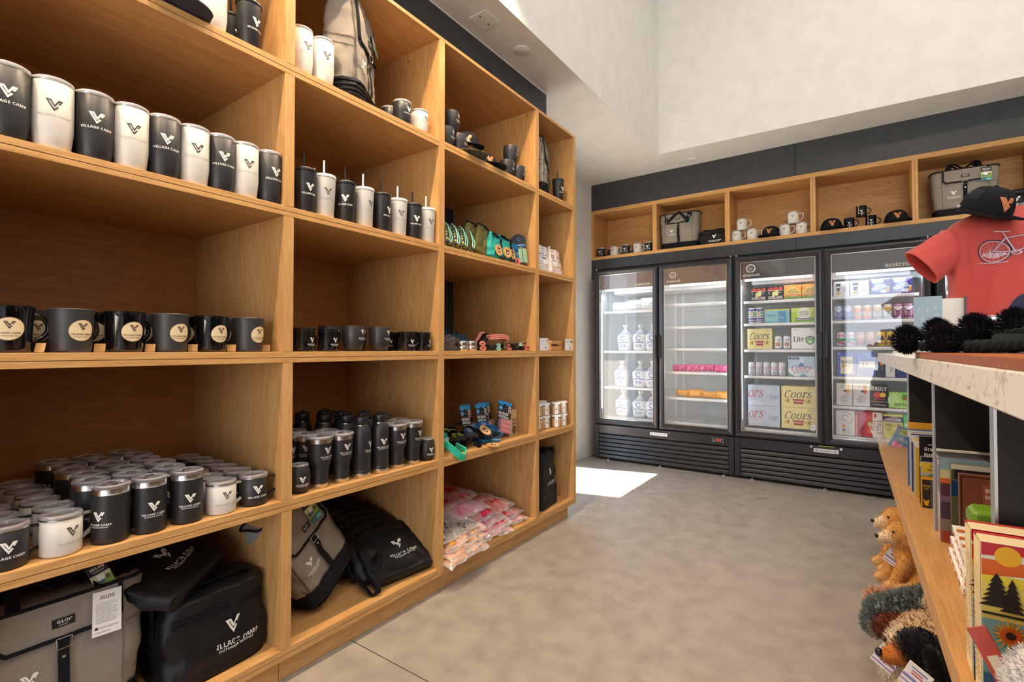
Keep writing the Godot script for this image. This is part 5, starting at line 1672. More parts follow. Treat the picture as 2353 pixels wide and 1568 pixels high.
func pet_goods() -> void:
	M.lime = tri_mat(noise_tex(0.03, [[0.0, "#2b2827"], [0.55, "#35312f"], [0.62, "#57524e"], [0.70, "#4a4542"], [0.74, "#cfe02a"], [1.0, "#d8ea33"]], 256, 2, 71), Vector3.ONE * 9, 0.55, false)
	M.olive = fabric("#6a6438", 300.0, 0.6, 0.06)
	M.teal = fabric("#2f9d94", 300.0, 0.6, 0.06)
	M.sea = mat("#8fd9c6", 0.6)
	M.blue = fabric("#1f5c8c", 300.0, 0.6, 0.06)
	M.sage = fabric("#7f9f86", 300.0, 0.7, 0.06)
	M.kraft_box = mat("#c8a77c", 0.85)
	M.coral = fabric("#e88f80", 600.0, 0.8, 0.04)
	M.dark_strap = fabric("#38342f", 600.0, 0.8, 0.04)
	M.olive_strap = fabric("#8d9038", 600.0, 0.8, 0.04)
	M.wood_tag = mat("#d3a468", 0.7)
	var y2: float = SY[3]
	# drawstring pouches
	for i in 4:
		var t := place("lime", "drawstring_pouch", "dark pouch splashed with lime and a mint cord, %s from the post" % ORD[i], "pouch", Vector3.ZERO, 0, "lime splashed pouches", func(t: Node3D) -> void:
			var s := pouch_shape(0.13, 0.125, 0.05, 5)
			obj("body", s.shell(0, 1, 14, true).mesh(), M.lime, t)
			var b := MB.new()
			b.tube([Vector3(0.005, 0.125, 0.01), Vector3(0.02, 0.135, 0.012), Vector3(0.035, 0.11, 0.004), Vector3(0.04, 0.06, -0.004), Vector3(0.042, 0.02, 0.004), Vector3(0.046, 0.006, 0.012)], 0.0026, 6)
			b.tube([Vector3(0.005, 0.122, -0.01), Vector3(0.024, 0.125, -0.014), Vector3(0.036, 0.09, -0.02), Vector3(0.042, 0.05, -0.022), Vector3(0.045, 0.02, -0.006), Vector3(0.046, 0.006, 0.012)], 0.0026, 6)
			obj("cord", b.mesh(), M.sea, t)
			obj("toggle", box_mesh(Vector3(0.047, 0.004, 0.012), Vector3(0.01, 0.012, 0.01), 0.003), M.lime, t))
		posed(t, Basis(Vector3.UP, 0.15) * Basis(Vector3.RIGHT, -0.30) * Basis(Vector3.BACK, 0.25), Vector3(-0.075, y2 + 0.012, [-1.735, -1.79, -1.85, -1.905][i]))
	for i in 2:
		var t := place("olivep", "drawstring_pouch", "plain olive pouch with a black hem, %s after the lime ones" % ["right", "second"][i], "pouch", Vector3.ZERO, 0, "olive pouches", func(t: Node3D) -> void:
			var s := pouch_shape(0.16, 0.165, 0.05, 15)
			obj("body", s.shell(0, 1, 14, true).mesh(), M.olive, t)
			var b := MB.new()
			var p := []
			for j in 33:
				p.append(s.pt(TAU * j / 32, 0.96, 0.001))
			b.tube(p, 0.005, 6, false)
			obj("hem", b.mesh(), M.webbing, t))
		posed(t, Basis(Vector3.UP, 0.15) * Basis(Vector3.RIGHT, -0.28), Vector3(-0.10 + 0.015 * i, y2 + 0.012, -1.965 - 0.07 * i))
	for i in 2:
		var t := place("tealp", "treat_pouch", "teal pouch with a round wooden tag, %s" % ["beside the olive pouches", "beside the blue pouch"][i], "pouch", Vector3.ZERO, 0, "teal treat pouches", func(t: Node3D) -> void:
			var s := pouch_shape(0.135, 0.135, 0.055, 25)
			obj("body", s.shell(0, 1, 14, true).mesh(), M.teal, t)
			var b := MB.new()
			b.strap(s.path([Vector2(-0.05, 0.128), Vector2(0.0, 0.125), Vector2(0.05, 0.128)], 0.003), Vector3.UP, 0.014, 0.003)
			b.strap(s.path([Vector2(0.03, 0.12), Vector2(0.035, 0.07), Vector2(0.04, 0.01)], 0.004), Vector3.FORWARD, 0.02, 0.003)
			obj("trim", b.mesh(), M.webbing, t)
			obj("clip", box_mesh(Vector3(0.045, 0.008, -0.02), Vector3(0.022, 0.014, 0.034), 0.004), M.black_plastic, t)
			wood_disc(t, s.front(Vector2(-0.01, 0.045), 0.012), Basis(Vector3.BACK, 0.15) * Basis(Vector3.UP, -0.1), 0.031))
		posed(t, Basis(Vector3.UP, 0.1 - 0.15 * i) * Basis(Vector3.RIGHT, -0.15), Vector3(-0.07, y2 + 0.012, -2.125 - 0.085 * i))
	var bp := thing("treat_pouch", "blue pouch with orange cord ends and a round wooden tag", "pouch")
	var s2 := pouch_shape(0.13, 0.125, 0.055, 27)
	obj("body", s2.shell(0, 1, 14, true).mesh(), M.blue, bp)
	wood_disc(bp, s2.front(Vector2(-0.03, 0.045), 0.012), Basis(Vector3.BACK, 0.15), 0.031)
	for k in 3:
		var b := MB.new()
		b.tube([s2.front(Vector2(0.0 + k * 0.02, 0.035), 0.004), s2.front(Vector2(0.004 + k * 0.02, 0.02), 0.010), s2.front(Vector2(0.002 + k * 0.021, 0.004), 0.008)], 0.004, 8)
		obj("cord_end", b.mesh(), mat("#e8584a", 0.5), bp)
	posed(bp, Basis(Vector3.UP, 0.1) * Basis(Vector3.RIGHT, -0.12), Vector3(-0.075, y2 + 0.012, -2.29))
	for i in 2:
		var t := place("leash", "carded_leash", "sage green leash hanging from a black header card, %s" % ["nearest the upright", "leaning behind its twin"][i], "leash", Vector3.ZERO, 0, "carded leashes", func(t: Node3D) -> void:
			var c := MB.new()
			var pl := []
			for e in 13:
				var a := PI * e / 12.0
				pl.append(Vector2(cos(a) * 0.042, 0.155 + sin(a) * 0.035))
			pl.append(Vector2(-0.042, 0.095)); pl.append(Vector2(0.042, 0.095))
			c.plate(PackedVector2Array(pl), -0.0008, 0.0008)
			obj("header_card", c.mesh(), mat("#17171a", 0.5), t)
			var q := Ink.new()
			q.ink("#2f7fd0").rect(-0.04, 0.118, 0.035, 0.128).ink("#e8eef5").text("leash", -0.005, 0.123, 0.03, 0.006).ink("#3a8fe0").ring(0.0, 0.158, 0.009, 0.002).ink("#cfd6dd").ring(0.01, 0.105, 0.006, 0.0015).ring(-0.01, 0.104, 0.006, 0.0015)
			obj("print", q.mesh(on_flat(Vector3(0, 0, 0.0008), Vector3.RIGHT, Vector3.UP)), M.print, t)
			var b := MB.new()
			for k in 3:
				b.strap([Vector3(-0.026 + k * 0.026, 0.10, 0.004), Vector3(-0.026 + k * 0.026, 0.06, 0.009), Vector3(-0.024 + k * 0.025, 0.012, 0.006)], Vector3.RIGHT, 0.022, 0.005)
			obj("webbing", b.mesh(), M.sage, t)
			obj("clip", box_mesh(Vector3(0.0, 0.010, 0.004), Vector3(0.06, 0.02, 0.012), 0.004), M.black_plastic, t))
		posed(t, Basis(Vector3.UP, PI / 2 - 0.75) * Basis(Vector3.BACK, 0.08) * Basis(Vector3.RIGHT, -0.12), Vector3(-0.05 - 0.03 * i, y2 + 0.008, -2.365 - 0.025 * i))
	# collars, bandanas and tins
	var y3: float = SY[2]
	var band := func(called: String, label: String, at: Vector3, w: float, h: float, d: float, ramp: Array, sd: int) -> void:
		var t := thing(called, label, "bandana", at)
		var b := MB.new()
		var nz := FastNoiseLite.new()
		nz.seed = sd
		nz.frequency = 1.0
		var rows := []
		for i in 15:
			var e := PI / 2 * i / 14.0
			var row := PackedVector3Array()
			for j in 40:
				var a := TAU * j / 40
				var r := 1.0 + 0.35 * nz.get_noise_3d(cos(a) * 2.2, e * 2.2, sin(a) * 2.2)
				row.append(Vector3(cos(a) * cos(e) * d * r, maxf(0.0, sin(e) * h * (0.8 + 0.4 * nz.get_noise_2d(a * 1.5, e * 3))), sin(a) * cos(e) * w * r))
			rows.append(row)
		b.grid(rows, true)
		obj("cloth", b.mesh(), tri_mat(noise_tex(0.07, ramp, 256, 2, sd), Vector3.ONE * 7, 0.85, false), t)
	band.call("bandana_heap", "crumpled navy bandana with blue pattern, heaped at the back", Vector3(-0.25, y3, -1.86), 0.13, 0.125, 0.12, [[0.0, "#0e1420"], [0.5, "#12202f"], [0.58, "#2f7fa8"], [0.66, "#132031"], [1.0, "#0c1018"]], 81)
	band.call("bandana_heap", "second crumpled navy bandana, sloping towards the coral straps", Vector3(-0.22, y3, -1.99), 0.12, 0.105, 0.09, [[0.0, "#0e1420"], [0.5, "#12202f"], [0.58, "#2f8fb8"], [0.66, "#132031"], [1.0, "#0c1018"]], 82)
	band.call("bandana_heap", "patterned red, white and black bandana above the tins", Vector3(-0.135, y3 + 0.03, -1.82), 0.11, 0.055, 0.055, [[0.0, "#1b1a1c"], [0.5, "#232126"], [0.56, "#d9d4cd"], [0.62, "#c8523c"], [0.68, "#2b6f6a"], [1.0, "#1b1a1c"]], 83)
	var cp := thing("bowl_cover", "flat dark grey curved pad lying at the shelf's edge by the post", "pad", Vector3(-0.06, y3, -1.745))
	var cb := MB.new()
	var cr := []
	for i in 7:
		var row := PackedVector3Array()
		for j in 25:
			var a := TAU * j / 24.0
			var e := PI / 2 * i / 6.0
			row.append(Vector3(cos(a) * cos(e) * 0.05, sin(e) * 0.035, sin(a) * cos(e) * 0.075))
		cr.append(row)
	cb.grid(cr)
	obj("pad", cb.mesh(), M.dark_strap, cp)
	for i in 4:
		place("tin", "tin", "round silver tin, %s stack, %s one" % [["nearer the post", "nearer the coral straps"][i / 2], ["lower", "upper"][i % 2]], "tin", Vector3(-0.05, y3 + 0.024 * (i % 2), -1.845 - 0.068 * (i / 2)), 0.0, "silver tins", func(t: Node3D) -> void:
			obj("body", lathe_mesh([Vector2(0.0001, 0), Vector2(0.028, 0), Vector2(0.029, 0.001), Vector2(0.029, 0.014)], 24), M.steel, t)
			obj("lid", lathe_mesh([Vector2(0.0298, 0.010), Vector2(0.0302, 0.011), Vector2(0.0302, 0.022), Vector2(0.029, 0.024), Vector2(0.0001, 0.024)], 24), M.steel, t))
	var roll := func(label: String, m: Material, at: Vector3, r: float, w: float, turn: float) -> void:
		var t := thing("rolled_collar", label, "collar", at, turn, "rolled collars on the third bay")
		obj("strap", spiral(r, w, 2.6).mesh(), m, t)
		obj("buckle", box_mesh(Vector3(r * 0.9, r * 0.55, 0), Vector3(0.014, 0.006, w * 1.05), 0.002), M.black_plastic, t)
	var rl := [["coral collar roll, lower one beside the tins", M.coral, -0.05, 0.013, -2.01, 0.013, 0.03], ["coral collar roll, upper one beside the tins", M.coral, -0.05, 0.037, -2.005, 0.012, 0.03], ["grey collar roll next to the coral pair", M.dark_strap, -0.045, 0.018, -2.06, 0.018, 0.025], ["dark collar roll under the folded coral strap", M.dark_strap, -0.06, 0.016, -2.10, 0.016, 0.03], ["seafoam collar roll, lower of two", M.sea, -0.045, 0.010, -2.14, 0.010, 0.022], ["seafoam collar roll, upper of two", M.sea, -0.045, 0.030, -2.14, 0.009, 0.022], ["olive collar roll standing tall", M.olive, -0.055, 0.026, -2.185, 0.024, 0.03], ["small coral collar roll after the olive one, lower", M.coral, -0.04, 0.012, -2.225, 0.012, 0.025], ["small coral collar roll after the olive one, upper", M.coral, -0.045, 0.034, -2.22, 0.011, 0.025], ["dark collar roll behind the last corals", M.dark_strap, -0.10, 0.024, -2.27, 0.024, 0.03], ["black collar roll lying flat near the upright", M.webbing, -0.045, 0.011, -2.30, 0.011, 0.03], ["brown collar roll on top of the black one", M.dark_strap, -0.05, 0.033, -2.31, 0.011, 0.03], ["mint collar roll peeping between dark ones", M.sea, -0.04, 0.034, -2.345, 0.009, 0.022], ["black collar roll, last but one by the upright", M.webbing, -0.045, 0.012, -2.36, 0.012, 0.03], ["coral collar roll, the last by the upright", M.coral, -0.045, 0.013, -2.41, 0.011, 0.026], ["coral collar roll on top at the upright", M.coral, -0.06, 0.037, -2.395, 0.012, 0.026], ["dark collar roll at the back of the upright's pile", M.dark_strap, -0.12, 0.02, -2.38, 0.02, 0.03]]
	for e in rl:
		roll.call(e[0], e[1], Vector3(e[2], y3 + e[3] + 0.001, e[4]), e[5], e[6], 0.35 + 0.5 * sin(e[4] * 40))
	var fs := thing("folded_strap", "broad coral strap folded flat on top of the collars", "strap", Vector3(-0.09, y3 + 0.055, -2.15))
	for k in 3:
		var b := MB.new()
		b.strap([Vector3(0.03, 0.008 + k * 0.009, 0.07), Vector3(0.032, 0.012 + k * 0.009, 0.02), Vector3(0.03, 0.013 + k * 0.009, -0.03), Vector3(0.026, 0.004 + k * 0.009, -0.075)], Vector3.RIGHT, 0.05, 0.007)
		obj("layer", b.mesh(), M.coral, fs)
	# dark leashes leaning against the bandanas
	for i in 3:
		var t := thing("leash_bundle", "flat dark leash bundle sloping down from the bandanas, %s" % ["nearest the shelf edge", "in the middle", "furthest in"][i], "leash", Vector3(-0.10 - 0.03 * i, y3 + 0.03, -2.05 - 0.01 * i))
		var b := MB.new()
		b.strap([Vector3(0.02, -0.02, 0.05), Vector3(0.02, 0.0, 0.02), Vector3(0.015, 0.025, -0.02), Vector3(0.01, 0.05 + 0.01 * i, -0.06)], Vector3.RIGHT, 0.03, 0.012)
		obj("webbing", b.mesh(), [M.dark_strap, M.webbing, M.coral][i], t)
	# harness tangle
	var y4: float = SY[1]
	var hc := [["teal harness hanging over the shelf edge, by the post", M.teal, M.sea, -1.745, 1], ["black and olive harness next to the teal one", M.webbing, M.olive_strap, -1.83, 2], ["black harness with grey buckles in the middle of the tangle", M.dark_strap, M.webbing, -1.90, 3], ["dark harness with lime olive padding, further along", M.webbing, M.olive_strap, -1.965, 4], ["blue harness with pale blue piping", M.blue, M.blue, -2.05, 5], ["blue harness nearest the blister packs", M.blue, mat("#4d86ad", 0.7), -2.13, 6]]
	for e in hc:
		var t := thing("dog_harness", e[0], "harness", Vector3(-0.10, y4, e[3]))
		var r := RandomNumberGenerator.new()
		r.seed = e[4] * 17
		for k in 9:
			var b := MB.new()
			var c := Vector3(r.randf_range(-0.16, 0.05), 0.012 + k * 0.007, r.randf_range(-0.05, 0.05))
			var p := []
			var rx := r.randf_range(0.025, 0.05)
			var rz := r.randf_range(0.03, 0.055)
			var a0 := r.randf() * TAU
			var span_ := r.randf_range(2.2, 5.0)
			var tilt := Basis(Vector3(r.randf_range(-1, 1), 0.2, r.randf_range(-1, 1)).normalized(), r.randf_range(0.2, 0.8))
			for i in 17:
				var a := a0 + span_ * i / 16.0
				var q := tilt * Vector3(cos(a) * rx, sin(a * 2) * 0.006, sin(a) * rz)
				p.append(Vector3(c.x + q.x, maxf(0.006, c.y + q.y), c.z + q.z))
			b.strap(p, tilt * Vector3(0.25, 1, 0.1), 0.020 if k % 3 else 0.028, 0.0045 if k % 3 else 0.009)
			obj("strap", b.mesh(), e[1] if k % 3 else e[2], t)
		for k in 3:
			var c2 := Vector3(r.randf_range(-0.03, 0.055), 0.03 + 0.014 * k, r.randf_range(-0.045, 0.045))
			var bk := MB.new()
			bk.xf = Transform3D(Basis(Vector3(r.randf() + 0.1, 1, r.randf()).normalized(), r.randf() * 3), c2)
			bk.box(Vector3.ZERO, Vector3(0.026, 0.01, 0.03), 0.003)
			obj("buckle", bk.mesh(), M.black_plastic, t)
	var hl := thing("harness_loop", "bright teal strap loop drooping over the shelf's front edge", "harness", Vector3(-0.02, y4, -1.76))
	var hb := MB.new()
	hb.strap([Vector3(-0.05, 0.05, 0.06), Vector3(0.0, 0.055, 0.055), Vector3(0.03, 0.02, 0.03), Vector3(0.035, -0.012, -0.01), Vector3(0.025, -0.018, -0.045), Vector3(0.005, 0.008, -0.07), Vector3(-0.04, 0.03, -0.05)], Vector3(0.2, 1, 0.2), 0.032, 0.006)
	obj("strap", hb.mesh(), mat("#27c1a0", 0.5), hl)
	for e in [["wooden oval tag sticking out over the shelf edge under the blue harness", Vector3(0.0, y4 + 0.004, -2.03), Basis(Vector3.BACK, PI / 2 - 0.1) * Basis(Vector3.RIGHT, 0.2)], ["round wooden tag lying on the blue harness", Vector3(-0.05, y4 + 0.075, -2.03), Basis(Vector3.BACK, 0.9)]]:
		var t := thing("wooden_tag", e[0], "tag", e[1])
		wood_disc(t, Vector3.ZERO, e[2], 0.034)
	# blister packs of refill bags
	var bl := [[-0.16, -2.035, 0.12, "#2a54b8", "with blue rolls"], [-0.15, -2.155, 0.0, "#d8424e", "with red rolls, middle one"], [-0.105, -2.255, -0.25, "#e2505c", "with red rolls, leaning in front"], [-0.21, -2.10, 0.1, "#2a54b8", "with blue rolls, behind the middle one"], [-0.20, -2.24, -0.1, "#d8424e", "with red rolls, behind the leaning one"]]
	for i in bl.size():
		var e = bl[i]
		var t := thing("blister_pack", "black and blue blister pack of waste bags %s" % e[4], "blister pack", Vector3.ZERO, 0, "blister packs of waste bags")
		obj("card", box_mesh(Vector3(0, 0.095, 0), Vector3(0.095, 0.19, 0.001)), mat("#211d20", 0.5), t)
		var q := Ink.new()
		q.ink("#2f95d8").rect(-0.0475, 0.168, 0.0475, 0.19).disc(-0.030, 0.150, 0.0135).ink("#e8f0f6").text("45", -0.030, 0.150, 0.011, 0.009, true).ink("#1b1a1c").disc(0.0, 0.172, 0.008, 0.004).ink("#e9e5e0").rect(0.026, 0.128, 0.043, 0.164).ink("#8a4a32").disc(0.035, 0.152, 0.006).disc(0.035, 0.136, 0.006).ink("#bdb6b4").text("STANDARD SIZE", 0.004, 0.148, 0.022, 0.004).ink("#f2efec").text("Pet Waste", -0.006, 0.119, 0.07, 0.018, true).text("Refill Bags", -0.004, 0.099, 0.07, 0.018, true)
		obj("print", q.mesh(on_flat(Vector3(0, 0, 0.0005), Vector3.RIGHT, Vector3.UP)), M.print_gloss, t)
		for k in 3:
			var b := MB.new()
			b.xf = Transform3D(Basis(Vector3.BACK, PI / 2), Vector3(0.032, 0.018 + k * 0.026, 0.016))
			b.lathe([Vector2(0.006, 0), Vector2(0.0125, 0.0005), Vector2(0.0125, 0.0645), Vector2(0.006, 0.065), Vector2(0.005, 0.062), Vector2(0.005, 0.003), Vector2(0.006, 0)], 18)
			obj("bag_roll", b.mesh(), mat(e[3], 0.35), t)
		obj("blister", box_mesh(Vector3(0, 0.045, 0.0165), Vector3(0.086, 0.084, 0.031), 0.006), M.film, t)
		posed(t, Basis(Vector3.UP, PI / 2 + e[2]) * Basis(Vector3.RIGHT, -0.22) * Basis(Vector3.BACK, -0.30 if i == 2 else -0.05), Vector3(e[0], y4 + (0.004 if i != 2 else 0.016), e[1]))
	for i in 2:
		place("poop", "kraft_box", "brown cardboard box of poop bags, the one %s" % ["touching the blister packs", "nearer the upright"][i], "box", Vector3(-0.12, y4, -2.335 - i * 0.057), PI / 2, "kraft boxes of waste bags", func(t: Node3D) -> void:
			obj("carton", box_mesh(Vector3(0, 0.07, -0.03), Vector3(0.054, 0.14, 0.06), 0.001), M.kraft_box, t)
			var q := Ink.new()
			q.ink("#37302a").text("POOP", 0, 0.082, 0.042, 0.014, true).text("BAGS", 0, 0.062, 0.042, 0.014, true).ring(0, 0.112, 0.018, 0.001, 0.6, 2.5).ink("#5a5048").disc(0, 0.022, 0.019, 0.022).poly([Vector2(-0.019, 0.03), Vector2(-0.013, 0.05), Vector2(-0.004, 0.042)]).poly([Vector2(0.019, 0.03), Vector2(0.013, 0.05), Vector2(0.004, 0.042)]).ink("#c8a77c").disc(-0.007, 0.027, 0.002, -1, 8).disc(0.007, 0.027, 0.002, -1, 8)
			obj("print", q.mesh(on_flat(Vector3.ZERO, Vector3.RIGHT, Vector3.UP)), M.print, t))
	# shirts in clear bags, bottom of the third bay
	var y5: float = SY[0]
	var tie := tri_mat(noise_tex(0.018, [[0.0, "#c8203c"], [0.4, "#d83a48"], [0.55, "#ee8f78"], [0.7, "#f2b491"], [1.0, "#e2583f"]], 256, 3, 91), Vector3.ONE * 2.5, 0.85, false)
	var red := tri_mat(noise_tex(0.015, [[0.0, "#a31530"], [0.6, "#c21f43"], [1.0, "#d55a74"]], 256, 3, 92), Vector3.ONE * 2.5, 0.85, false)
	var pink := tri_mat(noise_tex(0.015, [[0.0, "#b5415f"], [0.5, "#cf7f93"], [1.0, "#e2adb6"]], 256, 3, 93), Vector3.ONE * 2.5, 0.85, false)
	var orange := tri_mat(noise_tex(0.03, [[0.0, "#e8912e"], [0.55, "#f2a23a"], [0.72, "#ee8f2c"], [0.80, "#3d3631"], [1.0, "#2f2a28"]], 256, 2, 94), Vector3.ONE * 3.0, 0.8, false)
	var charcoal := tri_mat(noise_tex(0.05, [[0.0, "#2c2927"], [0.72, "#37322f"], [0.78, "#e07a2a"], [1.0, "#e8842f"]], 256, 2, 95), Vector3.ONE * 4.0, 0.8, false)
	var shirts := [["orange", orange, -0.085, 0.010, -1.80, 0.0, "lowest of the front pile"], ["orange", orange, -0.095, 0.034, -1.80, 0.05, "second from the bottom of the front pile"], ["orange", orange, -0.11, 0.058, -1.815, -0.05, "third from the bottom of the front pile"], ["orange", orange, -0.12, 0.080, -1.825, 0.08, "fourth from the bottom of the front pile"], ["charcoal starred", charcoal, -0.13, 0.104, -1.80, 0.0, "on top of the front pile"], ["pink", pink, -0.13, 0.012, -2.07, -0.1, "lowest of the middle pile"], ["crimson", red, -0.14, 0.040, -2.08, 0.05, "second from the bottom of the middle pile"], ["pink", pink, -0.16, 0.068, -2.05, 0.1, "third from the bottom of the middle pile"], ["crimson", red, -0.19, 0.098, -2.03, -0.1, "fourth from the bottom of the middle pile"], ["pink", pink, -0.22, 0.128, -1.98, 0.1, "on top of the middle pile"], ["peach and red tie-dyed", tie, -0.16, 0.014, -2.26, -0.12, "lowest by the upright"], ["peach and red tie-dyed", tie, -0.18, 0.045, -2.25, 0.0, "second from the bottom by the upright"], ["peach and red tie-dyed", tie, -0.22, 0.078, -2.22, 0.1, "on top by the upright"], ["crimson", red, -0.34, 0.16, -2.02, 0.1, "highest at the back"]]
	for i in shirts.size():
		var e = shirts[i]
		var t := thing("bagged_shirt", "folded %s shirt in clear film, %s" % [e[0], e[6]], "shirt", Vector3.ZERO, 0, "bagged shirts in the third bay")
		obj("shirt", pillow(0.26, 0.24, 0.036, 0.008, 100 + i, 26, 22, 22.0).mesh(), e[1], t)
		obj("clear_bag", pillow(0.29, 0.28, 0.042, 0.011, 130 + i, 34, 30, 38.0).mesh(), M.bag_film, t)
		posed(t, Basis(Vector3.UP, PI / 2 + e[5]) * Basis(Vector3.RIGHT, -PI / 2 + 0.10) * Basis(Vector3.UP, -0.06 + 0.03 * (i % 3)), Vector3(e[2], y5 + e[3] + 0.016, e[4]))
	# treat pouches in the last bay
	var pz := [[-2.525, -0.3, "#d7dbe0"], [-2.605, -0.12, "#cfcdd2"], [-2.675, 0.9, "#d8d3cc"], [-2.73, -0.2, "#d9c3c6"], [-2.80, 0.25, "#dfcfc8"], [-2.70, -0.3, "#cfd3d8"]]
	for i in 6:
		var e = pz[i]
		var t := thing("treat_bag", "pale stand-up pouch of dog treats, %s" % ["at the upright post", "showing its dog face fully", "turned edge-on", "with pink lettering", "last towards the end panel", "hidden behind the others"][i], "treat bag", Vector3.ZERO, 0, "dog treat pouches")
		var s := Bag.new(0.098, 0.10, 0.042, 0.003, 0.165, 60 + i)
		s.e = 2.6
		s.amp = 0.0025
		s.freq = 30.0
		obj("pouch", s.shell(0, 1, 16, true).mesh(), mat(e[2], 0.3), t)
		var q := curved(0.012)
		q.ink("#6a4a3a").rect(-0.01, 0.149, 0.01, 0.154).ink("#8b8580").rect(-0.045, 0.106, 0.045, 0.112).ink("#756f78").text("PUPPY", -0.012, 0.12, 0.05, 0.011, true).ink("#f6f4f2").disc(0.005, 0.075, 0.019, 0.025).ink("#4d4844").disc(-0.004, 0.088, 0.008, 0.009).disc(0.015, 0.088, 0.008, 0.009).disc(0.005, 0.066, 0.003, 0.002, 10).ink("#e0b481").disc(-0.02, 0.048, 0.012, 0.006).disc(0.016, 0.045, 0.013, 0.007).ink("#a08a86").text("BEAUTY TREATS", 0, 0.026, 0.07, 0.006).text("WEIGHT 6 OZ", 0, 0.014, 0.05, 0.005)
		obj("print", q.mesh(s.front), M.print_gloss, t)
		posed(t, Basis(Vector3.UP, e[1]) * Basis(Vector3.BACK, 0.08), Vector3(-0.05 - (0.0 if i < 5 else 0.06), SY[3], e[0]))
	# soap display
	for i in 2:
		var t := thing("sign_card", "small white lettered card, %s" % ["by the post, with a pink and yellow drawing", "at the end panel, with a dark drawing"][i], "card", Vector3(-0.012, y3, -2.552 - i * 0.31), PI / 2)
		obj("card", box_mesh(Vector3(0, 0.038, 0), Vector3(0.104, 0.076, 0.002), 0.0004), mat("#8d8f93", 0.5), t)
		var q := Ink.new()
		q.ink("#eceef0").rect(-0.05, -0.036, 0.05, 0.036).ink("#8a86ad" if i == 0 else "#6f7a84").text("Dog Treats", -0.012, 0.020, 0.066, 0.014, false, "Droid Serif").ink("#9fa3a8").text("House Made", -0.012, 0.002, 0.055, 0.006).ink("#7d848b").text("with apple", -0.004, -0.022, 0.04, 0.007, false, "Droid Serif").ink("#4d5a58").poly([Vector2(0.016, -0.028), Vector2(0.028, -0.028), Vector2(0.022, -0.004)])
		if i == 0:
			q.ink("#d08fa0").disc(0.034, 0.022, 0.009, 0.011).ink("#e6d34f").disc(0.034, 0.004, 0.008, 0.009)
		else:
			q.ink("#3f4742").disc(0.034, 0.018, 0.010, 0.009)
		obj("print", q.mesh(on_flat(Vector3(0, 0.038, 0.001), Vector3.RIGHT, Vector3.UP)), M.print, t)
	var kb := thing("wooden_box", "open pale wooden box of soap bars between the two white cards", "box", Vector3(-0.10, y3, -2.74))
	obj("side", box_mesh(Vector3(0, 0.03, -0.085), Vector3(0.12, 0.06, 0.008), 0.001), M.wood_z, kb)
	obj("side", box_mesh(Vector3(0, 0.03, 0.085), Vector3(0.12, 0.06, 0.008), 0.001), M.wood_z, kb)
	obj("front_rail", box_mesh(Vector3(0.058, 0.052, 0), Vector3(0.006, 0.022, 0.162), 0.001), M.wood_z, kb)
	obj("front_rail", box_mesh(Vector3(0.058, 0.016, 0), Vector3(0.006, 0.022, 0.162), 0.001), M.wood_z, kb)
	obj("base", box_mesh(Vector3(0, 0.003, 0), Vector3(0.11, 0.006, 0.162), 0.001), M.wood_z, kb)
	obj("back", box_mesh(Vector3(-0.058, 0.035, 0), Vector3(0.006, 0.07, 0.162), 0.001), M.wood_z, kb)
	for i in 4:
		var t := thing("soap_bar", "brown soap bar in the wooden box, %s" % ["first from the post", "second", "third", "last, by the dark card"][i], "soap", Vector3(-0.09, y3 + 0.0065, -2.685 - i * 0.036), 0, "soap bars")
		obj("bar", box_mesh(Vector3(0, 0.024, 0), Vector3(0.05, 0.048, 0.03), 0.005), mat("#7d4a2c", 0.6), t)
	var sk := thing("burlap_bag", "small tan drawstring sack leaning on the wooden box", "sack", Vector3(-0.035, y3, -2.645), 0.2)
	var bs := Bag.new(0.075, 0.055, 0.035, 0.02, 0.06, 66)
	bs.e = 2.4
	bs.amp = 0.006
	obj("body", bs.shell(0, 1, 10, true).mesh(), fabric("#d9a877", 500.0), sk)
	var jar := func(t: Node3D) -> void:
		obj("contents", lathe_mesh([Vector2(0.0001, 0.003), Vector2(0.027, 0.003), Vector2(0.0295, 0.008), Vector2(0.0295, 0.058), Vector2(0.0001, 0.06)], 28), M.amber, t)
		obj("jar_glass", lathe_mesh([Vector2(0.0001, 0), Vector2(0.029, 0), Vector2(0.032, 0.004), Vector2(0.032, 0.062), Vector2(0.029, 0.068)], 28), M.clear, t)
		obj("lid", lathe_mesh([Vector2(0.0305, 0.066), Vector2(0.0325, 0.067), Vector2(0.0325, 0.077), Vector2(0.031, 0.079), Vector2(0.0001, 0.079)], 28), M.white_plastic, t)
		var q := curved(0.008)
		q.ink("#eceef0").rect(-0.034, 0.004, -0.012, 0.084 - 0.012).ink("#3b3b3f").disc(-0.023, 0.036, 0.004, -1, 10).ink("#8d9096").text("TREATS", -0.023, 0.05, 0.016, 0.004)
		q.ink("#eceef0").rect(0.012, 0.004, 0.034, 0.072).ink("#3b3b3f").disc(0.023, 0.036, 0.004, -1, 10).ink("#8d9096").text("TREATS", 0.023, 0.05, 0.016, 0.004)
		obj("label_strip", q.mesh(on_round(0.0322, 0, 0.0322, 1)), M.print, t)
	M.amber = tri_mat(noise_tex(0.05, [[0.0, "#c07a2c"], [0.4, "#e0a040"], [0.6, "#f0bc58"], [1.0, "#fbe09a"]], 256, 3, 77), Vector3.ONE * 9, 0.5, false)
	var jz := [[-2.525, -0.09], [-2.60, -0.085], [-2.675, -0.08], [-2.757, -0.045], [-2.835, -0.045]]
	for lv in 2:
		for i in 5:
			place("jar", "jar", "white-lidded jar of amber dog treats, %s in the %s tier" % [ORD[i], ["lower", "upper"][lv]], "jar", Vector3(jz[i][1], SY[1] + lv * 0.0795, jz[i][0]), [0.0, -0.2, 0.1, -0.3, 0.0][i], "jars of treats in the last bay", jar)
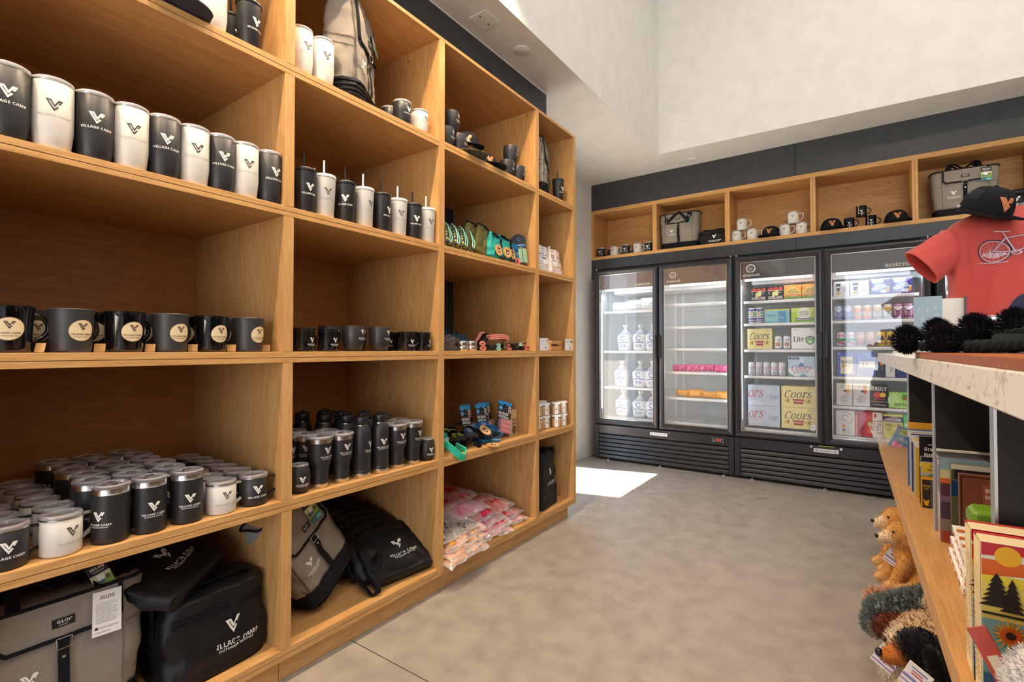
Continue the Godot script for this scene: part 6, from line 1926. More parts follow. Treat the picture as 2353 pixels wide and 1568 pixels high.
	for lv in 2:
		for i in 4:
			place("jar", "jar", "white-lidded jar standing behind the front jars, %s in the %s tier" % [ORD[i], ["lower", "upper"][lv]], "jar", Vector3(-0.165, SY[1] + lv * 0.0795, -2.55 - i * 0.075), 0.2, "jars of treats in the last bay", null)
func wood_disc(t: Node3D, at: Vector3, bs: Basis, r: float) -> void:
	var o := Node3D.new()
	o.name = "wooden_tag" if t.get_meta("category") != "tag" else "disc"
	t.add_child(o, true)
	o.transform = Transform3D(bs, at)
	var b := MB.new()
	b.xf = Transform3D(Basis(Vector3.UP, PI / 2))
	var pl := PackedVector2Array()
	for i in 28:
		pl.append(Vector2(cos(TAU * i / 28), sin(TAU * i / 28)) * r)
	b.plate(pl, -0.0015, 0.0015)
	obj("disc", b.mesh(), M.wood_tag, o)
	var q := Ink.new()
	q.ink("#4a3422").ring(0, 0, r * 0.88, r * 0.03).disc(0, -r * 0.05, r * 0.42, r * 0.45).poly([Vector2(-r * 0.42, r * 0.1), Vector2(-r * 0.38, r * 0.6), Vector2(-r * 0.08, r * 0.36)]).poly([Vector2(r * 0.42, r * 0.1), Vector2(r * 0.38, r * 0.6), Vector2(r * 0.08, r * 0.36)]).ink("#c89a60").disc(-r * 0.16, r * 0.08, r * 0.09, -1, 12).disc(r * 0.16, r * 0.08, r * 0.09, -1, 12).ink("#e9e5df").rect(-r * 0.22, -r * 0.25, r * 0.2, -r * 0.02)
	obj("burned_drawing", q.mesh(on_flat(Vector3(0.0015, 0, 0), Vector3(0, 0, -1), Vector3.UP)), M.print, o)

# ---------------------------------------------------------------- goods inside the coolers
const SHZ := -4.655     # front edge of the goods on the wire shelves
func carton(label: String, x0: float, x1: float, y0: float, h: float, d: float, c: String, f: Callable, z := SHZ, group := "") -> Node3D:
	var w := x1 - x0
	var t := thing("drink_carton", label, "carton", Vector3((x0 + x1) / 2, y0, z), 0, group)
	obj("box", box_mesh(Vector3(0, h / 2, -d / 2), Vector3(w, h, d), 0.002), mat(c, 0.45), t)
	var q := Ink.new()
	q.ink(c).rect(-w / 2 + 0.001, -h / 2 + 0.001, w / 2 - 0.001, h / 2 - 0.001)
	f.call(q, w, h)
	obj("print", q.mesh(on_flat(Vector3(0, h / 2, 0), Vector3.RIGHT, Vector3.UP)), M.print_gloss, t)
	return t
func can(kind: String, label: String, x: float, y: float, r: float, h: float, body: String, f: Callable, group: String, z := SHZ, lid := "") -> void:
	place(kind, "drink_can", label, "can", Vector3(x, y, z - r), 0, group, func(t: Node3D) -> void:
		obj("body", lathe_mesh([Vector2(r * 0.80, 0.003), Vector2(r, 0.010), Vector2(r, h - 0.012), Vector2(r * 0.86, h - 0.002)], 26), mat(body, 0.25, 0.25), t)
		obj("top", lathe_mesh([Vector2(r * 0.86, h - 0.002), Vector2(r * 0.87, h), Vector2(r * 0.82, h), Vector2(r * 0.78, h - 0.004), Vector2(0.0001, h - 0.004)], 26), mat(lid, 0.4) if lid else M.steel, t)
		obj("bottom", lathe_mesh([Vector2(0.0001, 0.004), Vector2(r * 0.72, 0.0), Vector2(r * 0.80, 0.003)], 26), M.steel, t)
		var q := curved(0.008)
		f.call(q, r, h)
		obj("print", q.mesh(on_round(r, 0, r, 1, PI / 2)), M.print_gloss, t))
func lion(q: Ink, x: float, y: float, s: float) -> void:
	q.disc(x, y, s * 0.30, s * 0.38, 12).disc(x + s * 0.05, y + s * 0.45, s * 0.2, -1, 10)
	for a in [[-0.5, 0.3], [0.5, 0.35], [-0.45, -0.45], [0.42, -0.5]]:
		q.line([Vector2(x, y), Vector2(x + a[0] * s, y + a[1] * s)], s * 0.14, true)
	q.ring(x - s * 0.5, y, s * 0.25, s * 0.1, 1.0, 4.6, 8)
func cooler_goods() -> void:
	var q5 := 0.4455
	# --- second cooler, its first door
	var ys := [1.511, 1.319, 1.097, 0.874]
	for i in 2:
		carton("black cider carton with red skyline and pale bear, %s" % ["outer one", "next to the orange carton"][i], 0.782 + i * 0.128, 0.904 + i * 0.128, ys[0], 0.115, 0.2, "#26242c", func(q: Ink, w: float, h: float) -> void:
			q.ink("#d9412f")
			for k in 9:
				q.rect(-w * 0.46 + k * w * 0.1, h * 0.20, -w * 0.38 + k * w * 0.1, h * (0.30 + 0.12 * absf(sin(k * 2.1))))
			q.ink("#f0eee6").rect(-w * 0.47, h * 0.16, w * 0.47, h * 0.19).ink("#e9e39a").disc(0, -h * 0.05, w * 0.2, h * 0.16).disc(w * 0.1, h * 0.10, w * 0.1).disc(-w * 0.12, -h * 0.2, w * 0.06, h * 0.1).ink("#f2f0ea").ring(-w * 0.36, h * 0.0, w * 0.05, w * 0.025, 1.2, 5.0).disc(w * 0.3, h * 0.02, w * 0.04).text("SCHILLING", 0, -h * 0.33, w * 0.86, h * 0.2, true), SHZ, "cider cartons")
	for i in 2:
		carton("orange and green carton of peach cider, %s" % ["beside the black cartons", "at the door post"][i], 1.036 + i * 0.129, 1.16 + i * 0.125, ys[0], 0.115, 0.2, "#e98a3c", func(q: Ink, w: float, h: float) -> void:
			q.ink("#ec9a45").rect(-w / 2, h * 0.1, w / 2, h / 2).ink("#efc257").rect(-w / 2, -h * 0.25, w / 2, h * 0.12).ink("#6f9a4a").poly([Vector2(-w / 2, -h / 2), Vector2(w / 2, -h / 2), Vector2(w / 2, -h * 0.36), Vector2(0, -h * 0.22), Vector2(-w / 2, -h * 0.36)]).ink("#f0cf74").disc(0, 0, w * 0.36, h * 0.34).ink("#5d3b22").text("ANGRY", 0, h * 0.17, w * 0.45, h * 0.13, true, "Droid Serif").text("ORCHARD", 0, 0.0, w * 0.66, h * 0.13, true, "Droid Serif").ink("#d35a26").rect(-w * 0.4, -h * 0.29, w * 0.4, -h * 0.14).ink("#f7e6b0").text("PEACH MANGO", 0, -h * 0.215, w * 0.68, h * 0.09, true), SHZ, "peach cider cartons")
	for i in 2:
		can("violet", "tall violet and white beer can with a red star, %s" % ["at the cooler wall", "beside the pale blue carton"][i], 0.787 + i * 0.058, ys[1], 0.0285, 0.132, "#eceaf2", func(q: Ink, r: float, h: float) -> void:
			q.ink("#5b3f9a").rect(-r * 1.5, h * 0.10, r * 1.5, h * 0.34).rect(-r * 1.5, h * 0.80, r * 1.5, h * 0.92).ink("#f4f2f6").text("ekene", 0, h * 0.21, r * 2.2, h * 0.11, true).ink("#3f9a4a").ring(0, h * 0.58, r * 0.78, r * 0.3).ink("#d6402e").poly(star(0, h * 0.58, r * 0.42)), "violet beer cans")
	carton("pale blue carton with yellow top edge, non-alcoholic brew", 0.888, 1.074, ys[1], 0.112, 0.14, "#8cc6cf", func(q: Ink, w: float, h: float) -> void:
		q.ink("#e6d64f").rect(-w / 2, h * 0.42, w / 2, h / 2).ink("#4f9cc0").rect(w * 0.06, -h / 2, w * 0.38, h * 0.34).ink("#3d6f78").text("ATHLETIC", -w * 0.22, h * 0.04, w * 0.42, h * 0.14, true, "Droid Serif").text("BREWING CO", -w * 0.2, -h * 0.13, w * 0.28, h * 0.06).ink("#234b62").text("A", w * 0.22, h * 0.1, w * 0.09, h * 0.22, true, "Droid Serif").ink("#a9d3dc").rect(w * 0.12, -h * 0.14, w * 0.32, -h * 0.1).ink("#6fb5bf").poly([Vector2(-w / 2, -h / 2), Vector2(0, -h / 2), Vector2(-w * 0.2, -h * 0.36), Vector2(-w / 2, -h * 0.40)]))
	carton("green and white carton with a navy non-alcoholic banner", 1.086, 1.252, ys[1], 0.116, 0.14, "#a8cf3c", func(q: Ink, w: float, h: float) -> void:
		q.ink("#c9e06a").rect(-w / 2, h * 0.2, w / 2, h / 2).ink("#eef2e2").disc(w * 0.05, h * 0.1, w * 0.28, h * 0.42).ink("#2c3a55").text("SAMUEL", w * 0.05, h * 0.2, w * 0.44, h * 0.15, true, "Droid Serif").text("ADAMS", w * 0.05, h * 0.03, w * 0.44, h * 0.15, true, "Droid Serif").text("Just the Haze", w * 0.05, -h * 0.11, w * 0.3, h * 0.07).ink("#233a6b").rect(-w * 0.32, -h * 0.40, w * 0.42, -h * 0.22).ink("#f2f2ea").text("NON-ALCOHOLIC", w * 0.05, -h * 0.31, w * 0.66, h * 0.1, true).ink("#e3b23a").rect(w * 0.45, -h * 0.2, w * 0.5, h * 0.3))
	for i in 2:
		can("lite", "white and silver tall beer can with a copper roundel, %s" % ["beside the yellow carton", "beside the white carton"][i], 0.987 + i * 0.064, ys[2], 0.0265, 0.11, "#dfe3e8", func(q: Ink, r: float, h: float) -> void:
			q.ink("#f0f2f5").rect(-r * 1.4, h * 0.12, r * 1.4, h * 0.86).ink("#20304f").text("Lite", 0, h * 0.72, r * 1.5, h * 0.17, true, "Droid Serif").ink("#c98f72").disc(0, h * 0.38, r * 0.55).ink("#20304f").ring(0, h * 0.38, r * 0.62, r * 0.12), "lite beer cans")
	var yellow := func(q: Ink, w: float, h: float) -> void:
		q.ink("#ece2a0").rect(-w / 2, -h / 2, w / 2, h / 2).ink("#273656").text("Coors", 0, h * 0.14, w * 0.78, h * 0.36, false, "Droid Serif", 0.03, 0.3).ink("#b23340").poly([Vector2(-w * 0.17, -h * 0.10), Vector2(w * 0.17, -h * 0.10), Vector2(w * 0.13, -h * 0.33), Vector2(-w * 0.13, -h * 0.33)]).ink("#f3e9c8").text("Banquet", 0, -h * 0.21, w * 0.27, h * 0.1, true, "Droid Serif").ink("#a8842c")
		lion(q, -w * 0.31, -h * 0.2, h * 0.17)
		lion(q, w * 0.31, -h * 0.2, h * 0.17)
		q.ink("#b23340").text("12", w * 0.30, h * 0.41, w * 0.05, h * 0.08, true).ink("#b9ad74").text("PACK", w * 0.40, h * 0.41, w * 0.1, h * 0.06)
	carton("yellow tapered beer carton with a red ribbon, on the third shelf", 0.755, 0.943, ys[2], 0.175, 0.13, "#ece2a0", yellow)
	carton("white beer carton with a green football shield", 1.086, 1.255, ys[2], 0.175, 0.13, "#eef0f0", func(q: Ink, w: float, h: float) -> void:
		q.ink("#24304a").text("Lite", -w * 0.2, -h * 0.02, w * 0.44, h * 0.26, true, "Droid Serif").ink("#1f6b45").poly([Vector2(w * 0.08, h * 0.05), Vector2(w * 0.28, h * 0.12), Vector2(w * 0.48, h * 0.05), Vector2(w * 0.45, -h * 0.18), Vector2(w * 0.28, -h * 0.32), Vector2(w * 0.11, -h * 0.18)]).ink("#7fd06a").poly([Vector2(w * 0.13, -h * 0.05), Vector2(w * 0.43, -h * 0.05), Vector2(w * 0.40, -h * 0.17), Vector2(w * 0.28, -h * 0.27), Vector2(w * 0.16, -h * 0.17)]).ink("#f2f4f2").disc(w * 0.28, -h * 0.16, w * 0.07, h * 0.04).text("FOOTBALL", w * 0.28, h * 0.015, w * 0.3, h * 0.07, true).ink("#5a6472").text("16oz", w * 0.36, h * 0.42, w * 0.14, h * 0.07, true).text("TALL BOYS", -w * 0.3, h * 0.4, w * 0.22, h * 0.05))
	for i in 5:
		can("silver", "tall silver beer can with red script, %s from the cooler wall" % ORD[i], 0.782 + i * 0.0578, ys[3], 0.027, 0.112, "#d9dde4", func(q: Ink, r: float, h: float) -> void:
			q.ink("#c95a63").text("Coors", 0, h * 0.60, r * 2.1, h * 0.2, false, "Droid Serif", 0.05, 0.3).ink("#8fa0bb").text("LIGHT", 0, h * 0.42, r * 1.3, h * 0.07).poly([Vector2(-r * 0.7, h * 0.12), Vector2(r * 0.7, h * 0.12), Vector2(0, h * 0.26)]), "silver beer cans")
	carton("icy blue bottle carton with pink script and mountains", 1.062, 1.25, ys[3], 0.163, 0.14, "#b9d6ee", func(q: Ink, w: float, h: float) -> void:
		q.ink("#e6eef6").rect(-w / 2, -h / 2, w * 0.5, -h * 0.1).ink("#4f87c4").poly([Vector2(-w * 0.14, h * 0.0), Vector2(w * 0.14, h * 0.0), Vector2(0, h * 0.25)]).ink("#dfe9f3").rect(-w * 0.08, h * 0.2, w * 0.08, h * 0.44).ink("#cc3f6a").text("Coors", 0, -h * 0.06, w * 0.74, h * 0.28, false, "Droid Serif", 0.03, 0.3).ink("#5a6b83").text("LIGHT", 0, -h * 0.28, w * 0.54, h * 0.12).ink("#6ea8d8").poly([Vector2(-w * 0.1, -h / 2), Vector2(w * 0.24, -h / 2), Vector2(w * 0.08, -h * 0.34)]).ink("#6fae8a").poly([Vector2(-w / 2, -h / 2), Vector2(-w * 0.25, -h / 2), Vector2(-w / 2, -h * 0.3)]).ink("#2c3c5c").poly([Vector2(-w * 0.48, h * 0.36), Vector2(-w * 0.05, h * 0.36), Vector2(-w * 0.12, h * 0.46), Vector2(-w * 0.48, h * 0.46)]).ink("#e8eef4").text("BOTTLES", -w * 0.28, h * 0.41, w * 0.24, h * 0.05, true))
	var icy := func(q: Ink, w: float, h: float) -> void:
		q.ink("#c5d3e8").rect(-w / 2, -h / 2, w / 2, h / 2).ink("#d8e2f0").poly([Vector2(-w / 2, -h / 2), Vector2(0, -h / 2), Vector2(-w * 0.25, h * 0.1)]).ink("#c36c7e").text("ors", -w * 0.25, h * 0.08, w * 0.46, h * 0.36, false, "Droid Serif", 0.03, 0.3).ink("#8795ad").text("GHT", -w * 0.32, -h * 0.2, w * 0.26, h * 0.1).ink("#4b6ab0").text("Coors", w * 0.31, -h * 0.02, w * 0.26, h * 0.18, false, "Droid Serif", 0.03, 0.3).text("LIGHT", w * 0.31, -h * 0.16, w * 0.2, h * 0.07).ink("#93a3bd").text("12 PACK", w * 0.33, h * 0.40, w * 0.2, h * 0.07)
	for i in 2:
		carton("wide icy blue twelve-pack of beer, %s of the stack" % ["bottom", "top"][i], 0.757, 0.997, q5 + i * 0.174, 0.172, 0.26, "#c5d3e8", icy, SHZ, "stacked twelve-packs")
		carton("wide yellow twelve-pack of beer with red ribbon, %s of the stack" % ["bottom", "top"][i], 1.010, 1.252, q5 + i * 0.174, 0.172, 0.26, "#ece2a0", yellow, SHZ, "stacked twelve-packs")
	var dial := thing("thermometer", "round dial thermometer on the cooler's lowest shelf, by the door post", "thermometer", Vector3(1.235, q5 + 0.026, SHZ + 0.05))
	var dm := MB.new()
	dm.xf = Transform3D(Basis(Vector3.RIGHT, PI / 2), Vector3.ZERO)
	dm.lathe([Vector2(0.0001, -0.006), Vector2(0.024, -0.006), Vector2(0.026, -0.003), Vector2(0.026, 0.004), Vector2(0.023, 0.005), Vector2(0.0001, 0.003)], 28)
	obj("case", dm.mesh(), M.chrome, dial)
	var dq := Ink.new()
	dq.ink("#eef2f4").disc(0, 0, 0.022).ink("#8fb0b4").ring(0, 0, 0.017, 0.003, 0.5, 3.6).ink("#c2432f").line([Vector2(-0.004, -0.01), Vector2(0.008, 0.014)], 0.0015)
	obj("face", dq.mesh(on_flat(Vector3(0, 0, 0.0055), Vector3.RIGHT, Vector3.UP)), M.print_gloss, dial)
	# --- second cooler, its other door
	var yr := [1.513, 1.324, 1.119, 0.887, 0.659]
	for i in 2:
		carton("white beer carton with a capped dog drawing, %s" % ["at the door post", "next to the blue moonlit carton"][i], [1.382, 1.489][i], [1.484, 1.608][i], yr[0], 0.114, 0.16, "#e9ebee", func(q: Ink, w: float, h: float) -> void:
			q.ink("#c9ccd2").rect(-w * 0.40, -h * 0.44, -w * 0.02, h * 0.42).ink("#eceef1").rect(-w * 0.38, -h * 0.42, -w * 0.04, h * 0.34).ink("#26282d").rect(-w * 0.36, h * 0.18, -w * 0.06, h * 0.36).ink("#3a3d43").disc(-w * 0.21, -h * 0.06, w * 0.11, h * 0.12).rect(-w * 0.34, h * 0.02, -w * 0.06, h * 0.08).ink("#c9a63a").rect(-w * 0.34, -h * 0.40, -w * 0.08, -h * 0.22).ink("#aab0b8")
			for k in 6:
				q.rect(w * 0.1, h * (0.1 - k * 0.07), w * 0.36, h * (0.12 - k * 0.07))
			q.ring(w * 0.38, h * 0.36, w * 0.04, w * 0.012), SHZ, "white dog cartons")
	for i in 2:
		carton("purple-blue beer carton with moon and beer glass, %s" % ["beside the white cartons", "at the far side"][i], [1.614, 1.746][i], [1.738, 1.868][i], yr[0], 0.118, 0.16, "#3b3f8c" if i == 0 else "#43318c", func(q: Ink, w: float, h: float) -> void:
			q.ink("#f0f1f5").poly([Vector2(-w * 0.44, h * 0.42), Vector2(w * 0.2, h * 0.42), Vector2(w * 0.08, h * 0.16), Vector2(-w * 0.34, h * 0.2)]).ink("#7d9ad6").disc(-w * 0.04, -h * 0.06, w * 0.32, h * 0.32).ink("#a9c0ea").disc(-w * 0.08, -h * 0.0, w * 0.2, h * 0.2).ink("#f4f5f8").line([Vector2(-w * 0.4, -h * 0.2), Vector2(w * 0.28, h * 0.06)], h * 0.2).ink("#27306e").text("BLUE MOON", -w * 0.06, -h * 0.07, w * 0.66, h * 0.13, true, "Droid Serif", 0.36).ink("#dfe2ea").rect(w * 0.04, -h * 0.42, w * 0.3, -h * 0.22).ink("#d99a3e").poly([Vector2(w * 0.32, -h * 0.38), Vector2(w * 0.42, -h * 0.38), Vector2(w * 0.45, -h * 0.04), Vector2(w * 0.30, -h * 0.04)]).ink("#f6efdc").rect(w * 0.30, -h * 0.08, w * 0.45, -h * 0.02).ink("#cfd4e4").rect(-w * 0.5, h * 0.44, w * 0.5, h * 0.5), SHZ, "moon cartons")
	var kinds := [["ice_blue", "pale blue can with a white chevron", "#b9c8e6", "#4a62b8", "#dfe6f4", "#8fa5d8"], ["orange_can", "orange and white can with a chevron", "#f1ead8", "#e07a24", "#f0a24a", "#e98a2e"], ["cream_can", "cream can with faint grey lettering", "#e4e4e0", "#8d8f92", "#d9b25a", "#e6b24a"], ["plum_can", "plum and silver can with a white band", "#b98aa8", "#6b2f6a", "#efe9ee", "#7a2a4a"]]
	for i in 8:
		var k = kinds[i / 2]
		can(k[0], "%s, %s of the pair" % [k[1], ["nearer the door post", "further from it"][i % 2]], 1.411 + i * 0.0618, yr[1], 0.0285, 0.113, k[2], func(q: Ink, r: float, h: float) -> void:
			q.ink(k[4]).rect(-r * 1.5, h * 0.58, r * 1.5, h * 0.80).ink(k[3]).rect(-r * 1.5, h * 0.1, r * 1.5, h * 0.22).line([Vector2(-r * 1.1, h * 0.72), Vector2(0, h * 0.44), Vector2(r * 1.1, h * 0.72)], h * 0.07).rect(-r * 0.7, h * 0.34, r * 0.7, h * 0.37).rect(-r * 0.5, h * 0.29, r * 0.5, h * 0.31), "craft beer cans", SHZ, k[5])
	var kinds2 := [["pink_can", "white can with magenta and green splashes", "#efe6ee", "#c2268a", "#3da552", "#d23a5a"], ["brown_can", "salmon and brown sunset can", "#e2b79c", "#9a4d34", "#c98a68", "#7a4a3a"], ["yellow_can", "yellow can with black and navy print", "#eec634", "#1f2a4a", "#f3d85a", "#2a2622"], ["red_can", "red can with a white and cream badge", "#c8262c", "#f0e6d8", "#8a1a22", "#8a1a1e"]]
	for i in 8:
		var k = kinds2[i / 2]
		can(k[0], "%s, %s of the pair" % [k[1], ["nearer the door post", "further from it"][i % 2]], 1.4265 + i * 0.0625, yr[2], 0.0285, 0.113, k[2], func(q: Ink, r: float, h: float) -> void:
			q.ink(k[4]).rect(-r * 1.5, h * 0.36, r * 1.5, h * 0.56)
			if k[0] == "yellow_can":
				q.ink(k[3]).text("VOODOO", 0, h * 0.18, r * 2.0, h * 0.1, true).poly([Vector2(-r, h * 0.4), Vector2(-r * 0.5, h * 0.8), Vector2(-r * 0.1, h * 0.5), Vector2(r * 0.3, h * 0.78), Vector2(r, h * 0.4)])
			elif k[0] == "red_can":
				q.ink(k[3]).disc(0, h * 0.46, r * 0.85, h * 0.17).ink("#c8262c").text("SUN", 0, h * 0.46, r * 1.0, h * 0.1, true)
			elif k[0] == "brown_can":
				q.ink(k[3]).rect(-r * 1.5, h * 0.1, r * 1.5, h * 0.36).ink("#f0dccb").text("SUNSET", 0, h * 0.7, r * 1.5, h * 0.08, true)
			else:
				q.ink(k[3]).disc(-r * 0.3, h * 0.3, r * 0.5, h * 0.1).disc(r * 0.5, h * 0.2, r * 0.4, h * 0.07).text("LUSH", 0, h * 0.74, r * 1.5, h * 0.14, true).ink(k[4]).disc(r * 0.4, h * 0.44, r * 0.4, h * 0.09).disc(-r * 0.7, h * 0.46, r * 0.3, h * 0.1), "bright craft cans", SHZ, k[5])
	carton("tall royal blue carton with a white beer can printed upright", 1.398, 1.522, yr[3], 0.19, 0.13, "#2f5ec2", func(q: Ink, w: float, h: float) -> void:
		q.ink("#c9a94e").rect(-w * 0.32, -h * 0.42, w * 0.32, h * 0.3).ink("#efe9d8").rect(-w * 0.31, -h * 0.40, w * 0.31, h * 0.28).ink("#1d2233").text("Modelo", 0, h * 0.10, w * 0.58, h * 0.15, true, "Droid Serif", 0.08).ink("#c8a64a").disc(-w * 0.16, -h * 0.08, w * 0.07, h * 0.09).disc(w * 0.16, -h * 0.08, w * 0.07, h * 0.09).ink("#b23a3a").disc(0, -h * 0.07, w * 0.07).ink("#24407f").disc(0, -h * 0.07, w * 0.035).ink("#6a6a5a").text("Especial", 0, -h * 0.24, w * 0.26, h * 0.05, false, "Droid Serif").ink("#e9eefa").text("12", -w * 0.4, h * 0.42, w * 0.1, h * 0.06, true).ink("#8d86c6").rect(w * 0.30, -h * 0.46, w * 0.46, -h * 0.26))
	carton("royal blue carton beside it, its printed beer can lying on its side", 1.526, 1.642, yr[3], 0.19, 0.13, "#2f66c8", func(q: Ink, w: float, h: float) -> void:
		q.ink("#4a7bd8").rect(-w * 0.12, h * 0.26, w * 0.34, h * 0.44).ink("#c9a94e").rect(-w * 0.38, -h * 0.14, w * 0.47, h * 0.12).ink("#efe9d8").rect(-w * 0.37, -h * 0.13, w * 0.46, h * 0.11).ink("#24304a").text("Modelo", -w * 0.16, -h * 0.01, h * 0.2, w * 0.12, true, "Droid Serif", PI / 2).ink("#b23a3a").disc(w * 0.06, -h * 0.01, w * 0.06).ink("#e9eefa").text("12", -w * 0.42, -h * 0.40, w * 0.06, h * 0.08, true))
	carton("dark navy carton with an orange sun, beside the royal blue ones", 1.648, 1.70, yr[3], 0.165, 0.13, "#23304f", func(q: Ink, w: float, h: float) -> void:
		q.ink("#e89a2e").disc(w * 0.15, h * 0.12, w * 0.26).ink("#8fb0d8").text("SUMMER", -w * 0.3, h * 0.05, h * 0.34, w * 0.14, true, "Droid Sans", -PI / 2).ink("#cdd8e6").disc(w * 0.2, -h * 0.1, w * 0.06))
	carton("white carton with grey sideways lettering, partly behind the counter", 1.703, 1.76, yr[3], 0.165, 0.13, "#e3e6ea", func(q: Ink, w: float, h: float) -> void:
		q.ink("#4a545e").text("HAZY IPA", w * 0.1, 0, h * 0.5, w * 0.18, true, "Droid Sans", -PI / 2))
	carton("deep blue carton at the end of the shelf, mostly hidden by the counter top", 1.765, 1.87, yr[3], 0.12, 0.13, "#2b3d7d", func(q: Ink, w: float, h: float) -> void:
		q.ink("#5f79b8").rect(-w * 0.4, -h * 0.1, w * 0.4, h * 0.2))
	var claw := func(q: Ink, w: float, h: float, hue: String) -> void:
		q.ink("#23262c").ring(w * 0.12, -h * 0.22, w * 0.34, w * 0.012).ink("#8f969e").ring(w * 0.12, -h * 0.22, w * 0.17, w * 0.04, 0.4, 5.2).ring(w * 0.12, -h * 0.22, w * 0.09, w * 0.03, 2.0, 6.6).ink("#23262c").ring(-w * 0.16, h * 0.36, w * 0.07, w * 0.015)
		arc_text(q, "WHITE CLAW", w * 0.12, -h * 0.22, w * 0.27, 3.9, 1.5, w * 0.075)
		q.ink(hue).poly([Vector2(w * 0.1, h * 0.46), Vector2(w * 0.28, h * 0.46), Vector2(w * 0.34, h * 0.12), Vector2(w * 0.2, h * 0.02), Vector2(w * 0.12, h * 0.16)]).ink("#3a3d42").disc(w * 0.06, h * 0.16, w * 0.1, h * 0.05).ink("#b9bec6").text("HARD SELTZER", -w * 0.36, h * 0.1, h * 0.4, w * 0.06, false, "Droid Sans", PI / 2)
	for i in 2:
		carton("white seltzer carton with a wave roundel and %s accents" % ["yellow", "red-orange"][i], [1.392, 1.500][i], [1.496, 1.606][i], yr[4], 0.172, 0.13, "#e9ebee", func(q: Ink, w: float, h: float) -> void: claw.call(q, w, h, ["#e6b32e", "#dc5a36"][i]), SHZ, "white seltzer cartons")
	carton("black carton with white lettering over a red and yellow fruit", 1.612, 1.716, yr[4], 0.165, 0.13, "#26242a", func(q: Ink, w: float, h: float) -> void:
		q.ink("#f2f2f2").text("TRULY", 0, h * 0.34, w * 0.86, h * 0.17, true).ink("#d8403a").disc(-w * 0.08, h * 0.06, w * 0.24, h * 0.13).ink("#f0c93a").disc(w * 0.2, h * 0.06, w * 0.18, h * 0.11).ink("#a8203a").rect(-w * 0.34, -h * 0.16, w * 0.3, -h * 0.1).ink("#e9dfa0").rect(-w * 0.48, -h * 0.26, w * 0.48, -h * 0.245).ink("#d8403a").disc(0, -h * 0.28, w * 0.08, h * 0.03).ink("#8fa0b8").rect(-w * 0.4, -h * 0.42, w * 0.4, -h * 0.38))
	carton("lime green carton with crossed red letters", 1.72, 1.87, yr[4], 0.116, 0.13, "#a9dd7e", func(q: Ink, w: float, h: float) -> void:
		q.ink("#c4ea9f").disc(-w * 0.3, h * 0.0, w * 0.24, h * 0.4).ink("#4fae4a").rect(w * 0.02, h * 0.0, w * 0.36, h * 0.42).ink("#c8322e").line([Vector2(w * 0.05, h * 0.02), Vector2(w * 0.18, h * 0.3)], w * 0.035).line([Vector2(w * 0.18, h * 0.02), Vector2(w * 0.05, h * 0.3)], w * 0.035).line([Vector2(w * 0.18, h * 0.02), Vector2(w * 0.32, h * 0.3)], w * 0.035).line([Vector2(w * 0.32, h * 0.02), Vector2(w * 0.18, h * 0.3)], w * 0.035).ink("#2a5a3a").text("DOS EQUIS", w * 0.08, -h * 0.28, w * 0.72, h * 0.2, true))
	carton("large white seltzer variety carton with coloured panels, bottom shelf", 1.388, 1.51, 0.4275, 0.19, 0.2, "#e9ebee", func(q: Ink, w: float, h: float) -> void:
		q.ink("#23262c").ring(w * 0.0, h * 0.20, w * 0.36, w * 0.012).ink("#8f969e").ring(0, h * 0.20, w * 0.18, w * 0.05, 0.4, 5.2)
		arc_text(q, "WHITE CLAW", 0, h * 0.20, w * 0.36, 1.9, -0.9, w * 0.085)
		for k in 4:
			q.ink(["#e2673a", "#e9c33a", "#7d55a8", "#c9dd4a"][k]).rect(-w * 0.16, -h * 0.14 - k * h * 0.09, w * 0.0, -h * 0.07 - k * h * 0.09).ink("#c3c8ce").ring(w * 0.2, -h * 0.11 - k * h * 0.09, w * 0.08, w * 0.012))
	carton("orange-red spine of a seltzer carton between the white and the red one", 1.512, 1.529, 0.4275, 0.185, 0.2, "#e2593e", func(q: Ink, w: float, h: float) -> void:
		q.ink("#f4d8c8").text("HARD SELTZER", 0, 0, h * 0.7, w * 0.4, true, "Droid Sans", PI / 2))
	carton("red fruit seltzer carton with sideways white lettering panel", 1.531, 1.68, 0.4275, 0.19, 0.2, "#d62c46", func(q: Ink, w: float, h: float) -> void:
		q.ink("#b81e3c").rect(-w * 0.5, -h / 2, -w * 0.22, h / 2).ink("#e8574a").disc(-w * 0.02, h * 0.26, w * 0.12, h * 0.1).disc(-w * 0.02, -h * 0.26, w * 0.12, h * 0.1).ink("#a8c85a").disc(-w * 0.01, h * 0.02, w * 0.11, h * 0.1).ink("#f0d9a0").disc(-w * 0.01, h * 0.02, w * 0.06, h * 0.06).ink("#eceaea").rect(w * 0.1, -h / 2, w / 2, h / 2).ink("#1f2026").text("TRULY", w * 0.36, -h * 0.08, h * 0.56, w * 0.2, true, "Droid Sans", -PI / 2).ink("#c8323c").text("PUNCH", w * 0.18, -h * 0.02, h * 0.34, w * 0.07, true, "Droid Sans", -PI / 2).rect(w * 0.16, h * 0.3, w * 0.26, h * 0.44))
	carton("yellow tea carton with a dark blue top and black lettering", 1.684, 1.802, 0.4275, 0.182, 0.16, "#dfe04a", func(q: Ink, w: float, h: float) -> void:
		q.ink("#20235e").rect(-w / 2, h * 0.18, w / 2, h * 0.42).ink("#f2f2ee").rect(-w * 0.38, h * 0.27, -w * 0.08, h * 0.31).rect(w * 0.12, h * 0.27, w * 0.4, h * 0.31).ink("#1b1b1f").text("TWISTED TEA", 0, h * 0.06, w * 0.88, h * 0.14, true).ink("#5a4a1e").text("HALF", -w * 0.26, -h * 0.12, w * 0.26, h * 0.1, true).ink("#b2562a").disc(w * 0.24, -h * 0.18, w * 0.14, h * 0.1).ink("#f0d46a").disc(w * 0.12, -h * 0.1, w * 0.1))
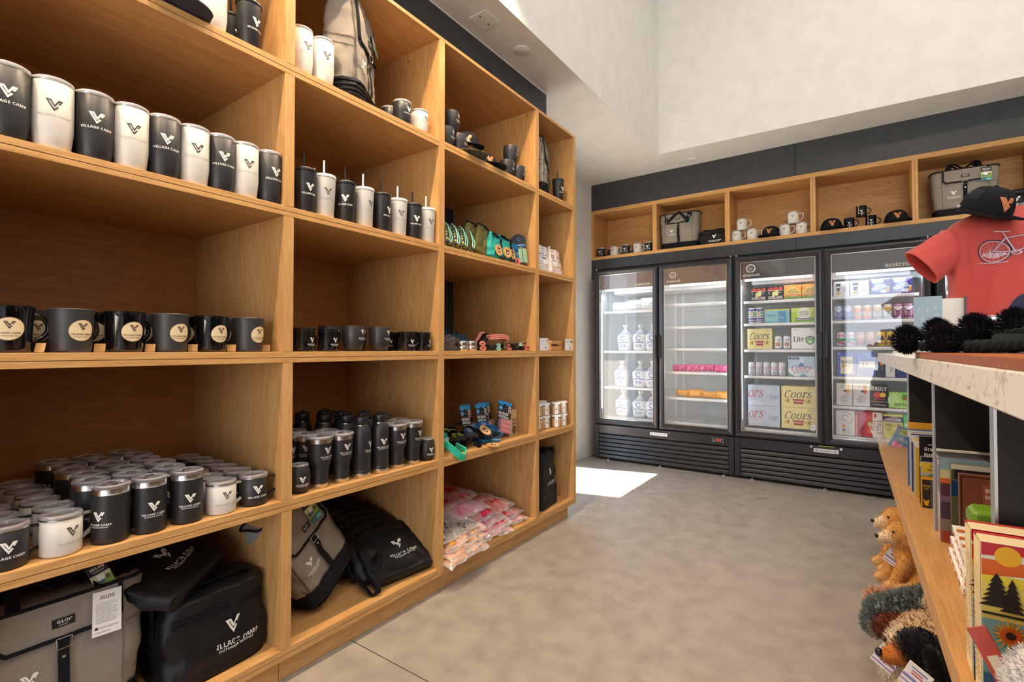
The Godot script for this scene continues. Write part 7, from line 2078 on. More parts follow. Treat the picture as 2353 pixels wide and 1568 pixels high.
	carton("green tea carton at the far end of the bottom shelf", 1.805, 1.88, 0.4275, 0.182, 0.16, "#46b84a", func(q: Ink, w: float, h: float) -> void:
		q.ink("#e8e84a").rect(-w / 2, -h / 2, w / 2, -h * 0.05).ink("#f2f2ee").text("MINT", -w * 0.1, h * 0.12, w * 0.6, h * 0.14, true))
	# --- first cooler: frozen packs and bagged ice
	var packs := [[0.160, 0.889, "magenta"], [0.285, 0.889, "magenta"], [0.408, 0.889, "magenta"], [0.530, 0.889, "magenta"], [0.185, 0.651, "orange"], [0.310, 0.651, "orange"], [0.430, 0.651, "orange"], [0.545, 0.651, "orange"]]
	var pk := {"magenta": tri_mat(noise_tex(0.03, [[0.0, "#d4237f"], [0.55, "#e0409a"], [0.66, "#f4c6dc"], [0.72, "#e6c84a"], [0.8, "#d8307f"], [1.0, "#c21d6a"]], 256, 3, 301), Vector3.ONE * 7, 0.25, false), "orange": tri_mat(noise_tex(0.03, [[0.0, "#ee8f1e"], [0.5, "#f6b02e"], [0.62, "#f7e2b0"], [0.7, "#d8452e"], [0.76, "#7fae3a"], [0.82, "#f2a024"], [1.0, "#f6c33a"]], 256, 3, 302), Vector3.ONE * 7, 0.25, false)}
	for i in 8:
		var e = packs[i]
		var t := thing("frozen_treat", "%s crinkly frozen treat pack, %s along its shelf" % [e[2], ORD[i % 4]], "treat pack", Vector3(e[0], e[1] + 0.033 + 0.003 * (i % 3), SHZ - 0.05), 0.05 * (i % 3) - 0.05, "frozen treat packs")
		obj("wrapper", pillow(0.128, 0.062 + 0.008 * (i % 2), 0.07, 0.007, 310 + i, 24, 16, 60.0).mesh(), pk[e[2]], t)
	M.ice = mat("#e6edf2", 0.16, 0.0, {"heightmap_enabled": true, "heightmap_scale": 0.5, "heightmap_texture": noise_tex(0.06, [], 256, 3, 55, 0.0, 0.0, FastNoiseLite.TYPE_CELLULAR), "uv1_triplanar": true, "uv1_scale": Vector3.ONE * 5, "subsurf_scatter_enabled": true, "subsurf_scatter_strength": 0.3})
	var ice := [[-0.385, 1.081, 0], [-0.228, 1.081, 0], [-0.10, 1.081, 0], [-0.42, 0.722, 0], [-0.232, 0.722, 0], [-0.105, 0.722, 0], [-0.41, 0.427, 0], [-0.232, 0.427, 0], [-0.10, 0.427, 0]]
	for i in 9:
		var e = ice[i]
		place("ice", "ice_bag", "knotted clear bag of ice, %s on the %s" % [["outermost", "middle one", "nearest the meeting rail"][i % 3], ["second shelf", "third shelf", "cooler floor"][i / 3]], "ice bag", Vector3(e[0], e[1], SHZ - 0.08), 0.06 * (i % 3) - 0.05, "bags of ice", func(t: Node3D) -> void:
			var s := Bag.new(0.135, 0.13, 0.13, 0.12, 0.22, 71)
			s.e = 2.7
			s.amp = 0.006
			s.freq = 26.0
			var rows := []
			for k in 21:
				var kk := k / 20.0
				var row := PackedVector3Array()
				var f := 1.0 if kk < 0.72 else lerpf(1.0, 0.16, pow((kk - 0.72) / 0.28, 0.8))
				f *= 0.82 + 0.18 * minf(1.0, kk * 8.0)
				for j in 44:
					var p := s.pt(TAU * j / 44, kk)
					row.append(Vector3(p.x * f, p.y, p.z * f) * (1.0 + 0.0 * j) + Vector3(cos(j * 2.2), 0, sin(j * 1.7)) * 0.003 * (1.0 if kk > 0.75 else 0.0))
				rows.append(row)
			var b := MB.new()
			b.xf = Transform3D(Basis(Vector3.UP, -PI / 2))
			b.loft(rows)
			obj("bag", b.mesh(), M.ice, t)
			var kn := MB.new()
			var kr := []
			for k in 6:
				var row := PackedVector3Array()
				for j in 20:
					var r := lerpf(0.010, 0.026, k / 5.0) * (1.0 + 0.35 * sin(j * 1.9))
					row.append(Vector3(cos(TAU * j / 20) * r, 0.218 + k * 0.008, sin(TAU * j / 20) * r))
				kr.append(row)
			kn.grid(kr, true)
			obj("knotted_top", kn.mesh(), M.ice, t)
			var q := curved(0.012)
			q.ink("#5667c4").rect(-0.055, 0.165, 0.055, 0.168)
			for k in 7:
				q.line([Vector2(-0.05 + k * 0.016, 0.172), Vector2(-0.045 + k * 0.016, 0.185)], 0.004)
			q.ring(0.0, 0.125, 0.022, 0.007, 0.4, 4.6).ring(0.004, 0.112, 0.012, 0.006, 3.4, 6.6).ink("#4a56bc").line([Vector2(-0.045, 0.078), Vector2(-0.01, 0.086), Vector2(0.048, 0.080)], 0.007).ink("#7d8ad2").text("ICE", 0, 0.05, 0.06, 0.022, true)
			obj("print", q.mesh(func(p: Vector2, h: float) -> Vector3:
				var v := s.front(p, h + 0.001)
				return Basis(Vector3.UP, -PI / 2) * v), M.print, t))
	for i in 3:
		var t := thing("ice_bag", "clear bag of ice lying flat on the top shelf, %s" % ["outermost", "in the middle", "nearest the meeting rail"][i], "ice bag", Vector3(-0.435 + i * 0.15, 1.477 + 0.048 + 0.008 * i, SHZ - 0.09), 0, "bags of ice lying on top")
		obj("bag", pillow(0.17, 0.095 + 0.015 * i, 0.14, 0.012, 340 + i, 28, 20, 30.0).mesh(), M.ice, t)
func star(x: float, y: float, r: float) -> Array:
	var p := []
	for i in 10:
		var a := PI / 2 + TAU * i / 10
		p.append(Vector2(x, y) + Vector2(cos(a), sin(a)) * (r if i % 2 == 0 else r * 0.42))
	return p
func arc_text(q: Ink, s: String, x: float, y: float, r: float, a0: float, a1: float, w: float) -> void:
	for i in s.length():
		if s[i] != " ":
			var a := lerpf(a0, a1, float(i) / (s.length() - 1))
			q.text(s[i], x + cos(a) * r, y + sin(a) * r, w * (0.35 if s[i] == "I" else 0.8), w, true, "Droid Sans", a - PI / 2)

# ---------------------------------------------------------------- goods on and in the counter
func cthing(called: String, label: String, cat: String, a: float, y: float, t: float, turn := 0.0, group := "") -> Node3D:
	return thing(called, label, cat, cpt(a, y, t), deg_to_rad(0.99) + turn, group)
func cover(t: Node3D, called: String, w: float, h: float, d: float, c: String, f = null, x0 := 0.0, y0 := 0.0, z0 := 0.0) -> Node3D:
	# an upright block whose front lower corner nearest the aisle is (x0, y0, z0), printed on the front
	var o := obj(called, box_mesh(Vector3(x0 + w / 2, y0 + h / 2, z0 - d / 2), Vector3(w, h, d), 0.0008), mat(c, 0.4), t)
	if f != null:
		var q := Ink.new()
		q.ink(c).rect(-w / 2, -h / 2, w / 2, h / 2)
		f.call(q, w, h)
		obj("print", q.mesh(on_flat(Vector3(x0 + w / 2, y0 + h / 2, z0), Vector3.RIGHT, Vector3.UP)), M.print_gloss, o)
	return o
func pages(t: Node3D, w: float, h: float, d: float, x0: float, z0: float) -> void:
	obj("pages", box_mesh(Vector3(x0 + w / 2, h / 2, z0 - d / 2), Vector3(w, h - 0.006, d), 0.0005), M.paper, t)
func counter_goods() -> void:
	# upright dividers under the slab, clear of its front edge
	var ctr: Node3D = get_node("counter")
	for tt in [2.58, 1.85, 1.14]:
		obj("divider", span(Vector3(0.064, 0.579, -tt - 0.03), Vector3(0.46, 1.0262, -tt)), M.black_laminate, ctr)
		obj("edge_strip", span(Vector3(0.06, 0.579, -tt - 0.03), Vector3(0.064, 1.0262, -tt)), M.alu, ctr)
	ctr.get_node("end_panel").free()
	var tray := thing("display_board", "flat oak display board on the counter under the black knit hats", "board", CO, deg_to_rad(0.99))
	obj("board", span(Vector3(0.004, 1.0747, -1.66), Vector3(0.55, 1.0894, 0.3), 0.002), M.tray_oak, tray)
	# ---- red t-shirt on its display form
	shirt()
	# ---- caps
	var cb := fabric("#16171c", 500.0, 0.8, 0.03)
	var c1 := thing("cap", "black cap with an orange V emblem perched on top of the red shirt", "cap")
	cap(c1, cb, true)
	posed(c1, CB * Basis(Vector3.UP, -1.15) * Basis(Vector3.BACK, -0.42) * Basis(Vector3.RIGHT, -0.18) * Basis.from_scale(Vector3.ONE * 1.08), cpt(0.345, 1.675, 2.90))
	var c2 := thing("cap", "navy cap low beside the shirt, cut off by the picture's edge", "cap")
	cap(c2, fabric("#2a2c48", 500.0, 0.85, 0.03))
	posed(c2, CB * Basis(Vector3.UP, 2.6) * Basis(Vector3.BACK, -0.2), cpt(0.405, 1.185, 2.3))
	var st := cthing("cap_stand", "clear stand holding the navy cap beside the red shirt", "stand", 0.405, 1.0747, 2.3)
	obj("pole", lathe_mesh([Vector2(0.0001, 0), Vector2(0.05, 0), Vector2(0.05, 0.005), Vector2(0.006, 0.008), Vector2(0.006, 0.18), Vector2(0.0001, 0.185)], 20), M.clear, st)
	# ---- tumbler and knit hats
	var tb := cthing("tumbler", "grey tumbler with a shiny steel rim standing behind the black knit hats", "tumbler", 0.23, 1.0747, 2.12)
	obj("body", lathe_mesh([Vector2(0.0001, 0), Vector2(0.036, 0), Vector2(0.040, 0.004), Vector2(0.043, 0.105)], 28), mat("#3b3d3e", 0.45), tb)
	obj("rim", lathe_mesh([Vector2(0.0432, 0.105), Vector2(0.044, 0.112), Vector2(0.044, 0.121), Vector2(0.041, 0.123)], 28), M.chrome, tb)
	obj("lid", lathe_mesh([Vector2(0.0425, 0.122), Vector2(0.0455, 0.124), Vector2(0.0455, 0.127), Vector2(0.0001, 0.127)], 28), M.lid_clear, tb)
	var bn := [[0.03, 0.0, 1.60, 0.0, "first from the board's end, its pom-pom outermost"], [0.085, 0.0, 1.44, 0.15, "second along, with the braided edge in front"], [0.10, 0.022, 1.72, -0.1, "behind the first one, near the upright books"], [0.16, 0.03, 1.60, 0.1, "in front of the grey tumbler"], [0.215, 0.032, 1.55, 0.0, "last one, cut off by the picture's edge"]]
	for i in bn.size():
		var e = bn[i]
		var o := place("beanie", "knit_hat", "black pom-pom knit hat, %s" % e[4], "hat", Vector3.ZERO, 0, "black knit hats", beanie)
		posed(o, CB * Basis(Vector3.UP, e[3] - 0.25) * Basis(Vector3.BACK, 0.02 + 0.05 * (i % 2)), cpt(e[0] + 0.055, 1.0898 + e[1], e[2] - 0.03))
	# ---- books on the counter
	var b1 := cthing("book", "upright pale grey-blue hardback with white symbols at the counter's far end", "book", 0.08, 1.0749, 2.56, -0.12)
	cover(b1, "cover", 0.088, 0.232, 0.004, "#93a9bd", func(q: Ink, w: float, h: float) -> void:
		q.ink("#dfe7ee").ring(-w * 0.28, h * 0.28, w * 0.05, w * 0.012, 1.2, 4.6).ring(w * 0.28, h * 0.30, w * 0.05, w * 0.012).line([Vector2(0, h * 0.24), Vector2(0, h * 0.30)], w * 0.014).rect(w * 0.2, h * 0.16, w * 0.38, h * 0.165).rect(w * 0.2, h * 0.185, w * 0.38, h * 0.19).ring(-w * 0.2, h * 0.12, w * 0.04, w * 0.012).line([Vector2(-w * 0.2, h * 0.0), Vector2(-w * 0.2, h * 0.1)], w * 0.012)
		for k in 4:
			q.rect(-w * 0.12, -h * (0.06 + k * 0.025), w * 0.12, -h * (0.052 + k * 0.025))
		q.ink("#b9b0b0").text("CAMPFIRE", 0, -h * 0.22, w * 0.66, h * 0.045).text("STORIES", 0, -h * 0.29, w * 0.6, h * 0.045))
	obj("pages", box_mesh(Vector3(0.044, 0.116, -0.016), Vector3(0.084, 0.226, 0.022), 0.0005), M.paper, b1)
	obj("back_cover", box_mesh(Vector3(0.044, 0.116, -0.029), Vector3(0.088, 0.232, 0.003), 0.0005), mat("#b2475a", 0.5), b1)
	var b2 := cthing("book", "teal hardback standing ajar with its white pages fanned out", "book", 0.132, 1.0749, 2.66, 0.0)
	obj("cover", box_mesh(Vector3(0.022, 0.117, 0.0), Vector3(0.05, 0.234, 0.003), 0.0005), mat("#3d6c86", 0.5), b2)
	var bq := Ink.new()
	bq.ink("#2f566e").line([Vector2(0.0, 0.19), Vector2(0.042, 0.12), Vector2(0.004, 0.05)], 0.0012).ring(0.03, 0.165, 0.006, 0.0012).ring(0.028, 0.06, 0.006, 0.0012)
	obj("print", bq.mesh(on_flat(Vector3(0, 0, 0.0015), Vector3.RIGHT, Vector3.UP)), M.print, b2.get_node("cover"))
	for k in 4:
		var p := obj("page_block", box_mesh(Vector3(0.012, 0.115, 0), Vector3(0.024, 0.228, 0.005), 0.0005), M.paper, b2)
		p.transform = Transform3D(Basis(Vector3.UP, 0.12 * k - 0.2), Vector3(0.044 + k * 0.016, 0.0, -0.004))
	obj("back_cover", box_mesh(Vector3(0.118, 0.117, -0.02), Vector3(0.004, 0.234, 0.09), 0.0005), mat("#5b4a52", 0.5), b2)
	for i in 4:
		var b := cthing("book", "white book lying flat, %s of the stack beside the upright books" % ["lowest", "second", "third", "topmost"][i], "book", 0.012 + 0.004 * (i % 2), 1.0749 + i * 0.0135, 2.44, 0.0, "stack of white books")
		obj("pages", box_mesh(Vector3(0.07, 0.0063, -0.075), Vector3(0.136, 0.0095, 0.146), 0.0004), M.paper, b)
		for s in 2:
			obj("cover", box_mesh(Vector3(0.07, 0.0009 + s * 0.0108, -0.075), Vector3(0.14, 0.0015, 0.15), 0.0004), mat("#e7eaec", 0.5), b)
	# ---- printed goods on the oak shelf, bay beyond the second divider
	var Y := 0.5795
	var yf := cthing("envelope_pack", "yellow packet standing at the back of the trail maps", "packet", 0.05, Y, 2.44)
	cover(yf, "packet", 0.24, 0.235, 0.02, "#e8a21f", func(q: Ink, w: float, h: float) -> void: q.ink("#f0b43a").rect(-w / 2, h * 0.40, w / 2, h / 2).ink("#8a6a2a").ring(w * 0.0, h * 0.3, 0.006, 0.001, 0.2, 2.4))
	for i in 5:
		var m := cthing("magazine", "thin upright magazine with a %s edge, %s in front of the yellow packet" % [["blue", "pale", "navy", "silver", "yellow"][i], ORD[i]], "magazine", 0.044 + 0.002 * i, Y, 2.405 - i * 0.045, 0.0, "magazines in the counter shelf")
		cover(m, "magazine", 0.21, 0.215 - 0.003 * i, 0.006, ["#3f6aa8", "#c9ccc4", "#2b3f78", "#b9bfc0", "#d8b23a"][i], func(q: Ink, w: float, h: float) -> void: q.ink("#e6e6e2").rect(-w * 0.5, h * 0.36, w * 0.5, h * 0.48))
	var mp := cthing("trail_map", "black trail map with white lettering and a yellow band", "map", 0.055, Y, 2.15)
	cover(mp, "map", 0.115, 0.225, 0.008, "#1d1b1c", func(q: Ink, w: float, h: float) -> void:
		q.ink("#e9e7e2").disc(0, h * 0.43, 0.008, 0.004).text("NATIONAL PARKS", 0, h * 0.385, w * 0.6, 0.005).text("Grand Canyon", 0, h * 0.31, w * 0.78, 0.016, true).text("National Park", 0, h * 0.23, w * 0.78, 0.016, true).text("ADVENTURE", w * 0.1, h * 0.15, w * 0.5, 0.009, true).ink("#d8a92a").rect(-w / 2, h * 0.05, w / 2, h * 0.11).ink("#6a5420").text("TRAIL MAP", 0, h * 0.08, w * 0.5, 0.006, true))
	var ng := cthing("trail_map", "folded map with a rocky picture under a yellow title block", "map", 0.056, Y, 2.125)
	cover(ng, "map", 0.115, 0.162, 0.008, "#c8c4bd", func(q: Ink, w: float, h: float) -> void:
		q.ink("#2f3338").rect(-w / 2, h * 0.40, w / 2, h / 2).ink("#e3c23a").rect(-w * 0.48, h * 0.18, w * 0.5, h * 0.38).ink("#3b3420").text("Grand Canyon", 0, h * 0.31, w * 0.6, 0.007, true).text("North and South Rims", 0, h * 0.24, w * 0.7, 0.007, true).ink("#5f9a8a").disc(0, h * 0.14, w * 0.34, 0.005).ink("#8d949c").rect(-w / 2, -h * 0.2, w / 2, h * 0.08).ink("#c9c9c6").disc(-w * 0.1, -h * 0.02, w * 0.3, h * 0.08).ink("#7fa0c2").rect(-w / 2, -h * 0.3, w / 2, -h * 0.14))
	var zi := cthing("guide_book", "black guide book with yellow top and pocket guide lettering", "book", 0.053, Y, 2.10)
	cover(zi, "book", 0.12, 0.102, 0.012, "#2b2725", func(q: Ink, w: float, h: float) -> void:
		q.ink("#e0a820").rect(-w / 2, h * 0.40, w / 2, h / 2).rect(-w / 2, -h / 2, -w * 0.47, h / 2).ink("#5b5550").rect(-w * 0.30, -h / 2, w / 2, h * 0.40).ink("#e9e7e2").text("Zion", -w * 0.05, h * 0.24, w * 0.3, 0.012, true).text("National Park", w * 0.12, h * 0.08, w * 0.62, 0.012, true).text("Pocket Guide", w * 0.1, -h * 0.08, w * 0.56, 0.01).ink("#e0a820").text("FALCON", -w * 0.385, h * 0.2, w * 0.14, 0.007, true).text("GUIDE", -w * 0.385, h * 0.11, w * 0.1, 0.006).poly([Vector2(-w * 0.45, -h * 0.22), Vector2(-w * 0.385, -h * 0.28), Vector2(-w * 0.32, -h * 0.22), Vector2(-w * 0.35, -h * 0.42), Vector2(-w * 0.42, -h * 0.42)]))
	for i in 3:
		var c := cthing("post_card", "pale blue and white picture card leaning by the divider, %s" % ["front one", "middle one", "back one"][i], "card", 0.066 + 0.006 * i, Y + 0.001, 1.95 + 0.03 * i, 0, "picture cards by the divider")
		cover(c, "card", 0.10, 0.12 - 0.012 * i, 0.002, "#dfe6ea", func(q: Ink, w: float, h: float) -> void: q.ink("#8fb4cc").poly([Vector2(-w * 0.4, -h * 0.4), Vector2(w * 0.4, -h * 0.3), Vector2(0, h * 0.3)]).ink("#4a6a86").poly([Vector2(-w * 0.1, -h * 0.4), Vector2(w * 0.1, -h * 0.4), Vector2(w * 0.25, h * 0.3)]))
		c.rotate_object_local(Vector3.BACK, -0.35)
	# bay between the second and third divider
	var ac := cthing("acrylic_stand", "clear acrylic brochure stand behind the sunset book", "stand", 0.064, Y, 1.83)
	for e in [[Vector3(0.11, 0.118, -0.01), Vector3(0.22, 0.236, 0.003)], [Vector3(0.11, 0.10, 0.035), Vector3(0.22, 0.20, 0.003)], [Vector3(0.0015, 0.11, 0.012), Vector3(0.003, 0.22, 0.045)], [Vector3(0.11, 0.0015, 0.012), Vector3(0.22, 0.003, 0.045)]]:
		obj("sheet", box_mesh(e[0], e[1], 0.001), M.clear, ac)
	obj("white_edge", box_mesh(Vector3(0.11, 0.233, -0.008), Vector3(0.22, 0.007, 0.006), 0.001), M.white_plastic, ac)
	var pb := cthing("book", "tall book with a purple sunset over dark heath, nearest the divider", "book", 0.062, Y, 1.755)
	cover(pb, "book", 0.13, 0.226, 0.02, "#6a5a78", func(q: Ink, w: float, h: float) -> void:
		q.ink("#8fb2c0").rect(-w / 2, h * 0.36, w / 2, h / 2).ink("#d8cfa0").rect(-w / 2, h * 0.26, w / 2, h * 0.36).ink("#d8703a").rect(-w / 2, h * 0.20, w / 2, h * 0.26).ink("#5a3a44").rect(-w / 2, h * 0.05, w / 2, h * 0.20).ink("#7d6480").rect(-w / 2, -h * 0.02, w / 2, h * 0.05).ink("#4a3a50").rect(-w / 2, -h * 0.22, w / 2, -h * 0.02).ink("#857a76").rect(-w / 2, -h * 0.36, w / 2, -h * 0.22).ink("#a2473a").rect(-w / 2, -h / 2, w / 2, -h * 0.36))
	var nb := cthing("book", "olive-spined book with a navy and dark photo header", "book", 0.080, Y, 1.725)
	cover(nb, "book", 0.15, 0.217, 0.018, "#5f6148", func(q: Ink, w: float, h: float) -> void:
		q.ink("#d9d7d0").rect(-w / 2, h * 0.44, w / 2, h / 2).ink("#2f2e33").rect(-w * 0.46, h * 0.32, w / 2, h * 0.44).ink("#55565c").disc(0, h * 0.35, w * 0.06, h * 0.03).disc(w * 0.25, h * 0.35, w * 0.06, h * 0.03).ink("#17406f").rect(-w / 2, h * 0.12, w / 2, h * 0.30))
	var gh := cthing("book", "brown book with wavy orange western lettering", "book", 0.088, Y, 1.665)
	cover(gh, "book", 0.135, 0.204, 0.02, "#6d4234", func(q: Ink, w: float, h: float) -> void:
		q.ink("#3d2018").rect(-w * 0.48, -h * 0.48, w * 0.48, h * 0.48).ink("#7a4a3a").rect(-w * 0.46, -h * 0.47, w * 0.46, h * 0.47).ink("#9a5a4a").rect(-w * 0.18, h * 0.16, w * 0.46, h * 0.40).ink("#f0ece6").text("WHERE CAN YOU FIND", w * 0.12, h * 0.33, w * 0.54, h * 0.05, true).text("QUESTIONS ABOUT", w * 0.12, h * 0.25, w * 0.54, h * 0.05, true).ink("#2a120c").text("GHOSTS", w * 0.12, h * 0.045, w * 0.64, h * 0.24, true, "Droid Serif").ink("#f0902a").text("GHOSTS", w * 0.115, h * 0.05, w * 0.62, h * 0.22, true, "Droid Serif").ink("#e0502a").disc(-w * 0.28, -h * 0.26, w * 0.12, h * 0.08))
	var lb := cthing("booklet", "white ring-bound booklet with a pale blue drawing, leaning at an angle", "booklet", 0.115, Y + 0.03, 1.60)
	cover(lb, "booklet", 0.10, 0.20, 0.006, "#e9eef2", func(q: Ink, w: float, h: float) -> void: q.ink("#a9cfe6").poly([Vector2(-w * 0.4, -h * 0.4), Vector2(w * 0.4, -h * 0.2), Vector2(w * 0.3, h * 0.1), Vector2(-w * 0.2, h * 0.05)]).ink("#5b6a78").line([Vector2(-w * 0.2, h * 0.2), Vector2(w * 0.3, h * 0.3)], 0.002))
	lb.rotate_object_local(Vector3.BACK, -0.42)
	for i in 3:
		var c := cthing("striped_box", "flat white box with orange stripes, %s of the fanned stack" % ["lowest", "middle", "uppermost"][i], "box", 0.054 + 0.006 * i, Y + 0.0005 + i * 0.017, 1.40 + 0.02 * i, 0, "striped boxes on the shelf")
		obj("box", box_mesh(Vector3(0.055, 0.0075, -0.09), Vector3(0.11, 0.015, 0.18), 0.001), M.white_plastic, c)
		var q := Ink.new()
		q.ink("#c9713a")
		for k in 5:
			q.rect(-0.05, -0.08 + k * 0.034, 0.05, -0.066 + k * 0.034)
		obj("stripes", q.mesh(on_flat(Vector3(0.055, 0.015, -0.09), Vector3.RIGHT, Vector3.FORWARD)), M.print_gloss, c)
		var q2 := Ink.new()
		q2.ink("#c9713a")
		for k in 4:
			q2.rect(-0.065 + k * 0.036, -0.004, -0.045 + k * 0.036, 0.004)
		q2.ink("#5b86b0").rect(-0.086, -0.005, -0.078, 0.006)
		obj("side_windows", q2.mesh(on_flat(Vector3(0.0, 0.0075, -0.09), Vector3.BACK, Vector3.UP)), M.print_gloss, c)
		c.rotate_object_local(Vector3.RIGHT, 0.16 + 0.03 * i)
	var gb := cthing("clear_box", "clear plastic box with a leaf-green lid and bright green content", "box", 0.040, Y, 1.19)
	obj("shell", box_mesh(Vector3(0.10, 0.10, -0.03), Vector3(0.20, 0.20, 0.06), 0.008), M.clear, gb)
	obj("lid", box_mesh(Vector3(0.10, 0.214, -0.03), Vector3(0.204, 0.036, 0.064), 0.010), mat("#6f9a2c", 0.25), gb)
	obj("content", box_mesh(Vector3(0.115, 0.085, -0.032), Vector3(0.15, 0.16, 0.04), 0.004), mat("#4f7a34", 0.5), gb)
	obj("label", box_mesh(Vector3(0.125, 0.145, -0.010), Vector3(0.13, 0.03, 0.001)), mat("#6cc22e", 0.5), gb)
	for i in 2:
		var sb := cthing("board_book", "children's board book with a sunflower and sunset, %s" % ["its whole front showing", "its cream spine just behind the other"][i], "book", 0.017 + 0.001 * i, Y, 0.985 + i * 0.075, 0, "sunflower board books")
		var bw := 0.20
		var bh := 0.238 - 0.004 * i
		cover(sb, "front_cover", bw, bh, 0.004, "#f0ecd8", func(q: Ink, w: float, h: float) -> void:
			q.ink("#c2cfd4").rect(-w / 2, -h * 0.5, w / 2, h * 0.12).ink("#eedd7a").rect(-w / 2, h * 0.04, w / 2, h * 0.32).ink("#f0e04a").poly([Vector2(-w / 2, h * 0.26), Vector2(w / 2, h * 0.20), Vector2(w / 2, h * 0.28), Vector2(-w / 2, h * 0.32)]).ink("#f4efe2").rect(-w / 2, h * 0.31, w / 2, h * 0.36).ink("#dd6a22").poly([Vector2(-w / 2, h * 0.30), Vector2(-w * 0.2, h * 0.33), Vector2(w / 2, h * 0.25), Vector2(w / 2, h * 0.38), Vector2(-w * 0.2, h * 0.40), Vector2(-w / 2, h * 0.40)]).ink("#c41a2e").poly([Vector2(-w / 2, h * 0.42), Vector2(-w * 0.1, h * 0.46), Vector2(w / 2, h * 0.38), Vector2(w / 2, h * 0.5), Vector2(-w / 2, h * 0.5)]).ink("#f2b81e").disc(-w * 0.36, h * 0.43, w * 0.07)
			q.ink("#2e2a22")
			for tr in [[-w * 0.42, h * 0.12, 0.020], [-w * 0.34, h * 0.10, 0.014]]:
				for k in 6:
					q.poly([Vector2(tr[0] - tr[2] * (1 - k * 0.13), tr[1] + k * h * 0.03), Vector2(tr[0] + tr[2] * (1 - k * 0.13), tr[1] + k * h * 0.03), Vector2(tr[0], tr[1] + (k + 1.8) * h * 0.03)])
			q.rect(-w / 2, h * 0.07, -w * 0.1, h * 0.085)
			q.ink("#78b0b4").rect(-w / 2, -h * 0.30, w / 2, h * 0.04).ink("#dfe8e6").disc(-w * 0.05, -h * 0.22, w * 0.12, h * 0.04).disc(w * 0.2, -h * 0.05, w * 0.2, h * 0.05).ink("#5f8f2e").rect(-w * 0.36, -h * 0.25, -w * 0.345, -h * 0.05).disc(-w * 0.40, -h * 0.18, w * 0.06, h * 0.03).disc(-w * 0.29, -h * 0.16, w * 0.06, h * 0.03)
			for k in 18:
				var a: float = TAU * k / 18.0
				q.ink("#e8a51e" if k % 2 else "#d8861a").poly([Vector2(-w * 0.355, -h * 0.03) + Vector2(cos(a - 0.2), sin(a - 0.2)) * w * 0.05, Vector2(-w * 0.355, -h * 0.03) + Vector2(cos(a + 0.2), sin(a + 0.2)) * w * 0.05, Vector2(-w * 0.355, -h * 0.03) + Vector2(cos(a), sin(a)) * w * 0.115])
			q.ink("#c9581e").disc(-w * 0.355, -h * 0.03, w * 0.055).ink("#3a2418").disc(-w * 0.355, -h * 0.03, w * 0.028).ink("#dcb863").disc(w * 0.12, h * 0.0, w * 0.34, h * 0.17).ink("#1f5f9a").rect(-w / 2, -h * 0.40, w / 2, -h * 0.28).ink("#174a80").rect(-w / 2, -h * 0.36, w / 2, -h * 0.345).ink("#35402a").rect(-w / 2, -h / 2, w / 2, -h * 0.40))
		obj("pages", box_mesh(Vector3(bw / 2 + 0.001, bh / 2, -0.026), Vector3(bw - 0.002, bh - 0.004, 0.044), 0.001), mat("#e9d9b4", 0.7), sb)
		obj("back_cover", box_mesh(Vector3(bw / 2, bh / 2, -0.05), Vector3(bw, bh, 0.004), 0.0008), mat("#c23a3a", 0.5), sb)
		var sq := Ink.new()
		sq.ink("#f0dfae").rect(-0.022, -bh * 0.49, 0.022, bh * 0.49).ink("#b98a6a")
		for k in 22:
			for s in 3:
				sq.rect(-0.018 + s * 0.013, -bh * 0.40 + k * bh * 0.036, -0.009 + s * 0.013, -bh * 0.40 + k * bh * 0.036 + 0.0025)
		obj("spine_print", sq.mesh(on_flat(Vector3(0.0, bh / 2, -0.026), Vector3.BACK, Vector3.UP)), M.print, sb)
	# bubble toy packet at the far end
	var bp := cthing("bubble_pack", "blue carded packet with pink balls in a clear bubble, tilted at the shelf's end", "toy packet", -0.005, Y + 0.003, 3.34)
	obj("card", box_mesh(Vector3(0.085, 0.05, 0), Vector3(0.10, 0.17, 0.0015)), mat("#2f7fd0", 0.4), bp)
	var q3 := Ink.new()
	q3.ink("#4a9ae0").rect(-0.05, -0.02, 0.05, 0.085).ink("#c8e86a").rect(-0.03, 0.045, 0.03, 0.075).ink("#2f6a3a").text("BUBBLES", 0, 0.06, 0.05, 0.012, true).ink("#e6f0fa").text("big", 0.02, -0.07, 0.02, 0.01, true).ink("#bfe0f6").rect(-0.03, 0.02, 0.03, 0.024).rect(-0.03, 0.01, 0.02, 0.014)
	obj("print", q3.mesh(on_flat(Vector3(0.085, 0.05, 0.0008), Vector3.RIGHT, Vector3.UP)), M.print_gloss, bp)
	for k in 5:
		var b := MB.new()
		b.xf = Transform3D(Basis.IDENTITY, Vector3(0.062 + k * 0.013, 0.032 - 0.006 * k, 0.018))
		b.lathe(_ball(0.019), 18)
		obj("ball", b.mesh(), mat("#ea6fb8" if k % 2 == 0 else "#f3a9d2", 0.3), bp)
	var wr := pillow(0.15, 0.20, 0.06, 0.012, 401, 26, 26, 34.0)
	var wo := obj("clear_bubble", wr.mesh(), M.film, bp)
	wo.transform = Transform3D(Basis(Vector3.BACK, 0.9), Vector3(0.04, 0.06, 0.02))
	bp.rotate_object_local(Vector3.BACK, -0.42)
	bp.rotate_object_local(Vector3.RIGHT, -0.25)
	toys()
func _ball(r: float) -> Array:
	var p := []
	for i in 11:
		var a := -PI / 2 + PI * i / 10.0
		p.append(Vector2(maxf(0.0001, cos(a) * r), sin(a) * r))
	return p
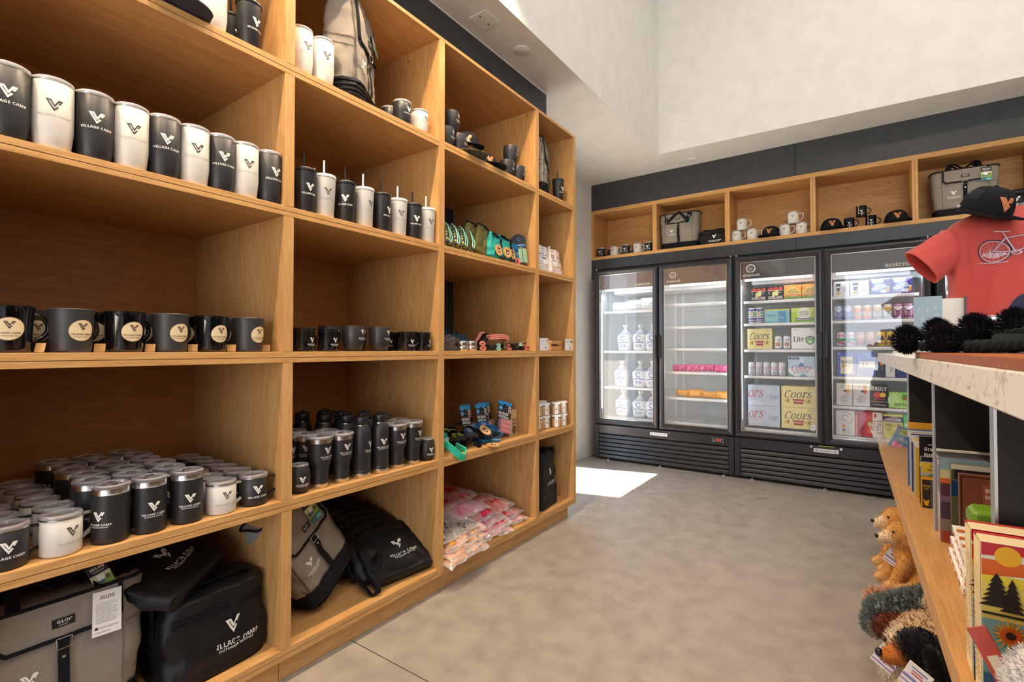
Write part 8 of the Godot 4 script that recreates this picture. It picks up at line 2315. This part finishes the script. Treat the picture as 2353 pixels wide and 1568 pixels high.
func strands(t: Node3D, pts: PackedVector3Array, nrm: PackedVector3Array, cols: PackedColorArray, len_: float, wd: float, n: int, sd: int, droop := 0.4, rough := 0.9) -> void:
	var r := RandomNumberGenerator.new()
	r.seed = sd
	var b := MB.new()
	var w := wd / 2
	for s in 2:
		var x := Vector3(w, 0, 0) if s == 0 else Vector3(0, 0, w)
		var rows := [PackedVector3Array([-x, x]), PackedVector3Array([-x * 0.8 + Vector3(0.1, 0.5, 0) * 1.0, x * 0.8 + Vector3(0.1, 0.5, 0)]), PackedVector3Array([Vector3(0.32, 1, 0) - x * 0.1, Vector3(0.32, 1, 0) + x * 0.1])]
		b.grid(rows)
	var mm := MultiMesh.new()
	mm.transform_format = MultiMesh.TRANSFORM_3D
	mm.use_colors = true
	mm.mesh = b.mesh()
	mm.instance_count = n
	for i in n:
		var k := r.randi() % pts.size()
		var nn := (nrm[k] + Vector3(r.randf_range(-1, 1), r.randf_range(-1, 1) - droop, r.randf_range(-1, 1)) * 0.55).normalized()
		var sd_ := nn.cross(Vector3(r.randf() + 0.01, r.randf(), r.randf()).normalized()).normalized()
		var l := len_ * r.randf_range(0.6, 1.25)
		mm.set_instance_transform(i, Transform3D(Basis(sd_ * l, nn * l, sd_.cross(nn) * l), pts[k] + Vector3(r.randf_range(-1, 1), r.randf_range(-1, 1), r.randf_range(-1, 1)) * 0.0015))
		var c := cols[k]
		var v := r.randf_range(0.8, 1.2)
		mm.set_instance_color(i, Color(c.r * v, c.g * v, c.b * v))
	var o := MultiMeshInstance3D.new()
	o.name = "pile"
	o.multimesh = mm
	o.material_override = mat(Color.WHITE, rough, 0.0, {"vertex_color_use_as_albedo": true, "metallic_specular": 0.25})
	o.set_meta("kind", "stuff")
	t.add_child(o, true)
func beanie(t: Node3D) -> void:
	# lies flat: cuff towards +x, crown and pom-pom towards -x
	var rows := []
	for i in 15:
		var k := i / 14.0
		var x := lerpf(-0.085, 0.075, k)
		var w := 0.095 * pow(maxf(0.02, 1.0 - pow(1.0 - k, 2.4)), 0.5)
		var h := 0.013 * pow(maxf(0.02, 1.0 - pow(1.0 - k, 3.0)), 0.5)
		var row := PackedVector3Array()
		for j in 56:
			var a := TAU * j / 56
			var rib := 1.0 + 0.05 * sin(j * TAU / 4.0 + i * PI)
			row.append(Vector3(x, 0.015 + sin(a) * h * rib, cos(a) * w))
		rows.append(row)
	var b := MB.new()
	b.loft(rows)
	obj("knit_body", b.mesh(), M.knit, t)
	var cr := []
	for e in [[0.055, 0.0165, 0.098], [0.060, 0.020, 0.102], [0.085, 0.021, 0.104], [0.115, 0.020, 0.103], [0.120, 0.016, 0.100], [0.112, 0.012, 0.096]]:
		var row := PackedVector3Array()
		for j in 80:
			var a := TAU * j / 80
			var rib := 1.0 + 0.06 * (1.0 if j % 2 else -1.0)
			row.append(Vector3(e[0], 0.021 + sin(a) * e[1] * rib, cos(a) * e[2]))
		cr.append(row)
	var c := MB.new()
	c.loft(cr)
	obj("cuff", c.mesh(), M.knit, t)
	# braided edge along the side that faces the aisle
	for k in 2:
		var p := []
		for i in 40:
			var s := i / 39.0
			p.append(Vector3(lerpf(-0.075, 0.075, s), 0.016 + sin(s * 46 + k * PI) * 0.006, 0.094 * pow(maxf(0.05, 1 - pow(1 - s, 2.4)), 0.5) + cos(s * 46 + k * PI) * 0.005))
		var br := MB.new()
		br.tube(p, 0.0075, 8)
		obj("braid", br.mesh(), M.knit, t)
	var pm := MB.new()
	pm.xf = Transform3D(Basis.IDENTITY, Vector3(-0.105, 0.034, 0))
	pm.lathe(_ball(0.024), 16)
	obj("pom_pom", pm.mesh(), mat("#100d12", 0.95), t)
	var pts := PackedVector3Array()
	var cols := PackedColorArray()
	for v in pm.v:
		pts.append(v)
		cols.append(Color(0.012, 0.010, 0.014))
	strands(t, pts, pm.n, cols, 0.014, 0.11, 2200, 5, 0.0)
func shirt() -> void:
	M.knit = fabric("#161a1c", 160.0, 0.95, 0.25)
	M.red_jersey = tri_mat(noise_tex(0.35, [[0.0, "#b8423c"], [0.5, "#c94f48"], [1.0, "#d66a61"]], 512, 3, 501), Vector3(3, 1.6, 3), 0.9, false)
	M.red_jersey.rim_enabled = true
	M.red_jersey.rim = 0.3
	var t := thing("t_shirt", "heather red t-shirt with a bicycle print on a display form", "shirt")
	posed(t, CB * Basis(Vector3.UP, 0.22), cpt(0.43, 1.085, 3.0))
	var nz := FastNoiseLite.new()
	nz.seed = 9
	nz.frequency = 1.0
	# torso: rings from hem to neck
	var prof := [[0.0, 0.205, 0.105], [0.08, 0.198, 0.105], [0.2, 0.19, 0.108], [0.32, 0.192, 0.115], [0.42, 0.2, 0.12], [0.49, 0.207, 0.115], [0.535, 0.205, 0.105], [0.57, 0.185, 0.09], [0.595, 0.15, 0.075], [0.615, 0.105, 0.065], [0.625, 0.085, 0.06]]
	var at := func(q: Vector2, h: float) -> Vector3:
		var y := q.y
		var k := 0
		while k < prof.size() - 2 and prof[k + 1][0] < y:
			k += 1
		var s := clampf((y - prof[k][0]) / (prof[k + 1][0] - prof[k][0]), 0, 1)
		var w: float = lerpf(prof[k][1], prof[k + 1][1], s)
		var d: float = lerpf(prof[k][2], prof[k + 1][2], s)
		var a: float = q.x
		var fold := (0.010 * sin(a * 7.0 + 1.0) * (1.0 - smoothstep(0.15, 0.5, y)) + nz.get_noise_3d(cos(a) * 4, y * 3.5, sin(a) * 4) * 0.012 * (1.0 - smoothstep(0.5, 0.62, y)))
		return Vector3(signf(cos(a)) * pow(absf(cos(a)), 0.8) * (w + fold + h), y, signf(sin(a)) * pow(absf(sin(a)), 0.8) * (d + fold + h))
	var rows := []
	for i in 41:
		var y := 0.625 * i / 40.0
		var row := PackedVector3Array()
		for j in 80:
			row.append(at.call(Vector2(TAU * j / 80, y), 0.0))
		rows.append(row)
	var b := MB.new()
	b.grid(rows, true)
	var inner := []
	for r in rows:
		var row := PackedVector3Array()
		for p in r:
			row.append(Vector3(p.x * 0.985, p.y, p.z * 0.975))
		inner.append(row)
	inner.reverse()
	b.grid(inner, true)
	obj("body", b.mesh(), M.red_jersey, t)
	for s in [-1, 1]:
		# sleeve: rings along the arm, open at the cuff
		var sr := []
		var p0 := Vector3(s * 0.165, 0.49, 0.0)
		var p1 := Vector3(s * 0.30, 0.385, 0.015)
		var ax := (p1 - p0).normalized()
		var u := ax.cross(Vector3(0, 0, 1)).normalized()
		for i in 15:
			var k := i / 14.0
			var row := PackedVector3Array()
			for j in 36:
				var a: float = TAU * j / 36.0 * s
				var rr := lerpf(0.088, 0.098, k) + nz.get_noise_3d(cos(a) * 2, k * 3, sin(a) * 2 + s) * 0.012
				row.append(p0.lerp(p1, k) + u * cos(a) * rr * 0.92 + Vector3(0, 0, 1) * sin(a) * rr * 0.72)
			sr.append(row)
		var inn := []
		for r in sr:
			var row := PackedVector3Array()
			var m := Vector3.ZERO
			for p in r:
				m += p / 36.0
			for p in r:
				row.append(m + (p - m) * 0.965)
			inn.append(row)
		var sb := MB.new()
		if s < 0:
			sb.grid(sr, true)
			inn.reverse()
			sb.grid(inn, true)
			sb.grid([inn[0], sr[14]] if false else [sr[14], inn[0]], true)
		else:
			sb.grid(sr, true)
			inn.reverse()
			sb.grid(inn, true)
			sb.grid([sr[14], inn[0]], true)
		obj("sleeve", sb.mesh(), M.red_jersey, t)
	obj("form", lathe_mesh([Vector2(0.0001, -0.01), Vector2(0.12, -0.01), Vector2(0.12, -0.004), Vector2(0.012, 0.0), Vector2(0.012, 0.66), Vector2(0.0001, 0.665)], 24), M.black_plastic, t)
	# bicycle print, on the front (local +z side)
	var q := curved(0.02)
	var ink := "#d9b9c6"
	var dark := "#5b2a3c"
	for w in [[-0.068, 0.0], [0.076, -0.012]]:
		q.ink(dark).ring(w[0], w[1], 0.049, 0.005)
		q.ink(ink).ring(w[0], w[1], 0.044, 0.0035)
		for k in 16:
			var a: float = TAU * k / 16.0
			q.line([Vector2(w[0], w[1]), Vector2(w[0] + cos(a) * 0.042, w[1] + sin(a) * 0.042)], 0.0009)
		for k in 7:
			var x: float = w[0] - 0.03 + k * 0.010
			q.ink([ink, "#c79fb0"][k % 2]).poly([Vector2(x - 0.009, w[1] - 0.03 + absf(k - 3.0) * 0.004), Vector2(x + 0.009, w[1] - 0.03 + absf(k - 3.0) * 0.004), Vector2(x, w[1] + 0.012 - absf(k - 3.0) * 0.004)])
	q.ink(dark)
	var fr := [[Vector2(-0.068, 0.0), Vector2(-0.012, -0.008)], [Vector2(-0.012, -0.008), Vector2(-0.033, 0.062)], [Vector2(-0.068, 0.0), Vector2(-0.033, 0.052)], [Vector2(-0.033, 0.052), Vector2(0.044, 0.074)], [Vector2(-0.012, -0.008), Vector2(0.046, 0.066)], [Vector2(0.042, 0.09), Vector2(0.076, -0.012)]]
	for e in fr:
		q.line(e, 0.0062)
	q.ink(ink)
	for e in fr:
		q.line(e, 0.0038)
	q.line([Vector2(-0.033, 0.06), Vector2(-0.039, 0.082)], 0.003).poly([Vector2(-0.062, 0.088), Vector2(-0.02, 0.082), Vector2(-0.022, 0.078), Vector2(-0.058, 0.082)]).line([Vector2(0.042, 0.088), Vector2(0.034, 0.098), Vector2(0.052, 0.102), Vector2(0.058, 0.09)], 0.0042).ring(-0.012, -0.008, 0.009, 0.003).line([Vector2(-0.12, -0.046), Vector2(-0.07, -0.05), Vector2(-0.03, -0.046)], 0.003).line([Vector2(0.02, -0.062), Vector2(0.09, -0.06)], 0.002)
	q.ink(dark).line([Vector2(0.0, -0.02), Vector2(0.05, -0.088)], 0.0018)
	var f := func(p: Vector2, h: float) -> Vector3: return at.call(Vector2(PI / 2 - (p.x + 0.004) / 0.185, p.y + 0.425), h + 0.0012)
	obj("bicycle_print", q.mesh(f), M.print, t)

# ---------------------------------------------------------------- plush animals: one skin over joined rounded limbs (surface nets)
class Blob:
	var limbs := []   # [a, b, ra, rb, colour]
	func limb(a: Vector3, b: Vector3, ra: float, rb: float, c: Color) -> Blob:
		limbs.append([a, b, ra, rb, c])
		return self
	static func dist(p: Vector3, l: Array) -> float:
		var ab: Vector3 = l[1] - l[0]
		var h := clampf((p - l[0]).dot(ab) / maxf(ab.length_squared(), 1e-9), 0.0, 1.0)
		return (p - (l[0] + ab * h)).length() - lerpf(l[2], l[3], h)
	func build(cell: float, k := 0.012) -> MB:
		var lo := Vector3.ONE * 9
		var hi := -lo
		for l in limbs:
			for e in 2:
				var r: float = maxf(l[2], l[3]) + cell * 2.5
				lo = lo.min(l[e] - Vector3.ONE * r)
				hi = hi.max(l[e] + Vector3.ONE * r)
		var nx := ceili((hi.x - lo.x) / cell)
		var ny := ceili((hi.y - lo.y) / cell)
		var nz := ceili((hi.z - lo.z) / cell)
		var f := PackedFloat32Array()
		f.resize(nx * ny * nz)
		f.fill(1.0)
		# each limb touches only the cells round it
		for l in limbs:
			var r: float = maxf(l[2], l[3]) + cell * 2.5 + k
			var a: Vector3 = ((l[0] as Vector3).min(l[1]) - Vector3.ONE * r - lo) / cell
			var b: Vector3 = ((l[0] as Vector3).max(l[1]) + Vector3.ONE * r - lo) / cell
			for z in range(maxi(0, floori(a.z)), mini(nz, ceili(b.z))):
				for y in range(maxi(0, floori(a.y)), mini(ny, ceili(b.y))):
					for x in range(maxi(0, floori(a.x)), mini(nx, ceili(b.x))):
						var i := (z * ny + y) * nx + x
						var d := dist(lo + Vector3(x, y, z) * cell, l)
						var o := f[i]
						var h := maxf(k - absf(d - o), 0.0) / k
						f[i] = minf(d, o) - h * h * k * 0.25
		var m := MB.new()
		var id := PackedInt32Array()
		id.resize(nx * ny * nz)
		id.fill(-1)
		for z in nz - 1:
			for y in ny - 1:
				for x in nx - 1:
					var i := (z * ny + y) * nx + x
					var sum := Vector3.ZERO
					var cnt := 0
					var neg := 0
					for c in 8:
						if f[i + (c & 1) + ((c >> 1) & 1) * nx + (c >> 2) * nx * ny] < 0.0:
							neg += 1
					if neg == 0 or neg == 8:
						continue
					for e in [[0, 1], [2, 3], [4, 5], [6, 7], [0, 2], [1, 3], [4, 6], [5, 7], [0, 4], [1, 5], [2, 6], [3, 7]]:
						var va := f[i + (e[0] & 1) + ((e[0] >> 1) & 1) * nx + (e[0] >> 2) * nx * ny]
						var vb := f[i + (e[1] & 1) + ((e[1] >> 1) & 1) * nx + (e[1] >> 2) * nx * ny]
						if (va < 0.0) != (vb < 0.0):
							var s := va / (va - vb)
							sum += Vector3(e[0] & 1, (e[0] >> 1) & 1, e[0] >> 2).lerp(Vector3(e[1] & 1, (e[1] >> 1) & 1, e[1] >> 2), s)
							cnt += 1
					var p := lo + (Vector3(x, y, z) + sum / cnt) * cell
					var g := Vector3(f[i + 1] - f[i] + f[i + 1 + nx] - f[i + nx] + f[i + 1 + nx * ny] - f[i + nx * ny] + f[i + 1 + nx + nx * ny] - f[i + nx + nx * ny],
						f[i + nx] - f[i] + f[i + 1 + nx] - f[i + 1] + f[i + nx + nx * ny] - f[i + nx * ny] + f[i + 1 + nx + nx * ny] - f[i + 1 + nx * ny],
						f[i + nx * ny] - f[i] + f[i + 1 + nx * ny] - f[i + 1] + f[i + nx + nx * ny] - f[i + nx] + f[i + 1 + nx + nx * ny] - f[i + 1 + nx])
					# colour of the nearest limbs, blended over a narrow seam
					var tot := 0.0
					var cc := Color(0, 0, 0)
					for l in limbs:
						var w := exp(-maxf(dist(p, l), -0.004) / 0.003)
						tot += w
						cc += (l[4] as Color) * w
					m.col = cc / tot
					m.col.a = 1.0
					id[i] = m.vert(p, g)
		for z in range(1, nz - 1):
			for y in range(1, ny - 1):
				for x in range(1, nx - 1):
					var i := (z * ny + y) * nx + x
					for ax in 3:
						var st: int = [1, nx, nx * ny][ax]
						if (f[i] < 0.0) != (f[i + st] < 0.0):
							var u: int = [nx, nx * ny, 1][ax]
							var w: int = [nx * ny, 1, nx][ax]
							var q := [id[i], id[i - u], id[i - u - w], id[i - w]]
							if q.min() >= 0:
								m.quad(q[0], q[1], q[2], q[3])
		return m
func lin(s: String) -> Color:
	return Color(s).srgb_to_linear()
func plush(label: String, b: Blob, nose: Array, eyes: Array, dark: String, fur: float, n: int, sd: int, card := Vector3.ZERO) -> Node3D:
	var t := thing("plush_toy", label, "plush toy", Vector3.ZERO, 0, "plush animals on the counter's base shelf")
	var m := b.build(0.0058)
	obj("body", m.mesh(), M.plush, t)
	if nose.size():
		var nb := MB.new()
		nb.xf = Transform3D(Basis.from_scale(Vector3(0.8, 0.85, 1.1)), nose[0])
		nb.lathe(_ball(nose[1]), 16)
		obj("nose", nb.mesh(), mat(dark, 0.25), t)
	for e in eyes:
		var eb := MB.new()
		eb.xf = Transform3D(Basis.IDENTITY, e)
		eb.lathe(_ball(0.0058), 14)
		obj("eye", eb.mesh(), mat("#2a140a", 0.08), t)
	strands(t, m.v, m.n, m.c, fur, 0.22, n, sd, 0.5)
	if card != Vector3.ZERO:
		var c := obj("hang_tag", box_mesh(Vector3.ZERO, Vector3(0.002, 0.062, 0.05), 0.0005), M.paper, t)
		c.transform = Transform3D(Basis(Vector3.UP, 1.0) * Basis(Vector3.RIGHT, 0.5), card)
		var q := Ink.new()
		q.ink("#f0eef2").rect(-0.024, -0.03, 0.024, 0.03).ink("#8d86d0").rect(-0.024, -0.012, 0.024, -0.004).rect(-0.024, -0.024, 0.024, -0.020).ink("#c45a72").rect(-0.012, 0.004, 0.014, 0.008).rect(-0.012, 0.012, 0.010, 0.015).ink("#5a6fc0").rect(-0.016, 0.020, 0.016, 0.023)
		obj("print", q.mesh(on_flat(Vector3(-0.001, 0, 0), Vector3(0, 0, 1), Vector3.UP)), M.print, c)
	return t
# a puppy that sits facing -x
func puppy(c: Array) -> Blob:
	var b := Blob.new()
	b.limb(Vector3(0.03, 0.055, 0), Vector3(0.0, 0.13, 0), 0.062, 0.046, c[0])      # trunk
	b.limb(Vector3(-0.005, 0.14, 0), Vector3(-0.012, 0.19, 0), 0.042, 0.040, c[0])  # neck
	b.limb(Vector3(-0.012, 0.212, 0), Vector3(-0.022, 0.218, 0), 0.052, 0.047, c[0]) # skull
	b.limb(Vector3(-0.055, 0.202, 0), Vector3(-0.083, 0.194, 0), 0.030, 0.020, c[1]) # muzzle
	for s in [-1, 1]:
		b.limb(Vector3(-0.005, 0.235, s * 0.046), Vector3(0.006, 0.178, s * 0.060), 0.017, 0.021, c[2]) # ear
		b.limb(Vector3(-0.02, 0.115, s * 0.036), Vector3(-0.062, 0.03, s * 0.043), 0.025, 0.019, c[0]) # front leg
		b.limb(Vector3(-0.062, 0.022, s * 0.043), Vector3(-0.082, 0.020, s * 0.045), 0.021, 0.018, c[3]) # paw
		b.limb(Vector3(0.03, 0.05, s * 0.052), Vector3(-0.02, 0.024, s * 0.068), 0.036, 0.022, c[0]) # thigh
		b.limb(Vector3(-0.02, 0.022, s * 0.07), Vector3(-0.05, 0.020, s * 0.07), 0.022, 0.018, c[3]) # hind paw
	b.limb(Vector3(0.09, 0.04, 0), Vector3(0.13, 0.07, 0.01), 0.018, 0.010, c[0])   # tail
	return b
func toys() -> void:
	M.plush = mat(Color.WHITE, 0.95, 0.0, {"vertex_color_use_as_albedo": true, "rim_enabled": true, "rim": 0.4, "metallic_specular": 0.2})
	var gold := [lin("#d9a15c"), lin("#ecd2ae"), lin("#d0934c"), lin("#e2b478")]
	var y := 0.1155
	var set_ := func(o: Node3D, a: float, yy: float, t: float, turn: float, tilt := 0.0, sc := 1.0) -> void:
		posed(o, CB * Basis(Vector3.UP, turn) * Basis(Vector3.BACK, tilt) * Basis.from_scale(Vector3.ONE * sc), cpt(a, yy, t))
	set_.call(plush("golden plush puppy with floppy ears, furthest along the base shelf", puppy(gold), [Vector3(-0.104, 0.200, 0), 0.0095], [Vector3(-0.056, 0.228, 0.028), Vector3(-0.056, 0.228, -0.028)], "#231a1e", 0.007, 5000, 1), 0.055, y, 2.76, 0.15, 0.0, 1.08)
	set_.call(plush("golden plush puppy squeezed between two others, only its muzzle showing", puppy(gold), [Vector3(-0.104, 0.200, 0), 0.0095], [Vector3(-0.056, 0.228, 0.028), Vector3(-0.056, 0.228, -0.028)], "#231a1e", 0.007, 4000, 2), 0.075, y, 2.64, 0.1, 0.0, 1.0)
	set_.call(plush("golden plush puppy sitting on the pink plush, in front of the other two", puppy(gold), [Vector3(-0.104, 0.200, 0), 0.0095], [Vector3(-0.056, 0.228, 0.028), Vector3(-0.056, 0.228, -0.028)], "#3a1f26", 0.007, 6000, 3, Vector3(-0.05, 0.12, 0.0)), 0.045, y + 0.05, 2.46, 0.25, 0.0, 0.98)
	var pink := Blob.new()
	var pc := lin("#dcb49c")
	pink.limb(Vector3(-0.09, 0.035, 0), Vector3(0.10, 0.045, 0.02), 0.036, 0.046, pc).limb(Vector3(-0.09, 0.026, 0.035), Vector3(-0.03, 0.03, 0.05), 0.024, 0.028, pc).limb(Vector3(-0.10, 0.018, -0.03), Vector3(-0.04, 0.03, -0.045), 0.020, 0.028, pc).limb(Vector3(-0.105, 0.012, 0.03), Vector3(-0.115, 0.010, 0.035), 0.013, 0.012, lin("#e9c3b4")).limb(Vector3(0.10, 0.06, 0.02), Vector3(0.15, 0.075, 0.02), 0.04, 0.03, pc)
	set_.call(plush("pinkish long-haired plush lying flat under the front golden puppy", pink, [], [], "#221a1c", 0.016, 6000, 4), 0.035, y, 2.36, 0.2, 0.0, 1.0)
	var grey := Blob.new()
	var gc := lin("#7f8b8b")
	grey.limb(Vector3(-0.075, 0.06, 0), Vector3(0.09, 0.13, 0.0), 0.055, 0.062, gc).limb(Vector3(-0.11, 0.03, 0.02), Vector3(-0.06, 0.05, 0.03), 0.034, 0.04, gc).limb(Vector3(-0.115, 0.022, 0.045), Vector3(-0.055, 0.035, 0.06), 0.016, 0.022, lin("#a89f8e")).limb(Vector3(0.09, 0.16, 0.02), Vector3(0.085, 0.185, 0.045), 0.022, 0.018, lin("#d8c8ae")).limb(Vector3(0.04, 0.12, 0.055), Vector3(0.055, 0.15, 0.06), 0.02, 0.02, lin("#dccdb2"))
	set_.call(plush("grey-flecked shaggy plush sloping over the shelf edge beside the brown one", grey, [], [], "#221a1c", 0.016, 7000, 5), 0.03, y, 2.18, 0.15, 0.0, 0.98)
	var brown := Blob.new()
	var bc := lin("#6d3a2a")
	brown.limb(Vector3(-0.075, 0.05, 0.0), Vector3(-0.055, 0.055, 0.0), 0.040, 0.038, bc).limb(Vector3(-0.03, 0.06, 0.01), Vector3(0.05, 0.07, 0.0), 0.040, 0.05, bc).limb(Vector3(-0.03, 0.08, 0.03), Vector3(-0.005, 0.10, 0.035), 0.030, 0.032, bc).limb(Vector3(0.03, 0.085, 0.055), Vector3(0.04, 0.09, 0.06), 0.022, 0.022, lin("#dcc6a6")).limb(Vector3(0.06, 0.12, 0.0), Vector3(0.085, 0.13, 0.0), 0.044, 0.04, bc).limb(Vector3(0.03, 0.14, 0.03), Vector3(0.025, 0.17, 0.035), 0.016, 0.020, lin("#dccbb0"))
	set_.call(plush("dark brown plush with cream ear and paw, leaning on the grey-flecked one", brown, [], [Vector3(0.085, 0.145, 0.042)], "#221a1c", 0.008, 6000, 6), 0.035, y + 0.035, 2.02, 0.15, 0.0, 1.0)
	var tan_ := [lin("#c9ac8a"), lin("#dccbb4"), lin("#b98f62"), lin("#e0d3c0")]
	var tb := Blob.new()
	tb.limb(Vector3(0.02, 0.05, 0), Vector3(0.0, 0.11, 0), 0.058, 0.048, tan_[1]).limb(Vector3(-0.01, 0.155, 0), Vector3(0.035, 0.165, 0), 0.060, 0.058, tan_[0]).limb(Vector3(-0.055, 0.150, 0.0), Vector3(-0.070, 0.140, 0), 0.034, 0.026, tan_[1]).limb(Vector3(0.01, 0.175, 0.056), Vector3(0.0, 0.10, 0.074), 0.022, 0.034, tan_[2]).limb(Vector3(0.01, 0.175, -0.056), Vector3(0.0, 0.10, -0.074), 0.022, 0.034, tan_[2]).limb(Vector3(-0.02, 0.08, 0.05), Vector3(-0.07, 0.04, 0.05), 0.028, 0.026, tan_[3]).limb(Vector3(-0.02, 0.08, -0.05), Vector3(-0.07, 0.04, -0.05), 0.028, 0.026, tan_[3]).limb(Vector3(0.02, 0.04, 0.075), Vector3(-0.05, 0.026, 0.085), 0.034, 0.026, tan_[3]).limb(Vector3(0.055, 0.09, 0.095), Vector3(0.06, 0.11, 0.10), 0.034, 0.034, tan_[3])
	set_.call(plush("tan and cream plush puppy with a drooping fawn ear and a white hang tag", tb, [Vector3(-0.098, 0.140, 0), 0.007], [Vector3(-0.050, 0.182, 0.036), Vector3(-0.050, 0.182, -0.036)], "#3a2a24", 0.009, 7000, 7, Vector3(-0.085, 0.075, -0.03)), 0.045, y, 1.80, 0.25, 0.0, 1.12)
	var blk := [lin("#141316"), lin("#b86f34"), lin("#121114"), lin("#b07038")]
	set_.call(plush("black plush puppy with a rust muzzle, beside the tan one", puppy(blk), [Vector3(-0.104, 0.200, 0), 0.0115], [Vector3(-0.056, 0.228, 0.028), Vector3(-0.056, 0.228, -0.028)], "#0c0c0e", 0.007, 5000, 8), 0.045, y + 0.02, 1.60, 0.1, 0.12, 1.0)
	set_.call(plush("black plush puppy with a rust muzzle and a folded tag, cut off at the bottom", puppy(blk), [Vector3(-0.104, 0.200, 0), 0.0115], [Vector3(-0.056, 0.228, 0.028), Vector3(-0.056, 0.228, -0.028)], "#0c0c0e", 0.007, 5000, 9, Vector3(-0.05, 0.275, 0.0)), 0.05, y, 1.42, 0.1, 0.1, 0.95)
	var owl := Blob.new()
	var wc := lin("#d9dadb")
	owl.limb(Vector3(0, 0.05, 0), Vector3(0, 0.085, 0), 0.055, 0.048, wc).limb(Vector3(-0.005, 0.135, 0), Vector3(0.01, 0.14, 0), 0.046, 0.046, lin("#cfd0d2")).limb(Vector3(-0.03, 0.115, 0.02), Vector3(0.03, 0.115, 0.02), 0.018, 0.018, lin("#4a3a3a")).limb(Vector3(-0.05, 0.07, 0.02), Vector3(-0.05, 0.04, 0.03), 0.022, 0.02, wc).limb(Vector3(0.05, 0.07, 0.02), Vector3(0.05, 0.04, 0.03), 0.022, 0.02, wc)
	var ow := plush("white and grey plush in the lowest corner of the oak shelf, before the sunflower book", owl, [Vector3(0.0, 0.128, 0.05), 0.006], [Vector3(-0.018, 0.146, 0.04), Vector3(0.02, 0.146, 0.04)], "#6a3a3a", 0.006, 6000, 10)
	posed(ow, CB, cpt(0.055, 0.5795, 0.80))
	var rt := cthing("toothbrush_card", "narrow red and white card lying aslant before the sunflower book", "card", 0.03, 0.5795 + 0.075, 0.92)
	obj("card", box_mesh(Vector3(0, 0, 0), Vector3(0.022, 0.13, 0.003), 0.001), mat("#b2483e", 0.4), rt)
	obj("window", box_mesh(Vector3(0.0, -0.01, 0.0016), Vector3(0.012, 0.08, 0.001)), mat("#d9d2c4", 0.5), rt)
	rt.rotate_object_local(Vector3.BACK, 0.45)
	rt.rotate_object_local(Vector3.RIGHT, -0.35)
